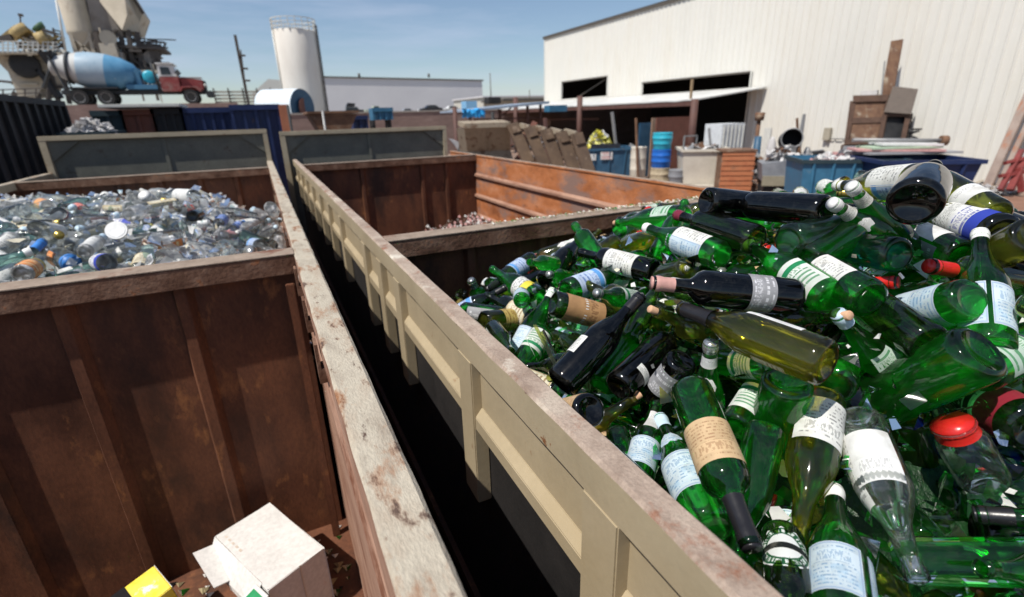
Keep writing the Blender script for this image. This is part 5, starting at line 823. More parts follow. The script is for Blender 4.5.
# ------------------------------------------------------------------ ground and the raised yard behind
DIRT = surf('dry_dirt_and_concrete', [(.15, .105, .085), (.24, .17, .135), (.30, .22, .18)], scale=.5, rough=.95, bump=.3, over=((.33, .12, .06), .35, .55, .7), fine=9, spec=.15)
YARD = surf('pale_yard_gravel', [(.30, .27, .24), (.40, .36, .32)], scale=.4, rough=.95, bump=.2, fine=12, spec=.1)
gm = MB(); gm.box(-2500, 2500, -2500, 2500, GZ-.3, GZ, DIRT); tag(gm.build('ground'), kind='structure')
YW = 33.0
ZT = on_y(400, 112.5, YW).z                      # top of the retaining wall
ZD = on_y(140, 104.5, 40).z                      # deck under the mixer truck
XR = on_y(497, 112, YW).x
XL = on_y(236, 110, YW).x
tag(MB().box(XL, 70, YW+.3, 900, GZ, ZT-.02, YARD).build('upper_yard'), kind='structure')
tag(MB().box(-120, XL-.01, 39.45, 900, GZ, ZD, YARD).build('truck_yard'), kind='structure')
BROWNW = surf('brown_block_wall', [(.20, .135, .115), (.30, .21, .18)], scale=1.5, rough=.9, bump=.2, stretch=(1, 1, 3), over=((.36, .28, .25), 1.2, .58, .7))
rwall = MB().box(XL, 60, YW, YW+.29, GZ, ZT, BROWNW).build('retaining_wall')
tag(rwall, 'long brown retaining wall below the parked cars', 'wall')
MB().box(XL, 60, YW-.04, YW+.33, ZT+.003, ZT+.09, YARD).build('coping', parent=rwall)
CONC = surf('pale_concrete', [(.42, .40, .37), (.55, .53, .49)], scale=2, rough=.9, bump=.15)
tag(MB().box(-40, XL-.02, 39.1, 39.44, GZ, ZD, BROWNW).build('retaining_wall'), 'retaining wall under the concrete mixer truck', 'wall')

# ------------------------------------------------------------------ the white corrugated building on the right
SIDING = surf('cream_siding', [(.63, .615, .565), (.71, .695, .645)], scale=.5, rough=.5, bump=.03, stretch=(1, 1, .25), over=((.58, .545, .47), .5, .5, .8), spec=.3, fine=6, mott=.04)
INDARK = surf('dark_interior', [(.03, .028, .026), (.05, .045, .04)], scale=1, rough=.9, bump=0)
TRIMW = solid('white_trim', (.66, .65, .60), .5)
DTRIM = solid('dark_trim', (.10, .085, .07), .6)
XB = 19.12; Y0B, Y1B = -14.0, 33.95; ZE = 5.05
bld = empty('metal_building', 'long cream corrugated metal building filling the upper right', 'building', None, (XB, 10, GZ))
OPEN = [(26.4, 31.6, .95, 1.98), (16.30, 23.25, .86, 1.42), (16.30, 33.2, GZ, .70)]
mb = MB(); y = Y0B; pitch = .305
while y < Y1B-1e-6:
    y2 = min(y+pitch, Y1B)
    for (ya, yb, d) in ((y, min(y+.22, y2), 0), (min(y+.22, y2), min(y+.245, y2), 1), (min(y+.245, y2), min(y+.28, y2), 2), (min(y+.28, y2), y2, 3)):
        if yb-ya < 1e-5: continue
        cuts = [GZ, ZE]; ym = (ya+yb)/2
        holes = sorted([(o[2], o[3]) for o in OPEN if o[0] < ym < o[1]])
        segs = []; z = GZ
        for a, b in holes:
            if a > z: segs.append((z, a))
            z = b
        segs.append((z, ZE))
        xa = XB-(0, 0, .035, .035)[d]; xb = XB-(0, .035, .035, 0)[d]
        for a, b in segs: mb.add([(xa, ya, a), (xb, yb, a), (xb, yb, b), (xa, ya, b)], [(0, 1, 2, 3)], SIDING)
    y = y2
wl = mb.build('siding', parent=bld)
MB().box(XB+.01, XB+34, Y1B-.02, Y1B, GZ, ZE, SIDING).build('end_wall', parent=bld)
MB().box(XB+.01, XB+34, Y0B, Y0B+.02, GZ, ZE, SIDING).build('end_wall', parent=bld)
rf = MB(); rf.add([(XB-.12, Y0B-.2, ZE+.02), (XB-.12, Y1B+.15, ZE+.02), (XB+17, Y1B+.15, ZE+1.4), (XB+17, Y0B-.2, ZE+1.4), (XB+34.2, Y1B+.15, ZE+.02), (XB+34.2, Y0B-.2, ZE+.02)], [(0, 1, 2, 3), (3, 2, 4, 5)], TRIMW); rf.build('roof', parent=bld)
MB().box(XB-.10, XB-.04, Y0B, Y1B+.1, ZE-.13, ZE+.015, DTRIM).build('eave_trim', parent=bld)
MB().box(XB-.05, XB+.005, Y1B-.12, Y1B+.02, GZ, ZE-.14, TRIMW).build('corner_trim', parent=bld)
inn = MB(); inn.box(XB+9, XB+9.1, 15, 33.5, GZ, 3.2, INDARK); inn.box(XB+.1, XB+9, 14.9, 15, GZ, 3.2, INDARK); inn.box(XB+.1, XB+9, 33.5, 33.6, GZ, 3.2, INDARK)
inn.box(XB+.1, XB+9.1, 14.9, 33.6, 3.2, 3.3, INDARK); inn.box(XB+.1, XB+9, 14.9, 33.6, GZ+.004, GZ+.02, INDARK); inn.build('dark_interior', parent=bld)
for (ya, yb, za, zb) in OPEN[:3]:
    fr = MB(); t = .07
    fr.box(XB-.045, XB+.06, ya-t, ya, za, zb+t, TRIMW); fr.box(XB-.045, XB+.06, yb, yb+t, za, zb+t, TRIMW); fr.box(XB-.045, XB+.06, ya, yb, zb, zb+t, DTRIM)
    fr.build('door_frame', parent=bld)
MB().bar((XB+.4, 27.2, 1.9), (XB+.4, 30.4, .95), .06, .06, DTRIM).build('brace', parent=bld)
# fixtures on the wall
GREYM = solid('grey_metal', (.30, .30, .30), .5, .3)
p = on_x(828, 134, XB-.06)
bx = MB().box(XB-.16, XB-.036, p.y-.13, p.y+.13, p.z-.22, p.z+.22, solid('tan_box_paint', (.42, .38, .30), .5)).build('electrical_box', bevel=.01)
tag(bx, 'small tan electrical box mounted on the cream wall', 'electrical box'); q = on_x(872, 144, XB-.06)
cd = MB(); cd.cyl((XB-.07, p.y-.13, p.z-.16), (XB-.07, q.y, p.z-.16), .018, mat=GREYM, seg=8); cd.build('conduit', parent=bx)
p = on_x(918, 141, XB-.06); tag(MB().cyl((XB-.18, p.y, p.z), (XB-.03, p.y, p.z), .07, .05, mat=K['black']).build('wall_lamp'), 'small dark fixture on the cream wall right of the machine', 'wall lamp')

# ------------------------------------------------------------------ lean-to canopy on posts
CANOPY = surf('pale_canopy_sheet', [(.50, .50, .48), (.66, .66, .64)], scale=1.2, rough=.45, bump=.1, over=((.36, .34, .31), 2.2, .56, .7), stretch=(1, .3, 1))
POST = surf('brown_post_paint', [(.085, .04, .035), (.13, .065, .05)], scale=5, rough=.7, bump=.1)
can = empty('canopy', 'long low white canopy on brown posts along the cream building', 'canopy', None, (17, 24, GZ))
xf = 15.2; zf = on_x(700, 99, xf).z
zw = .84
mb = MB(); ya, yb = 15.4, 37.0; k = 44
for i in range(k):
    y0 = ya+(yb-ya)*i/k; y1 = ya+(yb-ya)*(i+1)/k; s0 = .035*noise.noise(Vector((i*.7, 1, 0))); s1 = .035*noise.noise(Vector(((i+1)*.7, 1, 0)))
    mb.add([(xf, y0, zf+s0), (xf, y1, zf+s1), (XB-.05, y1, zw), (XB-.05, y0, zw), (xf, y0, zf+s0-.05), (xf, y1, zf+s1-.05), (XB-.05, y1, zw-.05), (XB-.05, y0, zw-.05)],
           [(0, 1, 2, 3), (7, 6, 5, 4), (0, 4, 5, 1)]+([(0, 3, 7, 4)] if i == 0 else [])+([(1, 5, 6, 2)] if i == k-1 else []), CANOPY)
mb.build('canopy_sheet', parent=can)
MB().box(xf+.02, xf+.10, ya, yb, zf-.23, zf-.06, POST).build('front_beam', parent=can)
def post_at(px, pytop, x, r, name='post'):
    p = on_x(px, pytop, x)
    return MB().cyl((x, p.y, GZ), (x, p.y, max(p.z, zf-.06)), r, r, 12, POST).build(name, parent=can)
post_at(695, 99, xf-.06, .14); post_at(580, 96, xf-.06, .14)
post_at(515.5, 97, xf-.06, .15)
MB().box(17.2, 17.3, 24.5, 36, -.35, -.27, POST).build('rail', parent=can)
p = on_x(864, 60, xf)
tag(MB().box(15.0, 15.08, on_x(693, 70, 15.0).y-.0, on_x(693, 70, 15.0).y+.06, zf+.02, on_x(694, 79, 15.0).z, solid('tan_wood', (.40, .28, .16), .8)).build('wooden_stake'), 'thin wooden stake standing up above the canopy post', 'stake')

# ------------------------------------------------------------------ helpers for yard things
def foot(px, py): return on_z(px, py, GZ)
def facing(p): return math.atan2(p.x, p.y)     # heading of the eye seen from p
def turned(p, rz): return Matrix.Translation(p) @ Matrix.Rotation(rz, 4, 'Z')
def span(px0, px1, py, Y): return on_y(px0, py, Y).x, on_y(px1, py, Y).x
NAVY = surf('navy_paint', [(.008, .018, .07), (.013, .028, .10)], scale=4, rough=.5, bump=.15, over=((.10, .05, .03), 6, .64, .74))
BLUEP = surf('faded_blue_paint', [(.03, .12, .21), (.045, .17, .29)], scale=4, rough=.55, bump=.15, over=((.16, .20, .22), 5, .58, .74))
DKBLUE = surf('dark_blue_paint', [(.02, .07, .13), (.04, .11, .19)], scale=4, rough=.5, bump=.15, over=((.12, .12, .12), 6, .6, .74))
BLACKP = surf('dusty_black_paint', [(.012, .013, .015), (.03, .03, .032)], scale=3, rough=.7, bump=.15)
BROWNP = surf('red_brown_paint', [(.12, .045, .03), (.18, .07, .05)], scale=4, rough=.75, bump=.2)
TEALP = surf('dark_teal_paint', [(.015, .035, .045), (.03, .05, .06)], scale=4, rough=.7, bump=.1)
CREAMP = surf('stained_cream_paint', [(.55, .50, .42), (.66, .61, .52)], scale=3, rough=.6, bump=.1, over=((.26, .12, .05), 3, .60, .70))
TERRA = surf('terracotta_paint', [(.35, .13, .07), (.45, .18, .10)], scale=4, rough=.8, bump=.1)
RUSTD = surf('dark_scrap_rust', [(.10, .05, .03), (.22, .12, .07)], scale=4, rough=.85, bump=.25, over=((.32, .24, .17), 3, .56, .68))
GREYP = surf('grey_tote_plastic', [(.17, .175, .19), (.23, .235, .25)], scale=3, rough=.6, bump=.08)

def skip(name, label, cat, p, rz, w, d, h, mat, taper=.12, ribs=5, wall=.03, group=None, lip=None, z0=None, rib_in=False):
    """open-topped steel skip: sloping sides, rim lip and vertical ribs; p is the middle of its foot"""
    M = turned(p, rz); root = empty(name, label, cat, group, p, rz); zb = .08
    def ringv(s, z, ins=0): a, b = w/2*s-ins, d/2*s-ins; return [Vector((-a, -b, z)), Vector((a, -b, z)), Vector((a, b, z)), Vector((-a, b, z))]
    b0, t0 = ringv(1-taper, zb), ringv(1, h); b1, t1 = ringv(1-taper, zb+wall, wall), ringv(1, h, wall)
    mb = MB(); vs = [M @ v for v in b0+t0+b1+t1]
    mb.add(vs, [(3, 2, 1, 0)]+[(i, (i+1) % 4, 4+(i+1) % 4, 4+i) for i in range(4)]+[(8, 9, 10, 11)]+[(8+(i+1) % 4, 8+i, 12+i, 12+(i+1) % 4) for i in range(4)]+[(4+i, 4+(i+1) % 4, 12+(i+1) % 4, 12+i) for i in range(4)], mat)
    mb.build('shell', parent=root)
    lm = MB(); e = .045
    for (x0, x1, y0, y1) in ((-w/2-e, w/2+e, -d/2-e, -d/2+.004), (-w/2-e, w/2+e, d/2-.004, d/2+e), (-w/2-e, -w/2+.004, -d/2+.004, d/2-.004), (w/2-.004, w/2+e, -d/2+.004, d/2-.004)):
        lm.box(x0, x1, y0, y1, h-.07, h+.004, lip or mat, M)
    lm.build('rim', parent=root)
    for i in range(ribs):
        t = (i+.5)/ribs-.5
        rb = MB(); s = 1-taper
        a = Vector((w*s*t*.98, -d/2*s-.0, zb)); b = Vector((w*t*.98, -d/2, h-.071))
        rb.bar(M @ (a+Vector((0, -.02, 0))), M @ (b+Vector((0, -.02, 0))), .05, .038, mat); rb.build('rib', parent=root)
    for sx in (-1, 1):
        ft = MB(); ft.box(sx*w*.36-.08, sx*w*.36+.08, -d*.38, d*.38, 0, zb-.001, mat, M); ft.build('skid', parent=root)
    return root
def scrap(name, label, cat, c, rx, ry, h, n, size, mats, seed, group=None):
    """a mound of crumpled sheets and offcuts"""
    rg = random.Random(seed); mb = MB()
    for _ in range(n):
        a = rg.uniform(0, 6.28); r = rg.random()**.5; x = rx*r*math.cos(a); y = ry*r*math.sin(a); z = h*(1-r*r)*rg.random()**.4
        s = size*rg.uniform(.4, 1.3); ax = Vector((rg.gauss(0, 1), rg.gauss(0, 1), rg.gauss(0, 1))).normalized(); q = Quaternion(ax, rg.uniform(0, 3.1)).to_matrix().to_4x4()
        M = Matrix.Translation(Vector(c)+Vector((x, y, z))) @ q; mt = rg.choice(mats)
        if rg.random() < .5: mb.box(-s, s, -s*rg.uniform(.3, .9), s*.6, -s*.08, s*.08, mt, M)
        else: mb.add([M @ Vector(v) for v in ((-s, -s*.6, 0), (s*.2, -s, s*.4), (s, 0, -s*.2), (s*.1, s*.8, s*.3), (-s*.7, s*.4, 0))], [(0, 1, 2), (0, 2, 3), (0, 3, 4)], mt)
    o = mb.build(name, loc=Vector(c)); tag(o, label, cat, group); return o

# ------------------------------------------------------------------ containers standing behind the two bins, below the truck
def box_container(name, label, px0, px1, pyt, Y, mat, depth=2.4, ribs=6, zb=GZ, cat='container', lid=None):
    x0, x1 = span(px0, px1, pyt, Y); zt = on_y((px0+px1)/2, pyt, Y).z
    root = empty(name, label, cat, None, ((x0+x1)/2, Y, GZ))
    o = MB(); t = .04
    o.box(x0, x1, Y, Y+t, zb, zt, mat); o.box(x0, x1, Y+depth-t, Y+depth, zb, zt, mat); o.box(x0, x0+t, Y+t, Y+depth-t, zb, zt, mat); o.box(x1-t, x1, Y+t, Y+depth-t, zb, zt, mat); o.box(x0+t, x1-t, Y+t, Y+depth-t, zb, zb+.05, mat)
    o.build('shell', parent=root)
    for i in range(ribs+1):
        x = x0+(x1-x0)*i/ribs; MB().box(x-.03, x+.03, Y-.045, Y-.001, zb, zt-.10, mat).build('rib', parent=root)
    MB().box(x0-.04, x1+.04, Y-.07, Y+.06, zt-.10, zt+.01, lid or mat).build('rim', parent=root)
    return root
box_container('waste_container', 'navy blue steel container behind the gap, right of the other navy one', 230.5, 277, 105, 12.6, NAVY, ribs=4)
box_container('waste_container', 'navy blue steel container under the red truck cab', 181, 229.5, 108, 13.4, NAVY, ribs=5)
box_container('waste_container', 'black steel container between the brown and the navy ones', 152, 180.5, 109, 13.4, BLACKP, ribs=3)
box_container('waste_container', 'red brown steel container beneath the mixer drum', 121, 151.5, 110, 13.4, BROWNP, ribs=2)
box_container('waste_container', 'dark teal steel container left of the brown one', 92, 120.5, 111, 13.4, TEALP, ribs=2)
x0, x1 = span(100, 181, 106, 13.3)
tag(MB().box(x0, x1, 13.1, 14.6, on_y(140, 108.5, 13.3).z+.02, on_y(140, 105.2, 13.3).z+.02, TRIMW).build('roof_sheet', bevel=.01), 'pale flat sheet lying across the tops of the dark containers', 'sheet')
x0, x1 = span(278.5, 290, 105, 12.4)
tag(MB().box(x0, x1-.02, 12.4, 12.6, GZ, on_y(284, 104.5, 12.4).z, TERRA).build('terracotta_sheet', bevel=.01), 'upright terracotta coloured steel panel right of the navy container', 'panel')
# big black container on the left, its long side towards us
bc = empty('waste_container', 'long black ribbed container at the left edge behind the pale heap', 'container', None, (-4.7, 10, GZ))
xs = -3.44; zc = on_x(30, 98, xs).z; yb_ = on_x(60, 102, xs).y
MB().box(xs-2.4, xs, 5.5, yb_, GZ+.1, zc-.1, BLACKP).build('shell', parent=bc)
MB().box(xs-2.42, xs+.07, 5.45, yb_+.05, zc-.099, zc, BLACKP).build('rim', parent=bc)
yy = 5.6
while yy < yb_: MB().box(xs+.001, xs+.065, yy, yy+.10, GZ+.1, zc-.1, BLACKP).build('rib', parent=bc); yy += .42
# pale debris in a tipped bin
wc = on_y(79, 117, 11.5)
x0, x1 = span(58, 101, 118, 11.5)
WHJ = [solid('pale_rubble', (.55, .53, .52), .9), solid('grey_rubble', (.36, .35, .36), .9), solid('white_rubble', (.68, .67, .66), .9)]
dk = skip('scrap_skip', 'dark skip holding a heap of pale broken pieces below the truck', 'skip', Vector(((x0+x1)/2, 12.1, GZ)), 0, (x1-x0)*1.1, 1.3, wc.z-GZ-.25, TEALP, ribs=2)
scrap('pale_rubble', 'heap of pale crumpled pieces between the black container and the teal one', 'rubble', ((x0+x1)/2, 12.0, wc.z-.32), (x1-x0)*.62, .55, .30, 260, .07, WHJ, 3)
# things between the navy container and the retaining wall
def trough(label, px0, px1, px2, px3, pyt, pyb, Y, mat, d=1.2):
    a = on_y(px0, pyt, Y); b = on_y(px1, pyt, Y); c = on_y(px3, pyb, Y); e = on_y(px2, pyb, Y)
    r = empty('tipping_hopper', label, 'hopper', None, ((a.x+b.x)/2, Y, GZ)); mb = MB(); mb.prism([(a.x, a.z), (b.x, b.z), (c.x, c.z), (e.x, e.z)], Y, Y+d, mat); mb.build('hopper_body', parent=r)
    MB().box(a.x-.05, b.x+.05, Y-.05, Y+d+.05, a.z+.002, a.z+.06, mat).build('rim', parent=r)
    for x in (e.x+.1, c.x-.1): MB().box(x-.05, x+.05, Y+.1, Y+d-.1, GZ, c.z-.002, mat).build('leg', parent=r)
trough('dark wide-mouthed hopper standing right of the terracotta panel', 309, 357, 320, 350, 114, 131, 14.5, RUSTD)
box_container('small_bin', 'small navy bin right of the dark hopper', 353, 366, 116, 16, NAVY, depth=.6, ribs=2, cat='bin')
br = box_container('raised_bin', 'blue bin on a dark stand in front of the brown wall', 373, 391, 108, 16, BLUEP, depth=.7, ribs=3, zb=on_y(382, 120, 16).z, cat='bin')
x0, x1 = span(373, 391, 120, 16); zb = on_y(382, 120, 16).z
for x in (x0+.03, x1-.03): MB().box(x-.03, x+.03, 16.0, 16.6, GZ, zb-.002, BLACKP).build('leg', parent=br)
def slim(label, px, pyt, Y, r=.04, mat=POST, name='steel_post', cat='post', pyb=None):
    p = on_y(px, pyt, Y); z0 = GZ if pyb is None else on_y(px, pyb, Y).z
    o = MB().cyl((p.x, Y, z0), (p.x, Y, p.z), r, r*.95, 10, mat).build(name, loc=(p.x, Y, z0)); return tag(o, label, cat)
slim('thin black post right of the terracotta panel', 287.5, 105, 12.0, .03, BLACKP)
slim('pale slim post in front of the dark hopper', 322.5, 111, 13.8, .03, GREYM)
slim('brown square post in front of the retaining wall, left of the hopper row', 454.5, 107, 13.5, .06)
slim('dark post standing under the blue canopy edge', 492.5, 112, 19, .07, BLACKP)

# low blue-grey shelter roof left of the canopy, and a bright blue tarp
sh = empty('open_shelter', 'low blue-grey shelter roof on thin posts, left of the white canopy', 'shelter', None, (11, 21, GZ))
a = on_y(466, 110, 21); b = on_y(545, 101.5, 21.0)
mb = MB(); mb.prism([(a.x, a.z), (b.x, b.z), (b.x, b.z-.10), (a.x, a.z-.07)], 20.6, 24.5, surf('blue_grey_sheet', [(.20, .26, .34), (.32, .38, .46)], scale=2, rough=.5)); mb.build('shelter_roof', parent=sh)
for px in (470, 500, 528, 541):
    q = on_y(px, 108, 21.2); MB().box(q.x-.05, q.x+.05, 21.2, 21.3, GZ, a.z+(b.z-a.z)*(q.x-a.x)/(b.x-a.x)-.11, POST).build('shelter_post', parent=sh)
MB().box(on_y(474, 118, 21.35).x, on_y(541, 118, 21.35).x, 21.35, 21.42, on_y(500, 119.5, 21.35).z, on_y(500, 118, 21.35).z, POST).build('shelter_rail', parent=sh)
MB().bar(on_y(500, 117, 21.33), on_y(512, 107, 21.33), .05, .05, POST).build('shelter_brace', parent=sh)
TARP = surf('blue_tarp', [(.02, .28, .62), (.04, .38, .78)], scale=4, rough=.5, bump=.3)
x0, x1 = span(467, 485, 112, 19.5); z1 = on_y(476, 109.5, 19.5).z; z0 = on_y(476, 117, 19.5).z
mb = MB(); rg = random.Random(2); nn = 10; vs = []
for j in range(4):
    for i in range(nn+1): vs.append((x0+(x1-x0)*i/nn, 19.5+.07*rg.uniform(-1, 1), z1+(z0-z1)*j/3+.05*rg.uniform(-1, 1)))
fs = [(j*(nn+1)+i, j*(nn+1)+i+1, (j+1)*(nn+1)+i+1, (j+1)*(nn+1)+i) for j in range(3) for i in range(nn)]
mb.add(vs, fs, TARP); mb.add([(v[0], v[1]+.5, v[2]) for v in vs], fs, TARP); mb.add([vs[i] for i in range(nn+1)]+[(vs[i][0], vs[i][1]+.5, vs[i][2]) for i in range(nn+1)], [(i, i+1, nn+2+i, nn+1+i) for i in range(nn)], TARP)
tag(mb.build('tarp_bundle'), 'bright blue tarp bundle hanging under the left end of the shelter', 'tarp')
x0, x1 = span(528, 545, 105, 22)
tag(MB().box(x0, x1, 20.0, 20.5, on_y(536, 112.5, 20).z, on_y(536, 105.5, 20).z, BLUEP).build('blue_crate', bevel=.02), 'blue crate stored up under the shelter roof', 'crate')

# ------------------------------------------------------------------ row of nested steel hoppers behind the far right bin wall
HOPT = surf('dusty_hopper_tan', [(.26, .21, .15), (.38, .32, .24)], scale=4, rough=.85, bump=.15, over=((.15, .09, .055), 4, .52, .64))
HOPB = surf('hopper_brown_edge', [(.085, .055, .038), (.15, .10, .065)], scale=4, rough=.85, bump=.2, over=((.28, .20, .14), 5, .58, .7))
DEP = 11.0
hop = [(512, 123.5, 529, 163), (529, 127, 545, 167), (545.5, 129.5, 560, 171), (561, 132, 575.5, 174), (576, 133.5, 591, 178)]
ordn = ['leftmost hopper of the leaning row, its tan inside in view', 'second leaning hopper from the left, dark edge plate', 'middle leaning hopper of the row of five', 'fourth leaning hopper from the left', 'last leaning hopper of the row, next to the blue dumpster']
for i, (xt, yt, xb_, yb2) in enumerate(hop):
    D = DEP-.28*i
    T = at_depth(xt, yt, D); B_ = at_depth(xb_, yb2, D); B_.z = max(B_.z, GZ+.02)
    e = Vector((-math.cos(.30), math.sin(.30)*.6, 0)).normalized() if i == 0 else (Matrix.Rotation(-.16, 3, 'Z') @ Vector((T.x, T.y, 0))).normalized()
    down = (B_-T); n = down.cross(e).normalized(); 
    if n.dot(-T) < 0: n = -n
    root = empty('tipping_hopper', ordn[i], 'hopper', 'steel tipping hoppers leaning in a row', (T.x, T.y, GZ))
    ww = .27; Lh = 1.02
    pl = MB(); u = down.normalized(); side = Vector((1, 0, 0)); side = (side-u*side.dot(u)).normalized()
    pl.bar(T, B_, ww, .06, HOPB, up=(0, 1, 0)); pl.build('end_plate', parent=root, bevel=.004)
    kn = MB(); kn.bar(T+u*.0+side*.0+Vector((0, -.05, 0)), T+u*.22+Vector((0, -.05, 0)), ww*.72, .05, HOPB, up=(0, 1, 0)); kn.build('hinge_block', parent=root, bevel=.004)
    tp = MB(); q0 = T+e*.02+Vector((0, .05, .03)); q1 = q0+e*(Lh if i == 0 else .28)
    tp.add([q0+Vector((0, -.02, 0)), q1+Vector((0, -.02, 0)), q1+Vector((0, .42, .05)), q0+Vector((0, .42, .05)), q0+Vector((0, -.02, -.10)), q1+Vector((0, -.02, -.10)), q1+Vector((0, .42, -.05)), q0+Vector((0, .42, -.05))],
           [(0, 1, 2, 3), (7, 6, 5, 4), (0, 4, 5, 1), (1, 5, 6, 2), (2, 6, 7, 3), (3, 7, 4, 0)], HOPT); tp.build('lip', parent=root)
    if i: continue
    bk = MB(); w0 = q0+Vector((0, .02, -.101)); w1 = q1+Vector((0, .02, -.101)); dn = Vector((.20, .42, -.52)); dn2 = Vector((.22, .10, -1.05))
    bk.add([w0, w1, w1+dn, w0+dn, w1+dn2, w0+dn2, w0+Vector((0, .5, 0)), w1+Vector((0, .5, 0)), w1+dn+Vector((0, .5, 0)), w0+dn+Vector((0, .5, 0))], [(0, 1, 2, 3), (3, 2, 4, 5), (0, 6, 7, 1), (1, 7, 8, 2), (0, 3, 9, 6), (6, 9, 8, 7)], HOPT)
    m_ = (w0+w1)/2; bk.bar(m_+Vector((0, -.012, 0)), m_+dn+Vector((0, -.012, 0)), .04, .03, HOPT); bk.build('trough', parent=root)

# ------------------------------------------------------------------ yard things to the right
fp = foot(611, 180); rz = -.50
d1 = skip('dumpster', 'open blue dumpster with white notices and a yellow heap inside', 'dumpster', fp+Vector((.1, .5, 0)), rz+.05, 1.75, 1.5, 1.12, DKBLUE, taper=.10, ribs=3)
NOTICE = label_mat('notice_sheet', (.78, .76, .74), ink=(.6, .05, .04), rows=4, inkamt=.6)
Md = turned(fp+Vector((.1, .5, 0)), rz+.05)
def flatsheet(name, M, w, h, mat, parent=None, t=.004):
    me = bpy.data.meshes.new(name); vs = [M @ Vector(v) for v in ((-w/2, 0, -h/2), (w/2, 0, -h/2), (w/2, 0, h/2), (-w/2, 0, h/2), (-w/2, t, -h/2), (w/2, t, -h/2), (w/2, t, h/2), (-w/2, t, h/2))]
    me.from_pydata([tuple(v) for v in vs], [], [(0, 1, 2, 3), (7, 6, 5, 4), (0, 4, 5, 1), (1, 5, 6, 2), (2, 6, 7, 3), (3, 7, 4, 0)]); me.materials.append(mat)
    l = me.uv_layers.new(name='UVMap'); uv = [(0, 0), (1, 0), (1, 1), (0, 1)]*2
    for pp in me.polygons:
        for li in pp.loop_indices: l.data[li].uv = uv[me.loops[li].vertex_index]
    o = bpy.data.objects.new(name, me); COL.objects.link(o)
    if parent: o.parent = parent; o.matrix_parent_inverse = parent_world(parent).inverted()
    return o
flatsheet('notice', Md @ Matrix.Translation((-.12, -.775, .88)), .42, .26, NOTICE, d1)
flatsheet('notice', Md @ Matrix.Translation((-.62, -.775, .84)), .26, .22, LB['plain'], d1)
YH = [solid('yellow_strapping', (.80, .68, .05), .5), solid('pale_yellow_strapping', (.85, .80, .25), .5), solid('bright_yellow_strapping', (.75, .72, .10), .5), WHJ[2]]
yp = on_y(598, 138, fp.y+.8)
scrap('yellow_strapping', 'heap of bright yellow strapping piled up in the blue dumpster', 'strapping', (yp.x+.05, fp.y+.75, GZ+.85), .62, .45, .88, 420, .085, YH, 7)
flatsheet('dark_sheet', Md @ Matrix.Translation((-.1, -.45, 1.12)) @ Matrix.Rotation(R(-18), 4, 'X'), 1.05, .30, K['black'], None, .03)
tag(bpy.context.scene.objects['dark_sheet'], 'dark panel standing inside the blue dumpster in front of the yellow heap', 'panel')
# barrels
TURQ = solid('turquoise_barrel', (.03, .42, .56), .4); CBLUE = solid('cobalt_barrel', (.015, .14, .55), .4); BEIGE = solid('beige_barrel', (.55, .45, .30), .6, var=.6)
bp_ = foot(659, 187); Dp = bp_.length
def barrel(label, c, r, h, mat, z, tap=1.0):
    prof = [(0, 0), (0, r*tap*.97), (.02, r*tap), (h*.32, r*(tap+.02)), (h*.34, r*(tap+.06)), (h*.37, r*(tap+.02)), (h*.64, r*1.02), (h*.67, r*1.06), (h*.70, r*1.02), (h-.03, r), (h-.01, r*1.03), (h, r*1.0), (h-.02, r*.94), (h-.06, 0)]
    o = MB().lathe(prof, 22, mat, Matrix.Translation((c.x, c.y, z))).build('barrel', loc=(c.x, c.y, z)); return tag(o, label, 'barrel')
c = on_z(659, 187, GZ); barrel('beige barrel with peeling paint under the blue one', c, .30, .62, BEIGE, GZ)
barrel('cobalt blue barrel in the middle of the stack of three', c, .29, .55, CBLUE, GZ+.622); barrel('turquoise tub on top of the barrel stack', c, .30, .50, TURQ, GZ+1.174, .9)
c2 = on_z(676, 190, GZ); barrel('small grey bin standing beside the beige barrel', c2, .26, .62, GREYP, GZ, .8)
c3 = on_z(644, 182, GZ)+Vector((.1, .5, 0)); barrel('pale stained drum half behind the barrel stack', c3, .27, 1.15, CREAMP, GZ)
# cream tote on runners with scrap on top
tp_ = foot(700, 190); tz = -.62
tr = skip('steel_tote', 'stained cream steel tote with grey side and scrap on top', 'tote', tp_+Vector((.25, .3, 0)), tz, 1.35, 1.35, 1.22, CREAMP, taper=.16, ribs=0, lip=CREAMP)
Mt = turned(tp_+Vector((.25, .3, 0)), tz)
MB().box(-.60, .60, -.80, -.62, .06, .20, CREAMP, Mt).build('runner', parent=tr)
gs = MB(); gs.add([Mt @ Vector(v) for v in ((.69, -.66, 1.14), (.69, .66, 1.14), (.60, .56, .1), (.60, -.56, .1))], [(0, 1, 2, 3)], GREYP); gs.build('grey_side', parent=tr)
scrap('scrap_offcuts', 'pale metal offcuts lying on top of the cream tote', 'scrap', tuple(Mt @ Vector((0, 0, 1.15))), .6, .6, .16, 60, .12, [WHJ[0], WHJ[2], GREYM, RUSTD], 8)
p = at_depth(709, 128, (tp_).dot(FWD)*.99); q = Mt @ Vector((.25, .1, 1.2)); 
tag(MB().bar(q, (p.x, p.y, p.z), .05, .05, GREYM).build('metal_rod'), 'grey rod with a flat head sticking up from the cream tote', 'rod')
fr = MB(); f0 = Mt @ Vector((-.42, 0, 1.22))
for a_, b_ in (((-.2, 0, 0), (.3, 0, 0)), ((-.2, 0, .35), (.3, 0, .35)), ((-.2, 0, 0), (-.2, 0, .35)), ((.3, 0, 0), (.3, 0, .35))): fr.bar(f0+Vector(a_), f0+Vector(b_), .04, .04, GREYM)
tag(fr.build('square_bracket', loc=f0), 'small grey square frame standing on the cream tote', 'frame')
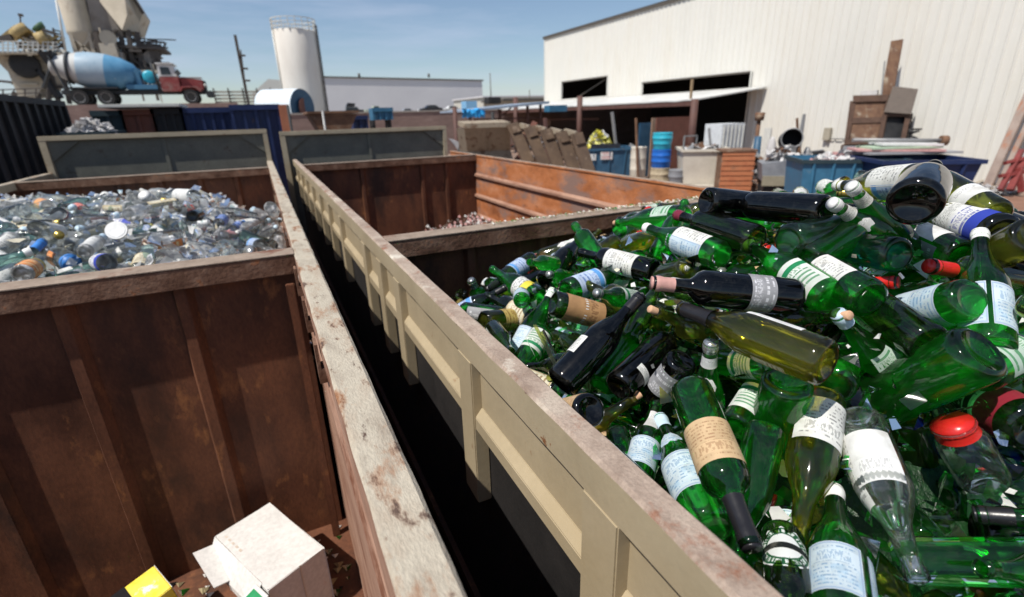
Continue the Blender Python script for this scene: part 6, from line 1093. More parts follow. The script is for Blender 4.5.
# panels under the canopy
def upright(name, label, px0, px1, pyt, Y, mat, th=.06, cat='panel', lean=0, zb=GZ):
    a = on_y(px0, pyt, Y); b = on_y(px1, pyt, Y)
    o = MB().box(a.x, b.x, Y, Y+th, zb, a.z, mat).build(name, bevel=.012); return tag(o, label, cat)
upright('steel_sheet', 'red brown sheet standing under the canopy behind the tote', 657, 690, 117.5, 14.4, BROWNP)
upright('blue_sheet', 'dark blue sheet leaning behind the barrel stack', 640, 652, 123, 15.2, DKBLUE)
upright('wood_board', 'pale brown board between the blue sheet and the red brown sheet', 652.5, 657, 118, 14.9, solid('pale_board', (.36, .24, .17), .8))
lk = upright('ribbed_cabinet', 'white ribbed metal cabinet standing in the canopy doorway', 723, 746, 124, 11.6, solid('white_cabinet', (.66, .68, .70), .5), .7, 'cabinet')
x0, x1 = span(723, 746, 124, 11.6); ztk = on_y(735, 124, 11.6).z
for i in range(6): x = x0+(x1-x0)*(i+.5)/6; MB().box(x-.02, x+.02, 11.575, 11.599, GZ+.05, ztk-.04, TRIMW).build('door_rib', parent=lk)
# orange slatted crate
ORA = surf('orange_slats', [(.40, .13, .06), (.52, .20, .09)], scale=5, rough=.8, bump=.2, over=((.25, .12, .07), 5, .56, .7))
oc = foot(731, 196); oM = turned(oc+Vector((.2, .2, 0)), -.62)
cr = empty('slatted_crate', 'orange slatted crate standing behind the green heap', 'crate', None, oc)
hh = on_y(731, 152, oc.y).z-GZ
for i in range(9):
    z = .04+hh*i/9; mb = MB()
    mb.box(-.42, .42, -.40, -.37, z, z+hh/9-.025, ORA, oM); mb.build('front_slat', parent=cr)
    mb = MB(); mb.box(.42, .45, -.37, .40, z, z+hh/9-.05, RUSTD if i % 2 else ORA, oM); mb.build('side_slat', parent=cr)
MB().box(-.40, .40, -.365, .38, .02, hh-.06, RUSTD, oM).build('crate_body', parent=cr)
MB().box(-.45, .47, -.42, .42, hh+.002, hh+.05, RUSTD, oM).build('crate_top', parent=cr)
# grey hopper
gp_ = foot(782, 200); gM = turned(gp_+Vector((.15, .2, 0)), -.75)
gh = empty('scrap_hopper', 'grey steel hopper with black underside and open scrap on top', 'hopper', None, gp_)
h1 = on_y(782, 157, gp_.y).z-GZ
mb = MB(); mb.prism([(-.55, h1*.45), (.55, h1*.45), (.62, h1), (-.62, h1-.16)], -.5, .5, surf('bluish_grey_steel', [(.16, .17, .19), (.24, .25, .27)], scale=4, rough=.6), gM); mb.build('hopper_body', parent=gh)
MB().box(-.57, .57, -.56, -.501, h1*.36, h1*.58, solid('khaki_beam', (.28, .25, .18), .8), gM).build('cross_beam', parent=gh)
MB().box(-.5, .5, -.45, .45, 0, h1*.449, BLACKP, gM).build('base_frame', parent=gh)
scrap('scrap_pile', 'jumble of grey and white scrap on top of the grey hopper', 'scrap', tuple(gM @ Vector((0, .1, h1-.08))), .55, .45, .34, 90, .13, [WHJ[0], WHJ[2], GREYM, RUSTD, GREYP], 12)
pc = gM @ Vector((.12, .2, h1+.42)); ax = (-pc); ax.z = 0; ax = ax.normalized()
ax = (ax+Vector((.15, 0, .12))).normalized()
mb = MB(); mb.cyl(pc+ax*.0, pc-ax*.7, .27, .27, 24, BLACKP, caps=False); mb.cyl(pc+ax*.001, pc-ax*.68, .24, .24, 24, BLACKP, caps=False); mb.cyl(pc-ax*.66, pc-ax*.7, .26, .26, 24, BLACKP)
mb.lathe([(0, .24), (.012, .24), (.012, .27), (0, .27)], 24, GREYM, Matrix.Translation(pc) @ ax.to_track_quat('Z', 'Y').to_matrix().to_4x4())
tag(mb.build('pipe_section', loc=pc), 'short wide black pipe section lying on the scrap, open end towards us', 'pipe')
wd = MB(); q = foot(800, 205); wd.bar((q.x, q.y, GZ), tuple(at_depth(805, 160, q.dot(FWD))), .09, .04, WHJ[2]); tag(wd.build('white_plank'), 'white plank leaning between the grey hopper and the blue dumpster', 'plank')
# standpipe, blade and cones by the wall
sp = on_x(760, 114, 16.2)
st = empty('standpipe', 'brown standpipe with wide head against the cream wall', 'standpipe', None, (16.2, sp.y, GZ))
MB().cyl((16.2, sp.y, GZ), (16.2, sp.y, sp.z-.2), .07, .07, 12, RUSTD).build('pipe', parent=st); MB().cyl((16.2, sp.y, sp.z-.22), (16.2, sp.y, sp.z+.05), .15, .17, 12, RUSTD).build('head', parent=st)
MB().cyl((16.1, sp.y-.15, GZ), (16.15, sp.y-.1, sp.z-.75), .16, .12, 12, DKBLUE).build('lower_valve', parent=st)
q = on_x(768, 128, 15.9); tag(MB().box(15.88, 15.94, q.y-.15, q.y+.12, GZ, q.z, TRIMW).build('white_board'), 'narrow white board beside the standpipe', 'board')
q = on_x(804.5, 114, 15.0); mb = MB(); mb.prism([(q.y-.12, GZ), (q.y+.14, GZ), (q.y+.02, q.z), (q.y-.05, q.z)], 14.95, 15.0, GREYM, axis='x'); tag(mb.build('steel_spike'), 'tall tapering grey steel blade standing right of the pipe section', 'blade')
for px, lab in ((773, 'small rounded grey bottle shaped casting beside the standpipe'), (808, 'small grey casting right of the steel blade')):
    q = on_x(px, 137 if px < 800 else 147, 15.6); tag(MB().lathe([(0, .16), (.5, .16), (q.z-GZ-.35, .15), (q.z-GZ-.1, .09), (q.z-GZ, .05), (q.z-GZ, 0)], 14, GREYM if px > 800 else WHJ[0], Matrix.Translation((15.6, q.y, GZ))).build('casting'), lab, 'casting')

# rusty baling machine against the wall
mx_ = 15.6; root = empty('baling_machine', 'tall rusty machine with panelled front and leaning chute by the wall', 'machine', None, on_x(870, 160, mx_))
RM = surf('rusty_machine_panel', [(.11, .055, .035), (.20, .115, .07)], scale=5, rough=.85, bump=.25, over=((.34, .28, .21), 3.4, .56, .68))
RB = surf('dark_brown_frame', [(.07, .04, .028), (.12, .07, .05)], scale=5, rough=.85, bump=.2)
Dm = 15.5
def dp(px, py, d=0): return at_depth(px, py, Dm+d)
def quadbox(pts, th, mat, name, d=0):
    P_ = [dp(a, b, d) for a, b in pts]; q_ = [v+Vector((th, th*.4, 0)) for v in P_]; n = len(P_)
    mb = MB(); mb.add(P_+q_, [tuple(range(n)), tuple(reversed(range(n, 2*n)))]+[(i, n+i, n+(i+1) % n, (i+1) % n) for i in range(n)], mat); return mb.build(name, parent=root)
quadbox([(856, 100), (886, 99), (882, 117), (853, 118)], .5, RM, 'front_panel'); quadbox([(852.5, 123), (881, 122), (877, 139), (850, 140)], .5, RM, 'front_panel')
quadbox([(853, 95.5), (889, 94.5), (887.5, 101), (853, 102)], .55, RB, 'cross_frame', -.06); quadbox([(852, 118), (882, 117), (881, 122.5), (851, 123.5)], .5, RB, 'cross_frame', -.03); quadbox([(847, 139.5), (880, 138.5), (879, 144), (846, 144.5)], .5, RB, 'cross_frame', -.05)
quadbox([(886, 99), (890, 99), (881, 145), (876, 145)], .5, RB, 'side_frame', -.04); quadbox([(850, 101), (856, 101), (848, 145), (844, 145)], .5, RB, 'side_frame', -.03)
quadbox([(893, 86), (918, 89), (911, 114), (884, 112)], .08, solid('chute_lid', (.16, .13, .11), .7), 'chute_lid', -.1)
quadbox([(884, 114), (910, 115), (905, 144), (879, 144)], 1.0, BLACKP, 'chute', .12); quadbox([(883, 112.5), (911, 114), (910, 117), (882, 116)], .4, RB, 'chute_frame', -.02); quadbox([(906, 114), (911, 114), (904, 146), (899, 146)], .4, RB, 'chute_frame', 0)
quadbox([(891, 41), (903, 39), (893, 95), (881, 95)], .12, RM, 'mast', .05); quadbox([(884, 61), (885.5, 61), (882, 95), (880.5, 95)], .02, GREYM, 'rail_rod', -.02)
quadbox([(861, 91), (877, 90), (877, 95), (860, 96)], .3, WHJ[0], 'top_box', .1)
quadbox([(841, 145), (900, 144), (896, 185), (836, 185)], .6, RB, 'base', .1); quadbox([(843, 146), (877, 145.5), (876, 152), (842, 153)], .3, GREYP, 'base_plate', -.03)
mb = MB(); rg = random.Random(1)
for k in range(26):
    a = dp(906+rg.uniform(0, 6), 118+rg.uniform(0, 26), .1); mb.bar(a, a+Vector((rg.uniform(-.15, .3), rg.uniform(-.2, .2), rg.uniform(-.12, .15))), .05, .05, BLACKP)
mb.build('hoses', parent=root)

# pair of blue dumpsters behind the crest of the heap
p1 = at_depth(858, 158, 10.4); p1g = Vector((p1.x, p1.y+.3, GZ))
skip('dumpster', 'bright blue dumpster behind the middle of the green heap', 'dumpster', p1g, -.66, 1.9, 1.2, p1.z-GZ, BLUEP, taper=.08, ribs=5, lip=TEALP)
scrap('paper_scrap', 'pale pink and white paper scrap in the bright blue dumpster', 'paper', (p1g.x+.15, p1g.y+.1, p1.z-.12), .75, .5, .22, 130, .10, [WHJ[2], LB['pink'], LB['plain'], WHJ[0]], 14)
p2 = at_depth(925, 158, 9.6); p2g = Vector((p2.x, p2.y+.2, GZ))
skip('dumpster', 'navy dumpster loaded with flat sheets, right of the bright blue one', 'dumpster', p2g, -.62, 1.62, 1.3, p2.z-GZ, NAVY, taper=.22, ribs=3)
Ms = turned(p2g, -.62); rg = random.Random(6)
for i, (lab, mt) in enumerate([('pale board lying lowest across the navy dumpster', WHJ[1]), ('pinkish board across the navy dumpster', LB['pink']), ('pale green board lying across the navy dumpster', solid('pale_green_board', (.45, .58, .42), .7)), ('white board topmost on the navy dumpster', WHJ[2])]):
    M2 = Ms @ Matrix.Translation((rg.uniform(-.2, .2), .55+.05*i, p2.z-GZ+.04+.05*i)) @ Matrix.Rotation(rg.uniform(-.12, .12), 4, 'Z') @ Matrix.Rotation(rg.uniform(-.03, .03), 4, 'Y')
    tag(MB().box(-.85+.12*i, .9-.1*i, -.30, .35, 0, .04, mt, M2).build('flat_board', loc=M2.translation), lab, 'board')
mb = MB(); a = Ms @ Vector((-.8, .8, p2.z-GZ+.30)); b = Ms @ Vector((.85, .8, p2.z-GZ+.26)); mb.cyl(a, b, .04, .04, 10, GREYM); mb.cyl(b, b+(b-a).normalized()*.12, .10, .10, 12, RUSTD)
tag(mb.build('long_pipe', loc=a), 'long thin pipe with flanged end lying on the boards', 'pipe')

# stack of long sections leaning on the wall at the right edge
SECT = surf('brown_steel_section', [(.20, .145, .12), (.32, .25, .21)], scale=4, rough=.7, bump=.2, stretch=(1, 1, .2), over=((.30, .12, .06), 3, .58, .7))
REDP = surf('red_machine_paint', [(.13, .018, .018), (.24, .04, .035)], scale=4, rough=.6, bump=.15)
for i, (xa, ya_, xb2, yb3, wd_, mt, lab) in enumerate([
    (1030, 92, 986, 190, .20, SECT, 'wide brown steel section leaning on the wall, leftmost of the bundle'), (1040, 98, 996, 192, .12, SECT, 'narrower brown steel section leaning next to the widest one'),
    (1048, 105, 1008, 192, .10, GREYM, 'grey steel section in the leaning bundle at the right edge'), (1052, 120, 1016, 195, .12, SECT, 'brown steel section nearest the right edge of the bundle')]):
    a = at_depth(xa, ya_, 13.5-.1*i); b = at_depth(xb2, yb3, 13.6-.1*i); b.z = max(b.z, GZ+.01)
    tag(MB().bar(b, a, wd_, .10, mt, up=(1, 0, 0)).build('steel_section', bevel=.006, loc=b), lab, 'steel section', 'long steel sections leaning on the wall')
rd = empty('red_frame', 'red painted machine frame standing in front of the leaning sections', 'machine frame', None, foot(1010, 196)); 
for (xa, ya_, xb2, yb3, w_) in ((1022, 150, 1000, 190, .10), (1024, 160, 1010, 190, .14), (1005, 163, 1026, 158, .08), (1000, 176, 1024, 172, .09), (1018, 168, 1022, 192, .12)):
    MB().bar(at_depth(xa, ya_, 12.6), at_depth(xb2, yb3, 12.6), w_, .1, REDP, up=(1, 0, 0)).build('frame_bar', parent=rd)
vl = empty('jack_stand', 'black jack stand with flat head standing left of the leaning sections', 'stand', None, foot(963, 193))
a = at_depth(966, 165, 13.8); b = at_depth(958, 192, 13.8)
MB().bar(b, a, .07, .07, BLACKP).build('stem', parent=vl); MB().box(a.x-.18, a.x+.18, a.y-.06, a.y+.06, a.z, a.z+.07, BLACKP).build('head', parent=vl); MB().cyl((b.x, b.y, b.z-.02), (b.x, b.y, b.z+.1), .16, .08, 12, BLACKP).build('foot', parent=vl)
for i, (px, py, lab) in enumerate([(975, 190, 'pale rubble on the ground beside the jack stand'), (995, 193, 'dirty white rubble at the foot of the leaning sections'), (935, 185, 'small cream rubble heap right of the navy dumpster')]):
    q = foot(px, py); scrap('rubble_heap', lab, 'rubble', tuple(q), .5, .4, .22, 50, .12, [WHJ[0], WHJ[1], WHJ[2], BEIGE], 20+i)
q = foot(1012, 205); tag(MB().box(q.x-1.5, q.x+1.5, q.y-1.2, q.y+.6, GZ+.004, GZ+.03, surf('rust_brown_plate', [(.17, .085, .055), (.26, .14, .095)], scale=2, rough=.8)).build('rusty_plate'), 'flat rusty steel plate lying on the ground at the right edge', 'plate')

# more clutter standing about in the yard
DJ = [RUSTD, BLACKP, GREYM, BROWNP, WHJ[1], RUSTD]
for i, (px, py, D, rx, h, n, lab) in enumerate([
    (463, 150, 12.5, .7, .9, 120, 'low heap of dark scrap left of the leaning hoppers, behind the bin corner'),
    (540, 128, 20.5, 2.2, .8, 150, 'long dark heap of scrap in the shade behind the leaning hoppers'),
    (640, 148, 21.5, 1.0, 1.0, 120, 'dark scrap heap in the shade right of the yellow strapping'),
    (752, 158, 15.2, .5, .5, 90, 'rusty offcuts heap between the orange crate and the standpipe'),
    (815, 160, 13.2, .7, .8, 90, 'mixed dark scrap at the wall foot below the electrical box'),
    (905, 165, 12.6, 1.0, .5, 90, 'brown scrap heap at the foot of the baling machine'),
    (948, 178, 12.6, .5, .6, 70, 'grey and brown scrap beside the navy dumpster end')]):
    q = at_depth(px, py, D); scrap('scrap_heap', lab, 'scrap', (q.x, q.y, GZ), rx, .6, max(.4, q.z-GZ+h*.35), n, .17, DJ, 40+i)
for i, (px, pyt, D, w_, mt, lab) in enumerate([
    (545, 118, 17, .10, POST, 'brown pipe standing in the shade under the canopy, left one'), (612, 112, 18, .08, GREYM, 'grey pipe standing in the shade behind the blue dumpster'),
    (636, 118, 17, .06, RUSTD, 'rusty bar leaning under the canopy left of the dark blue sheet'), (797, 118, 14.4, .05, RUSTD, 'thin rusty bar leaning at the wall left of the grey blade')]):
    q = at_depth(px, pyt, D); tag(MB().bar((q.x+.25*(i % 2), q.y-.3, GZ), tuple(q), w_, w_, mt).build('leaning_bar', loc=(q.x, q.y, GZ)), lab, 'bar')
# ------------------------------------------------------------------ far things on the raised yard
SILOM = surf('silo_white', [(.62, .58, .52), (.72, .69, .63)], scale=.9, rough=.55, bump=.04, stretch=(1, 1, .25), over=((.50, .43, .34), .7, .54, .75), spec=.3, fine=8, mott=.05)
# tall white silo with a ladder and a railing
YS = 38.0; base = on_y(306, 112, YS); top = on_y(295.5, 32, YS); r_ = (on_y(318, 34, YS).x-on_y(273.5, 34, YS).x)/2*.96
sx = (base.x+top.x)/2
si = empty('storage_silo', 'tall white cylindrical silo with a railing round its top', 'silo', None, (sx, YS, ZT))
MB().lathe([(ZT, r_*1.0), (top.z*.6, r_), (top.z, r_), (top.z+.05, r_*.98), (top.z+.10, 0)], 40, SILOM, Matrix.Translation((sx, YS, 0))).build('tank_shell', parent=si)
ra = MB(); 
for k in range(20):
    a = 2*math.pi*k/20; x, y = sx+r_*1.03*math.cos(a), YS+r_*1.03*math.sin(a); ra.bar((x, y, top.z), (x, y, top.z+.68), .045, .045, TRIMW)
    b = 2*math.pi*(k+1)/20
    for z in (.22, .45, .68): ra.bar((x, y, top.z+z), (sx+r_*1.03*math.cos(b), YS+r_*1.03*math.sin(b), top.z+z), .04, .04, TRIMW)
ra.build('railing', parent=si)
la = MB(); a0 = R(-18); 
for s in (-.2, .2):
    c, d = math.cos(a0), math.sin(a0); la.bar((sx+r_*1.06*c-d*s, YS+r_*1.06*d+c*s, ZT), (sx+r_*1.06*c-d*s, YS+r_*1.06*d+c*s, top.z+.4), .06, .06, DTRIM)
for k in range(26): z = ZT+.2+(top.z-ZT)*k/26; la.bar((sx+r_*1.06*c+d*.2, YS+r_*1.06*d-c*.2, z), (sx+r_*1.06*c-d*.2, YS+r_*1.06*d+c*.2, z), .05, .05, DTRIM)
la.build('ladder', parent=si)
lp = MB(); c, d = math.cos(R(190)), math.sin(R(190)); lp.cyl((sx+r_*1.04*c, YS+r_*1.04*d, ZT), (sx+r_*1.04*c, YS+r_*1.04*d, top.z), .05, .05, 8, TRIMW); lp.build('fill_pipe', parent=si)
# white and blue tank lying down in front of the silo
PB = surf('pale_blue_tank', [(.55, .66, .74), (.70, .76, .80)], scale=1.2, rough=.45, bump=.05)
a = on_y(268, 104, 34.5); b = on_y(303, 105, 33.8); rr = 1.02
tk = MB(); tk.cyl((a.x, 36.2, a.z-.15), (b.x, 34.3, a.z-.2), rr, rr, 28, PB, caps=False); tk.cyl((b.x, 34.3, a.z-.2), (b.x+.02, 34.28, a.z-.2), rr*.98, rr*.98, 28, DKBLUE); tk.cyl((b.x+.05, 34.27, a.z-.3), (b.x+.07, 34.26, a.z-.3), rr*.6, rr*.6, 20, BROWNP)
tk.cyl((a.x, 36.2, a.z-.15), (a.x-.3, 36.4, a.z-.13), rr, rr*.5, 28, PB)
tag(tk.build('storage_tank', loc=(b.x, 35, ZT)), 'pale blue rounded tank lying at the foot of the white silo', 'tank')
# mast and second thin mast
pb = on_y(249, 105, 30); pt = on_y(235, 35, 30)
ms = empty('leaning_mast', 'tall thin dark mast left of the white silo', 'mast', None, (pb.x, 30, ZT)); MB().bar((pb.x, 30, GZ), pt, .13, .13, DTRIM).build('pole', parent=ms)
q0 = on_y(246, 90, 29.9); q1 = on_y(240.5, 50, 29.9); MB().bar(q0, q1, .06, .06, DTRIM).build('side_rod', parent=ms)
for py in (55, 68, 80): t = (105-py)/70; c = Vector((pb.x, 30, pb.z)).lerp(pt, t); MB().box(c.x-.05, c.x+.28, 29.85, 29.95, c.z-.04, c.z+.04, DTRIM).build('bracket', parent=ms)
# slatted fence
fx0, fx1 = span(215, 285, 97, 46); zf0 = on_y(250, 106, 46).z; zf1 = on_y(250, 89.5, 46).z
fe = empty('slatted_fence', 'pale slatted fence between the red truck and the silo', 'fence', None, ((fx0+fx1)/2, 46, ZD))
for k in range(5): z = zf0+(zf1-zf0)*k/5; MB().box(fx0, fx1, 46, 46.05, z, z+(zf1-zf0)/5*.62, solid('beige_slat', (.46, .43, .36), .7) if k == 0 else bpy.data.materials['beige_slat']).build('slat', parent=fe)
for k in range(6): x = fx0+(fx1-fx0)*k/5; MB().box(x-.05, x+.05, 45.9, 45.99, min(ZD, zf0), zf1+.1, DTRIM).build('fence_post', parent=fe)

# warehouses far behind
LIL = surf('pale_lilac_siding', [(.55, .54, .56), (.62, .61, .62)], scale=.1, rough=.7, bump=0)
def far_block(name, label, px0, px1, pyt0, pyt1, Y, depth, mat, roofmat=None, gable=0):
    a = on_y(px0, pyt0, Y); b = on_y(px1, pyt1, Y); r = empty(name, label, 'building', None, ((a.x+b.x)/2, Y, ZT))
    MB().prism([(a.x, ZT-.1), (b.x, ZT-.1), (b.x, b.z), (a.x, a.z)], Y, Y+depth, mat).build('wall', parent=r)
    mb = MB(); mb.prism([(a.x-.4, a.z+.02), (b.x+.4, b.z+.02), (b.x+.4, b.z+.3), (a.x-.4, a.z+.3)], Y-.3, Y+depth, roofmat or DTRIM); mb.build('roof', parent=r); return r
w1 = far_block('warehouse', 'long pale lilac warehouse behind the parked cars', 322, 482, 77.5, 81, 140, 50, LIL)
for px in (360, 430): q = on_y(px, 77, 140); MB().cyl((q.x, 141, q.z), (q.x, 141, q.z+.9), .3, .3, 8, DTRIM).build('roof_vent', parent=w1)
q = on_y(258, 84, 100); q2 = on_y(268, 79, 100); q3 = on_y(287, 82, 100)
wh = empty('white_shed', 'white gabled shed behind the slatted fence, left of the silo', 'building', None, (q.x, 100, ZT))
MB().prism([(q.x-1.2, ZT), (q3.x+2, ZT), (q3.x+2, q3.z), (q2.x, q2.z), (q.x-1.2, q.z-1.5)], 100, 120, TRIMW).build('wall', parent=wh)
MB().box(q2.x+1, q3.x+1, 99.9, 99.99, ZT, q3.z-1.2, LIL).build('side_bay', parent=wh)
far_block('low_building', 'low beige building right of the lilac warehouse', 484, 560, 97.5, 96.5, 110, 20, surf('beige_block', [(.45, .43, .38), (.52, .50, .45)], scale=.2, rough=.8, bump=0), LIL)
far_block('low_shed', 'low tan shed between the warehouse and the cream building', 505, 570, 101, 100, 70, 8, solid('tan_shed', (.38, .30, .22), .8))
for px, pt_, lab in ((490, 73, 'thin distant pole right of the lilac warehouse'), (529.5, 90, 'short distant pole just left of the cream building')):
    q = on_y(px, pt_, 90); tag(MB().cyl((q.x, 90, ZT), (q.x, 90, q.z), .12, .08, 8, DTRIM).build('utility_pole', loc=(q.x, 90, ZT)), lab, 'pole')

# parked vehicles on the raised yard
TYRE = solid('tyre_rubber', (.02, .02, .02), .8); WIN = solid('dark_window', (.03, .04, .05), .15); CHR = solid('wheel_grey', (.35, .35, .35), .4, .5)
def car(label, px0, px1, Y, mat, kind='car', hood=False):
    a = on_y(px0, 108, Y); b = on_y(px1, 108, Y); Lc = b.x-a.x; s = Lc/4.4; z0 = ZT-.02; r = empty('parked_car', label, 'car', 'cars parked on the raised yard', (a.x+Lc/2, Y, z0))
    prof = {'car': [(0, .35), (0, .75), (.5, .88), (1.1, .95), (1.6, 1.42), (3.0, 1.42), (3.6, .98), (4.3, .85), (4.4, .6), (4.4, .35)],
            'suv': [(0, .4), (0, 1.0), (.15, 1.75), (2.7, 1.78), (3.2, 1.15), (4.3, 1.05), (4.4, .6), (4.4, .4)],
            'van': [(0, .4), (0, 2.0), (3.2, 2.1), (3.9, 1.3), (4.4, 1.1), (4.4, .4)],
            'pickup': [(0, .5), (0, 1.0), (1.7, 1.0), (1.75, 1.7), (2.9, 1.7), (3.3, 1.1), (4.4, 1.0), (4.4, .5)]}[kind]
    MB().prism([(a.x+x*s, z0+z*s) for x, z in prof], Y, Y+1.75*s, mat).build('body', parent=r, bevel=.03*s)
    gl = {'car': [(1.25, 1.0), (1.66, 1.36), (2.95, 1.36), (3.4, 1.0)], 'suv': [(.3, 1.1), (.35, 1.65), (2.6, 1.68), (2.95, 1.15)], 'van': [(2.5, 1.3), (2.5, 1.9), (3.1, 1.95), (3.6, 1.35)], 'pickup': [(1.9, 1.1), (1.92, 1.6), (2.8, 1.6), (3.1, 1.1)]}[kind]
    MB().prism([(a.x+x*s, z0+z*s) for x, z in gl], Y-.01, Y-.0005, WIN).build('window', parent=r)
    for x in (.85, 3.5):
        w = MB().cyl((a.x+x*s, Y-.03, z0+.34*s), (a.x+x*s, Y+.2, z0+.34*s), .34*s, .34*s, 16, TYRE).build('wheel', parent=r); MB().cyl((a.x+x*s, Y-.04, z0+.34*s), (a.x+x*s, Y-.031, z0+.34*s), .19*s, .19*s, 12, CHR).build('rim', parent=w)
    if hood:
        MB().prism([(a.x+.1*s, z0+1.8*s), (a.x+2.2*s, z0+1.85*s), (a.x+2.4*s, z0+2.6*s), (a.x+.6*s, z0+2.75*s)], Y+.2*s, Y+1.5*s, K['black']).build('roof_load', parent=r)
CW = solid('white_car_paint', (.72, .72, .70), .3); CK = solid('black_car_paint', (.02, .02, .025), .3); CG = solid('pale_green_car_paint', (.50, .56, .46), .3); CS = solid('silver_car_paint', (.45, .46, .48), .3, .3)
car('black off-road car with a raised dark load left on the raised yard', 346, 364, 36, CK, 'suv', True)
car('pale green van parked right of the black off-road car', 365, 386, 40, CG, 'pickup')
car('small silver car parked in the middle of the raised yard', 399, 415, 44, CS); car('white car parked behind the middle of the brown wall', 415, 430, 46, CW)
car('low black car parked right of the white one', 421, 443, 38, CK); car('white car near the right end of the brown wall', 443, 462, 42, CW); car('white pickup left of the blue tarp', 462, 472, 46, CW, 'pickup')
x0, x1 = span(466, 477, 103, 36); bt = empty('blue_cart', 'light blue cart with a dark screen above the blue tarp', 'cart', None, ((x0+x1)/2, 36, ZT)); MB().box(x0, x1, 36, 37, ZT, on_y(470, 101, 36).z, solid('sky_blue_paint', (.20, .42, .66), .5)).build('cart_body', parent=bt)
x0, x1 = span(489, 501, 100, 30); tag(MB().box(x0, x1, 30, 30.8, on_y(495, 103.5, 30).z, on_y(495, 97, 30).z, BLACKP).build('black_box', bevel=.03), 'black box perched on the low wall right of the warehouse', 'box')

# ------------------------------------------------------------------ concrete mixer truck
YT = 40.0; ta = on_y(64, 104, YT); tb = on_y(217, 104, YT); Lt = tb.x-ta.x; S = Lt/9.6
tr = empty('mixer_truck', 'concrete mixer truck with blue and white drum and red cab', 'truck', None, (ta.x+Lt/2, YT, ZD))
def TX(x): return ta.x+x*S
def TZ(z): return ZD+z*S
RED = surf('red_cab_paint', [(.20, .035, .035), (.30, .06, .055)], scale=3, rough=.6, bump=.03, over=((.30, .20, .17), 1.6, .52, .72)); DRW = surf('drum_white', [(.40, .40, .39), (.50, .51, .50)], scale=1.2, rough=.6, bump=.06, over=((.30, .27, .22), 1.1, .56, .72)); DRB = surf('drum_blue', [(.08, .25, .42), (.14, .34, .53)], scale=1.5, rough=.5, bump=.05, over=((.40, .52, .60), 2, .6, .74)); DRP = surf('drum_pale_blue', [(.27, .38, .47), (.36, .46, .54)], scale=1.5, rough=.5, bump=.05)
DKM = solid('dark_chassis', (.03, .035, .04), .7); DBL = solid('dusty_blue_steel', (.06, .20, .34), .6)
def tbox(name, x0, x1, y0, y1, z0, z1, mat, par_=None, bev=.03): return MB().box(TX(x0), TX(x1), YT+y0*S, YT+y1*S, TZ(z0), TZ(z1), mat).build(name, parent=par_ or tr, bevel=bev)
tbox('chassis', -.1, 9.0, .6, 1.8, .75, 1.05, DKM); tbox('fender', .3, 3.4, .1, 2.3, 1.12, 1.22, DKM, bev=0)
def twheel(x, y):
    w = MB().cyl((TX(x), YT+y*S, TZ(.52)), (TX(x), YT+(y+.35)*S, TZ(.52)), .52*S, .52*S, 24, TYRE).build('wheel', parent=tr); MB().lathe([(0, .33*S), (.08*S, .16*S), (.06*S, 0)], 18, CHR, Matrix.Translation((TX(x), YT+(y-.012)*S, TZ(.52))) @ Matrix.Rotation(R(-90), 4, 'X')).build('rim', parent=w)
for x in (1.0, 2.55, 7.95):
    for y in (0, 2.0): twheel(x, y)
# drum, axis tilted up towards the rear
dc = Vector((TX(2.3), YT+1.2*S, TZ(2.35))); dirn = Vector((-1, 0, .13)).normalized(); Md_ = Matrix.Translation(dc) @ dirn.to_track_quat('Z', 'Y').to_matrix().to_4x4()
dr = MB(); segs = [(-2.35, .55), (-2.15, .80), (-1.4, 1.12), (-.55, 1.24), (-.1, 1.26), (.5, 1.24), (1.1, 1.12), (1.9, .86), (2.5, .62), (2.62, .66), (2.72, .50)]
def slab(lo, hi, mat): dr.lathe([(h*S, r*S) for h, r in segs[lo:hi+1]], 32, mat, Md_)
slab(0, 3, DRB); slab(3, 6, DRP); slab(6, 10, DRW); dr.cyl(dc-dirn*2.36*S, dc-dirn*2.3*S, .55*S, .55*S, 24, DRB); drum = dr.build('mixer_drum', parent=tr)
rg_ = MB(); rg_.lathe([(1.55*S, 1.02*S), (1.55*S, 1.10*S), (1.72*S, 1.06*S), (1.72*S, .96*S)], 32, DKM, Md_); rg_.build('drum_ring', parent=drum)
fn = MB(); fn.add([(TX(-.75), YT+.5*S, TZ(3.5)), (TX(.05), YT+.5*S, TZ(3.6)), (TX(.05), YT+1.9*S, TZ(3.6)), (TX(-.75), YT+1.9*S, TZ(3.5)), (TX(-.45), YT+.9*S, TZ(2.6)), (TX(-.05), YT+.9*S, TZ(2.6)), (TX(-.05), YT+1.5*S, TZ(2.6)), (TX(-.45), YT+1.5*S, TZ(2.6))], [(0, 1, 5, 4), (1, 2, 6, 5), (2, 3, 7, 6), (3, 0, 4, 7), (4, 5, 6, 7)], DKM); fn.build('charge_hopper', parent=tr)
ch = MB(); ch.bar((TX(-.3), YT+1.1*S, TZ(2.7)), (TX(-1.1), YT+.9*S, TZ(1.2)), .5*S, .1*S, DKM, up=(1, 0, 0)); ch.bar((TX(.3), YT+.3*S, TZ(1.1)), (TX(-.2), YT+.5*S, TZ(3.3)), .1*S, .1*S, DKM); ch.bar((TX(.3), YT+2.0*S, TZ(1.1)), (TX(-.2), YT+1.9*S, TZ(3.3)), .1*S, .1*S, DKM); ch.build('discharge_chute', parent=tr)
tbox('drum_support', 4.55, 4.9, .5, 1.9, 1.05, 2.5, DBL); tbox('tool_deck', 3.9, 5.9, .3, 2.1, 1.06, 1.4, DBL)
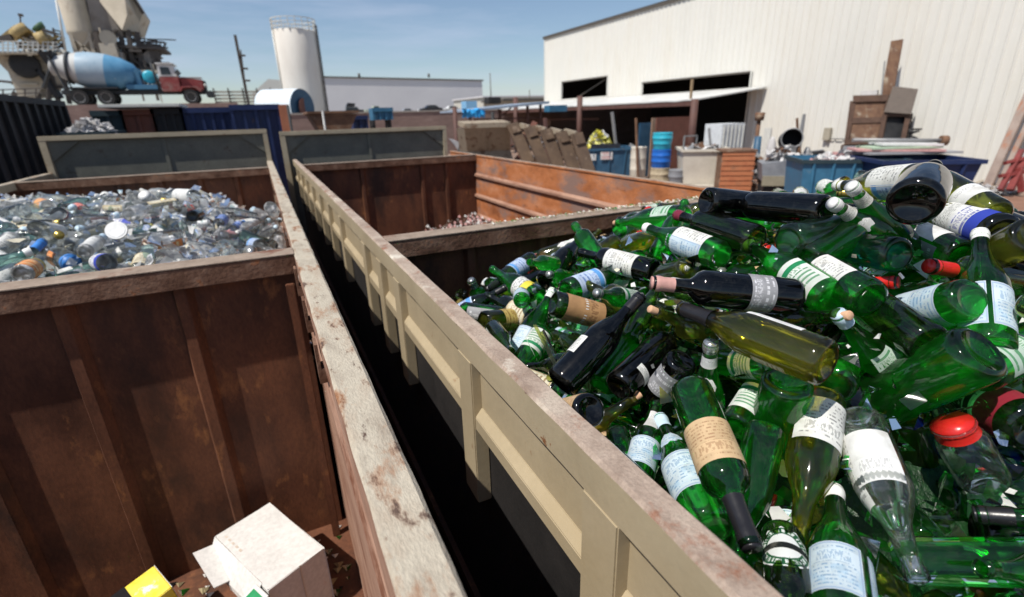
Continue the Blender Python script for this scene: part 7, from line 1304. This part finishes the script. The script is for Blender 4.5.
MB().lathe([(-.5*S, .3*S), (-.42*S, .45*S), (.42*S, .45*S), (.5*S, .3*S), (.5*S, 0)], 20, solid('turquoise_tank', (.03, .40, .55), .4), Matrix.Translation((TX(5.45), YT+1.0*S, TZ(1.95))) @ Matrix.Rotation(R(90), 4, 'X')).build('water_tank', parent=tr)
cb = MB(); cb.prism([(TX(6.15), TZ(.9)), (TX(7.35), TZ(.9)), (TX(7.4), TZ(1.95)), (TX(6.1), TZ(1.95))], YT+.2*S, YT+2.2*S, RED); cab = cb.build('cab', parent=tr, bevel=.03)
MB().prism([(TX(6.1), TZ(1.953)), (TX(7.4), TZ(1.953)), (TX(7.15), TZ(2.75)), (TX(6.15), TZ(2.8))], YT+.22*S, YT+2.18*S, CW).build('cab_top', parent=cab, bevel=.02)
MB().prism([(TX(6.3), TZ(2.08)), (TX(6.95), TZ(2.08)), (TX(6.88), TZ(2.6)), (TX(6.32), TZ(2.62))], YT+.19*S, YT+.217*S, WIN).build('window', parent=cab)
MB().box(TX(6.05), TX(7.25), YT+.1*S, YT+2.3*S, TZ(2.803), TZ(2.9), CW).build('cab_roof', parent=cab, bevel=.02)
MB().prism([(TX(7.403), TZ(1.0)), (TX(8.9), TZ(1.0)), (TX(8.95), TZ(1.75)), (TX(7.403), TZ(1.9))], YT+.45*S, YT+1.95*S, RED).build('bonnet', parent=tr, bevel=.04)
MB().box(TX(7.45), TX(8.85), YT+.5*S, YT+1.9*S, TZ(1.905), TZ(1.96), CW).build('bonnet_top', parent=tr)
MB().prism([(TX(7.2), TZ(.95)), (TX(7.45), TZ(1.28)), (TX(8.45), TZ(1.28)), (TX(8.75), TZ(.9)), (TX(8.6), TZ(.9)), (TX(8.35), TZ(1.18)), (TX(7.55), TZ(1.18)), (TX(7.35), TZ(.9))], YT+.0*S, YT+.44*S, RED).build('mudguard', parent=tr)
tbox('bumper', 9.0, 9.45, .3, 2.1, .5, .95, DKM); tbox('grille', 8.953, 9.05, .55, 1.85, 1.0, 1.7, DKM)
for y in (.5, 1.7): MB().cyl((TX(8.96), YT+y*S, TZ(1.35)), (TX(9.08), YT+y*S, TZ(1.35)), .12*S, .12*S, 14, TRIMW).build('headlight', parent=tr)
MB().bar((TX(7.3), YT+.0, TZ(2.1)), (TX(7.55), YT-.1, TZ(2.3)), .05, .3, DKM).build('mirror', parent=tr)
MB().cyl((TX(5.95), YT+.3*S, TZ(1.1)), (TX(5.8), YT+.3*S, TZ(2.9)), .08*S, .08*S, 10, DKM).build('exhaust_stack', parent=tr)

# ------------------------------------------------------------------ concrete batching plant behind the truck
YP = 47.0
PLT = surf('plant_beige_steel', [(.42, .37, .29), (.54, .48, .39)], scale=.8, rough=.75, bump=.08, over=((.30, .24, .18), .8, .56, .7)); PLD = surf('plant_grey_steel', [(.22, .20, .18), (.31, .28, .25)], scale=.8, rough=.8, bump=.08, over=((.16, .13, .11), .7, .56, .7)); PLF = solid('plant_frame_steel', (.10, .085, .075), .8); YELO = solid('plant_yellow', (.48, .36, .16), .7, var=.6)
def pp(px, py, d=0): return on_y(px, py, YP+d)
bp2 = empty('batching_plant', 'tall beige concrete batching plant with silo, hopper and steel frame', 'industrial plant', None, (pp(100, 100).x, YP, ZD))
def pprism(name, pts, d, th, mat, par_=bp2):
    P_ = [pp(a, b, d) for a, b in pts]; mb = MB(); mb.prism([(v.x, v.z) for v in P_], YP+d, YP+d+th, mat); return mb.build(name, parent=par_)
# cement silo
c0 = pp(74, 33); cr_ = (pp(90, 30).x-pp(61, 30).x)/2; cx = pp(77, 28).x
zs = lambda py: pp(75, py).z
cs = MB(); cs.lathe([(zs(49), .35), (zs(33), cr_*.98), (zs(31), cr_*1.03), (zs(29), cr_), (zs(-110), cr_), (zs(-112), cr_*.9), (zs(-118), 0)], 32, PLT, Matrix.Translation((cx, YP+cr_, 0))); cs.build('cement_silo', parent=bp2)
sf = MB()
for a in range(4):
    t = R(45+90*a); x, y = cx+cr_*.9*math.cos(t), YP+cr_+cr_*.9*math.sin(t); sf.bar((x, y, ZD), (x, y, zs(31)), .22, .22, PLT)
    t2 = t+R(90); x2, y2 = cx+cr_*.9*math.cos(t2), YP+cr_+cr_*.9*math.sin(t2); sf.bar((x, y, zs(36)), (x2, y2, zs(56)), .14, .14, PLT); sf.bar((x2, y2, zs(36)), (x, y, zs(56)), .14, .14, PLT)
sf.build('silo_legs', parent=bp2)
vp_ = MB(); vp_.cyl(pp(56, 0, -.3), pp(66, 52, -.3), .06, .06, 8, TRIMW); vp_.build('fill_pipe', parent=bp2)
# big angular aggregate hopper: grey flank, pale front and its bevelled right cheek
pprism('hopper_flank', [(78, -34), (95, -34), (100, 1), (121, 30.5), (92, 31), (88, 6)], .5, 3.5, PLD)
def facet(name, pts, mat, th=2.0):
    P_ = [pp(a, b, d) for a, b, d in pts]; n = len(P_); mb = MB(); mb.add(P_+[v+Vector((0, th, 0)) for v in P_], [tuple(range(n)), tuple(reversed(range(n, 2*n)))]+[(i, n+i, n+(i+1) % n, (i+1) % n) for i in range(n)], mat); return mb.build(name, parent=bp2)
facet('hopper_front', [(94, -34, .4), (112, -34, -.6), (125, 0, -.9), (127, 15, -.9), (122, 30, -.6), (100, 2, .4)], PLT)
facet('hopper_front', [(112, -34, -.58), (116, -30, .9), (143, 14, 1.2), (139.5, 22, 1.2), (137, 32, .9), (122.2, 30, -.58), (127.2, 15, -.88), (125.2, 0, -.88)], PLT, 3)
MB().bar(pp(115, -31, .8), pp(143.5, 13.5, 1.1), .25, .12, PLF).build('hopper_edge_rail', parent=bp2)
# steel frame tower below the hopper
tw = MB()
for (xa, ya_, xb2, yb3) in ((120, 30, 131, 92), (137, 32, 146, 92), (128, 30, 137, 92), (111, 32, 122, 75), (95, 32, 103, 62), (148, 42, 158, 66), (155, 44, 166, 92)):
    tw.bar(pp(xa, ya_, 0), pp(xb2, yb3, 0), .28, .28, PLF); tw.bar(pp(xa, ya_, 3), pp(xb2, yb3, 3), .28, .28, PLF)
for (xa, ya_, xb2, yb3) in ((118, 48, 160, 46), (122, 60, 163, 68), (126, 75, 160, 72), (121, 35, 148, 46), (125, 66, 148, 48), (130, 88, 160, 66), (95, 40, 125, 44)):
    tw.bar(pp(xa, ya_, .1), pp(xb2, yb3, .1), .2, .2, PLF); tw.bar(pp(xa, ya_, 2.9), pp(xb2, yb3, 2.9), .2, .2, PLF)
for k in range(7): tw.bar(pp(140+k*4, 44+k*.7, -.3), pp(140.5+k*4, 37+k*.9, -.3), .07, .07, PLF)
tw.bar(pp(139, 38, -.3), pp(167, 43, -.3), .07, .07, PLF)
for (a_, b_) in ((126, 62), (141, 60), (132, 60), (117, 54), (99, 47), (153, 54), (160, 66), (140, 46), (124, 47)): tw.bar(pp(a_, b_, -.1), pp(a_, b_, 3.1), .18, .18, PLF)
tw.bar(pp(95, 47, 0), pp(162, 47, 0), .2, .2, PLF); tw.bar(pp(95, 47, 3), pp(162, 47, 3), .2, .2, PLF); tw.bar(pp(95, 40, -.1), pp(95, 47, .1), .1, .1, PLF)
tw.bar(pp(139, 44, -.3), pp(168, 48, -.3), .1, .1, PLF); tw.bar(pp(145, 47, -.35), pp(145, 47, .2), .1, .1, PLF); tw.build('steel_frame', parent=bp2)
pprism('platform', [(117, 45), (164, 47), (164, 49.5), (117, 47.5)], -.4, 3.6, PLF); pprism('platform', [(124, 66), (166, 68), (166, 70.5), (124, 68.5)], -.4, 3.6, PLF)
pprism('wall_panel', [(140, 47), (152, 48), (157, 66), (144, 66)], 0, .1, PLD); pprism('dark_box', [(120, 46), (138, 47), (144, 68), (128, 68)], .6, 2, PLF)
pprism('control_cabin', [(98, 43), (114, 43), (121, 64), (104, 62)], -1.2, 1.5, PLT); MB().cyl(pp(108, 38, -1.2), pp(108, 38, .2), .48, .48, 20, PLT).build('fan_housing', parent=bp2)
pprism('discharge_chute', [(114, 52), (122, 52), (127, 74), (119, 74)], -1, .9, PLD)
rgp = random.Random(8); pw = MB(); prev = pp(100, 50, -.5)
for k in range(46):
    q = pp(rgp.uniform(96, 162), rgp.uniform(34, 92), rgp.uniform(-.8, 1.5)); ln = rgp.uniform(.6, 2.6); d = rgp.choice([Vector((1, 0, 0)), Vector((0, 0, 1)), Vector((.7, 0, -.7)), Vector((.7, 0, .7))])
    if q.x > pp(128, 60, 0).x or q.z > pp(100, 62, 0).z: pw.bar(q-d*ln/2, q+d*ln/2, rgp.uniform(.06, .22), rgp.uniform(.06, .2), rgp.choice([PLF, PLF, PLD, PLT])); pw.bar(q, prev, .05, .05, PLF) if (q-prev).length < 5 else None; prev = q
tag(pw.build('pipework', parent=bp2), kind='stuff')
# aggregate bin on the left with walkway and conveyor heads
pprism('aggregate_bin', [(-20, 53), (56, 53), (54, 66), (37, 96), (18, 96), (8, 72), (-4, 60), (-20, 56)], 1.0, 4.0, PLT)
ribs = MB()
for t in (58, 64, 70, 77, 84): ribs.bar(pp(4+(t-58)*.6, t, .9), pp(52-(t-58)*.55, t, .9), .12, .12, PLT)
ribs.build('bin_stiffener', parent=bp2)
MB().lathe([(0, .8), (.15, .85), (.3, .7), (.3, 0)], 22, BLACKP, Matrix.Translation(pp(26, 65, .6)) @ Matrix.Rotation(R(90), 4, 'X')).build('vent_mouth', parent=bp2)
pprism('walkway', [(-25, 51), (60, 52), (60, 54), (-25, 53)], -.4, 2.0, PLT)
wr = MB()
for k in range(16): x = -22+k*5; wr.bar(pp(x, 52, -.4), pp(x, 41.5, -.4), .06, .06, TRIMW)
for yy_ in (41.5, 45, 48.5): wr.bar(pp(-22, yy_-1, -.4), pp(58, yy_+1, -.4), .05, .05, TRIMW)
wr.build('walkway_railing', parent=bp2)
for nm, pts in (('conveyor_head', [(0, 36), (14, 25), (24, 27), (26, 36), (14, 35), (4, 40)]), ('conveyor_head', [(27, 41), (34, 35), (44, 32), (49, 37), (50, 42), (40, 40), (32, 44)])):
    pprism(nm, pts, .2, 1.4, YELO)
mo = MB(); mo.cyl(pp(16, 28, 0), pp(24, 35, 0), .55, .5, 14, YELO); mo.cyl(pp(38, 40, -.1), pp(47, 37, -.1), .42, .4, 14, YELO); mo.cyl(pp(37, 26, .3), pp(42, 30, .3), .42, .3, 12, solid('green_motor', (.05, .12, .06), .6)); mo.bar(pp(-3, 40, 0), pp(12, 37, 0), .4, .3, PLF); mo.bar(pp(43, 30, 0), pp(56, 34, 0), .25, .2, PLF); mo.bar(pp(24, 30, .2), pp(30, 30, .2), .15, .15, PLF); mo.build('conveyor_drive', parent=bp2)
rg = random.Random(5); jm = MB()
for k in range(60):
    a = pp(rg.uniform(26, 58), rg.uniform(38, 51), rg.uniform(-.1, 1.2)); jm.bar(a, a+Vector((rg.uniform(-.7, .7), rg.uniform(-.3, .3), rg.uniform(-.4, .5))), rg.uniform(.07, .3), rg.uniform(.07, .2), rg.choice([PLT, PLF, YELO, TRIMW]))
for k in range(8): t = k/8; jm.bar(pp(54, 30+3*k, .5), pp(63, 32+3*k, .5), .08, .08, PLF)
jm.bar(pp(53, 28, .5), pp(58, 54, .5), .1, .1, PLF); jm.bar(pp(61, 32, .5), pp(65, 54, .5), .1, .1, PLF); jm.build('walkway_clutter', parent=bp2)
lm = MB(); lm.bar(pp(21, 27, 0), pp(20, 15.5, 0), .07, .07, PLF); lm.box(pp(18.3, 15, 0).x, pp(22.3, 15, 0).x, YP-.1, YP+.2, pp(20, 16.2).z, pp(20, 13.8).z, PLF); lm.build('floodlight', parent=bp2)
lg = MB()
for a, b in (((15, 92), (12, 107)), ((37, 92), (41, 107)), ((22, 92), (30, 107)), ((48, 62), (60, 107)), ((52, 60), (48, 107)), ((-10, 58), (-8, 107)), ((58, 54), (70, 104))): lg.bar(pp(*a, 1.2), pp(*b, 1.2), .25, .25, PLF); lg.bar(pp(*a, 4.6), pp(*b, 4.6), .25, .25, PLF)
lg.bar(pp(-10, 80, 1.2), pp(66, 88, 1.2), .15, .15, PLF); lg.bar(pp(-10, 80, 4.6), pp(66, 88, 4.6), .15, .15, PLF)
for a_ in (-9, 13, 40, 52, 60): lg.bar(pp(a_, 82+a_*.08, 1.2), pp(a_, 82+a_*.08, 4.6), .2, .2, PLF)
lg.bar(pp(40, 70, .9), pp(60, 98, .9), 1.2, .25, BLACKP, up=(1, 0, 0)); lg.build('bin_legs', parent=bp2)
hr = empty('guard_rail', 'thin dark guard rail at the far left beyond the black container', 'railing', None, (pp(10, 95).x, 44, ZD))
for k in range(8): x = -30+k*11; MB().bar(on_y(x, 99, 44), on_y(x, 89, 44), .06, .06, PLF).build('rail_post', parent=hr)
for yy_ in (89, 93.5): MB().bar(on_y(-30, yy_+2, 44), on_y(48, yy_-1, 44), .06, .06, PLF).build('rail_bar', parent=hr)
# ------------------------------------------------------------------ sky, sun and camera
w = bpy.data.worlds.new('World'); sc.world = w; w.use_nodes = True; nt = w.node_tree; nt.nodes.clear()
out = nt.nodes.new('ShaderNodeOutputWorld'); bg = nt.nodes.new('ShaderNodeBackground'); bg.inputs[1].default_value = SKY
sky = nt.nodes.new('ShaderNodeTexSky'); sky.sky_type = 'NISHITA'; sky.sun_disc = False
ALT, AZ = R(SUN_ALT), R(SUN_AZ)
to_sun = Vector((-math.sin(AZ)*math.cos(ALT), -math.cos(AZ)*math.cos(ALT), math.sin(ALT)))
sky.sun_elevation = ALT; sky.sun_rotation = math.atan2(to_sun.x, to_sun.y); sky.altitude = 300; sky.air_density = 1.0; sky.dust_density = .5; sky.ozone_density = 2.2
tc = nt.nodes.new('ShaderNodeTexCoord'); mp = nt.nodes.new('ShaderNodeMapping'); mp.inputs['Scale'].default_value = (1.2, 1.2, 9)
nz = nt.nodes.new('ShaderNodeTexNoise'); nz.inputs['Scale'].default_value = 1.7; nz.inputs['Detail'].default_value = 7; nz.inputs['Roughness'].default_value = .62
rp = ramp(nt, nz.outputs[0], [(.46, .04), (.74, .55)]); mx = nt.nodes.new('ShaderNodeMix'); mx.data_type = 'RGBA'
L = nt.links.new
L(tc.outputs['Generated'], mp.inputs[0]); L(mp.outputs[0], nz.inputs['Vector']); L(rp.outputs[0], mx.inputs[0]); L(sky.outputs[0], mx.inputs[6]); mx.inputs[7].default_value = (5.4, 6.1, 7.8, 1)
L(mx.outputs[2], bg.inputs[0]); L(bg.outputs[0], out.inputs[0])
sun = bpy.data.lights.new('sun', 'SUN'); sun.energy = SUN; sun.angle = R(.53); sun.color = (1, .955, .88)
so = bpy.data.objects.new('sun', sun); COL.objects.link(so); so.rotation_euler = to_sun.to_track_quat('Z', 'Y').to_euler()
cam = bpy.data.cameras.new('camera'); co = bpy.data.objects.new('camera', cam); COL.objects.link(co); sc.camera = co
cam.sensor_width = 36; cam.lens = FPX/1024*36; cam.clip_start = .02; cam.clip_end = 3000
cam.dof.use_dof = True; cam.dof.focus_distance = 1.05; cam.dof.aperture_fstop = FSTOP
co.matrix_world = Matrix((RGT, UPV, -FWD)).transposed().to_4x4()
sc.view_settings.view_transform = 'Standard'; sc.view_settings.look = 'None'; sc.view_settings.gamma = 1; sc.view_settings.use_curve_mapping = False
sc.view_settings.exposure = EXPO
cy = sc.cycles; cy.max_bounces = 14; cy.transparent_max_bounces = 28; cy.transmission_bounces = 12; cy.glossy_bounces = 5; cy.diffuse_bounces = 3
cy.sample_clamp_indirect = 6; cy.caustics_reflective = False; cy.caustics_refractive = True; cy.use_denoising = True; cy.blur_glossy = .3
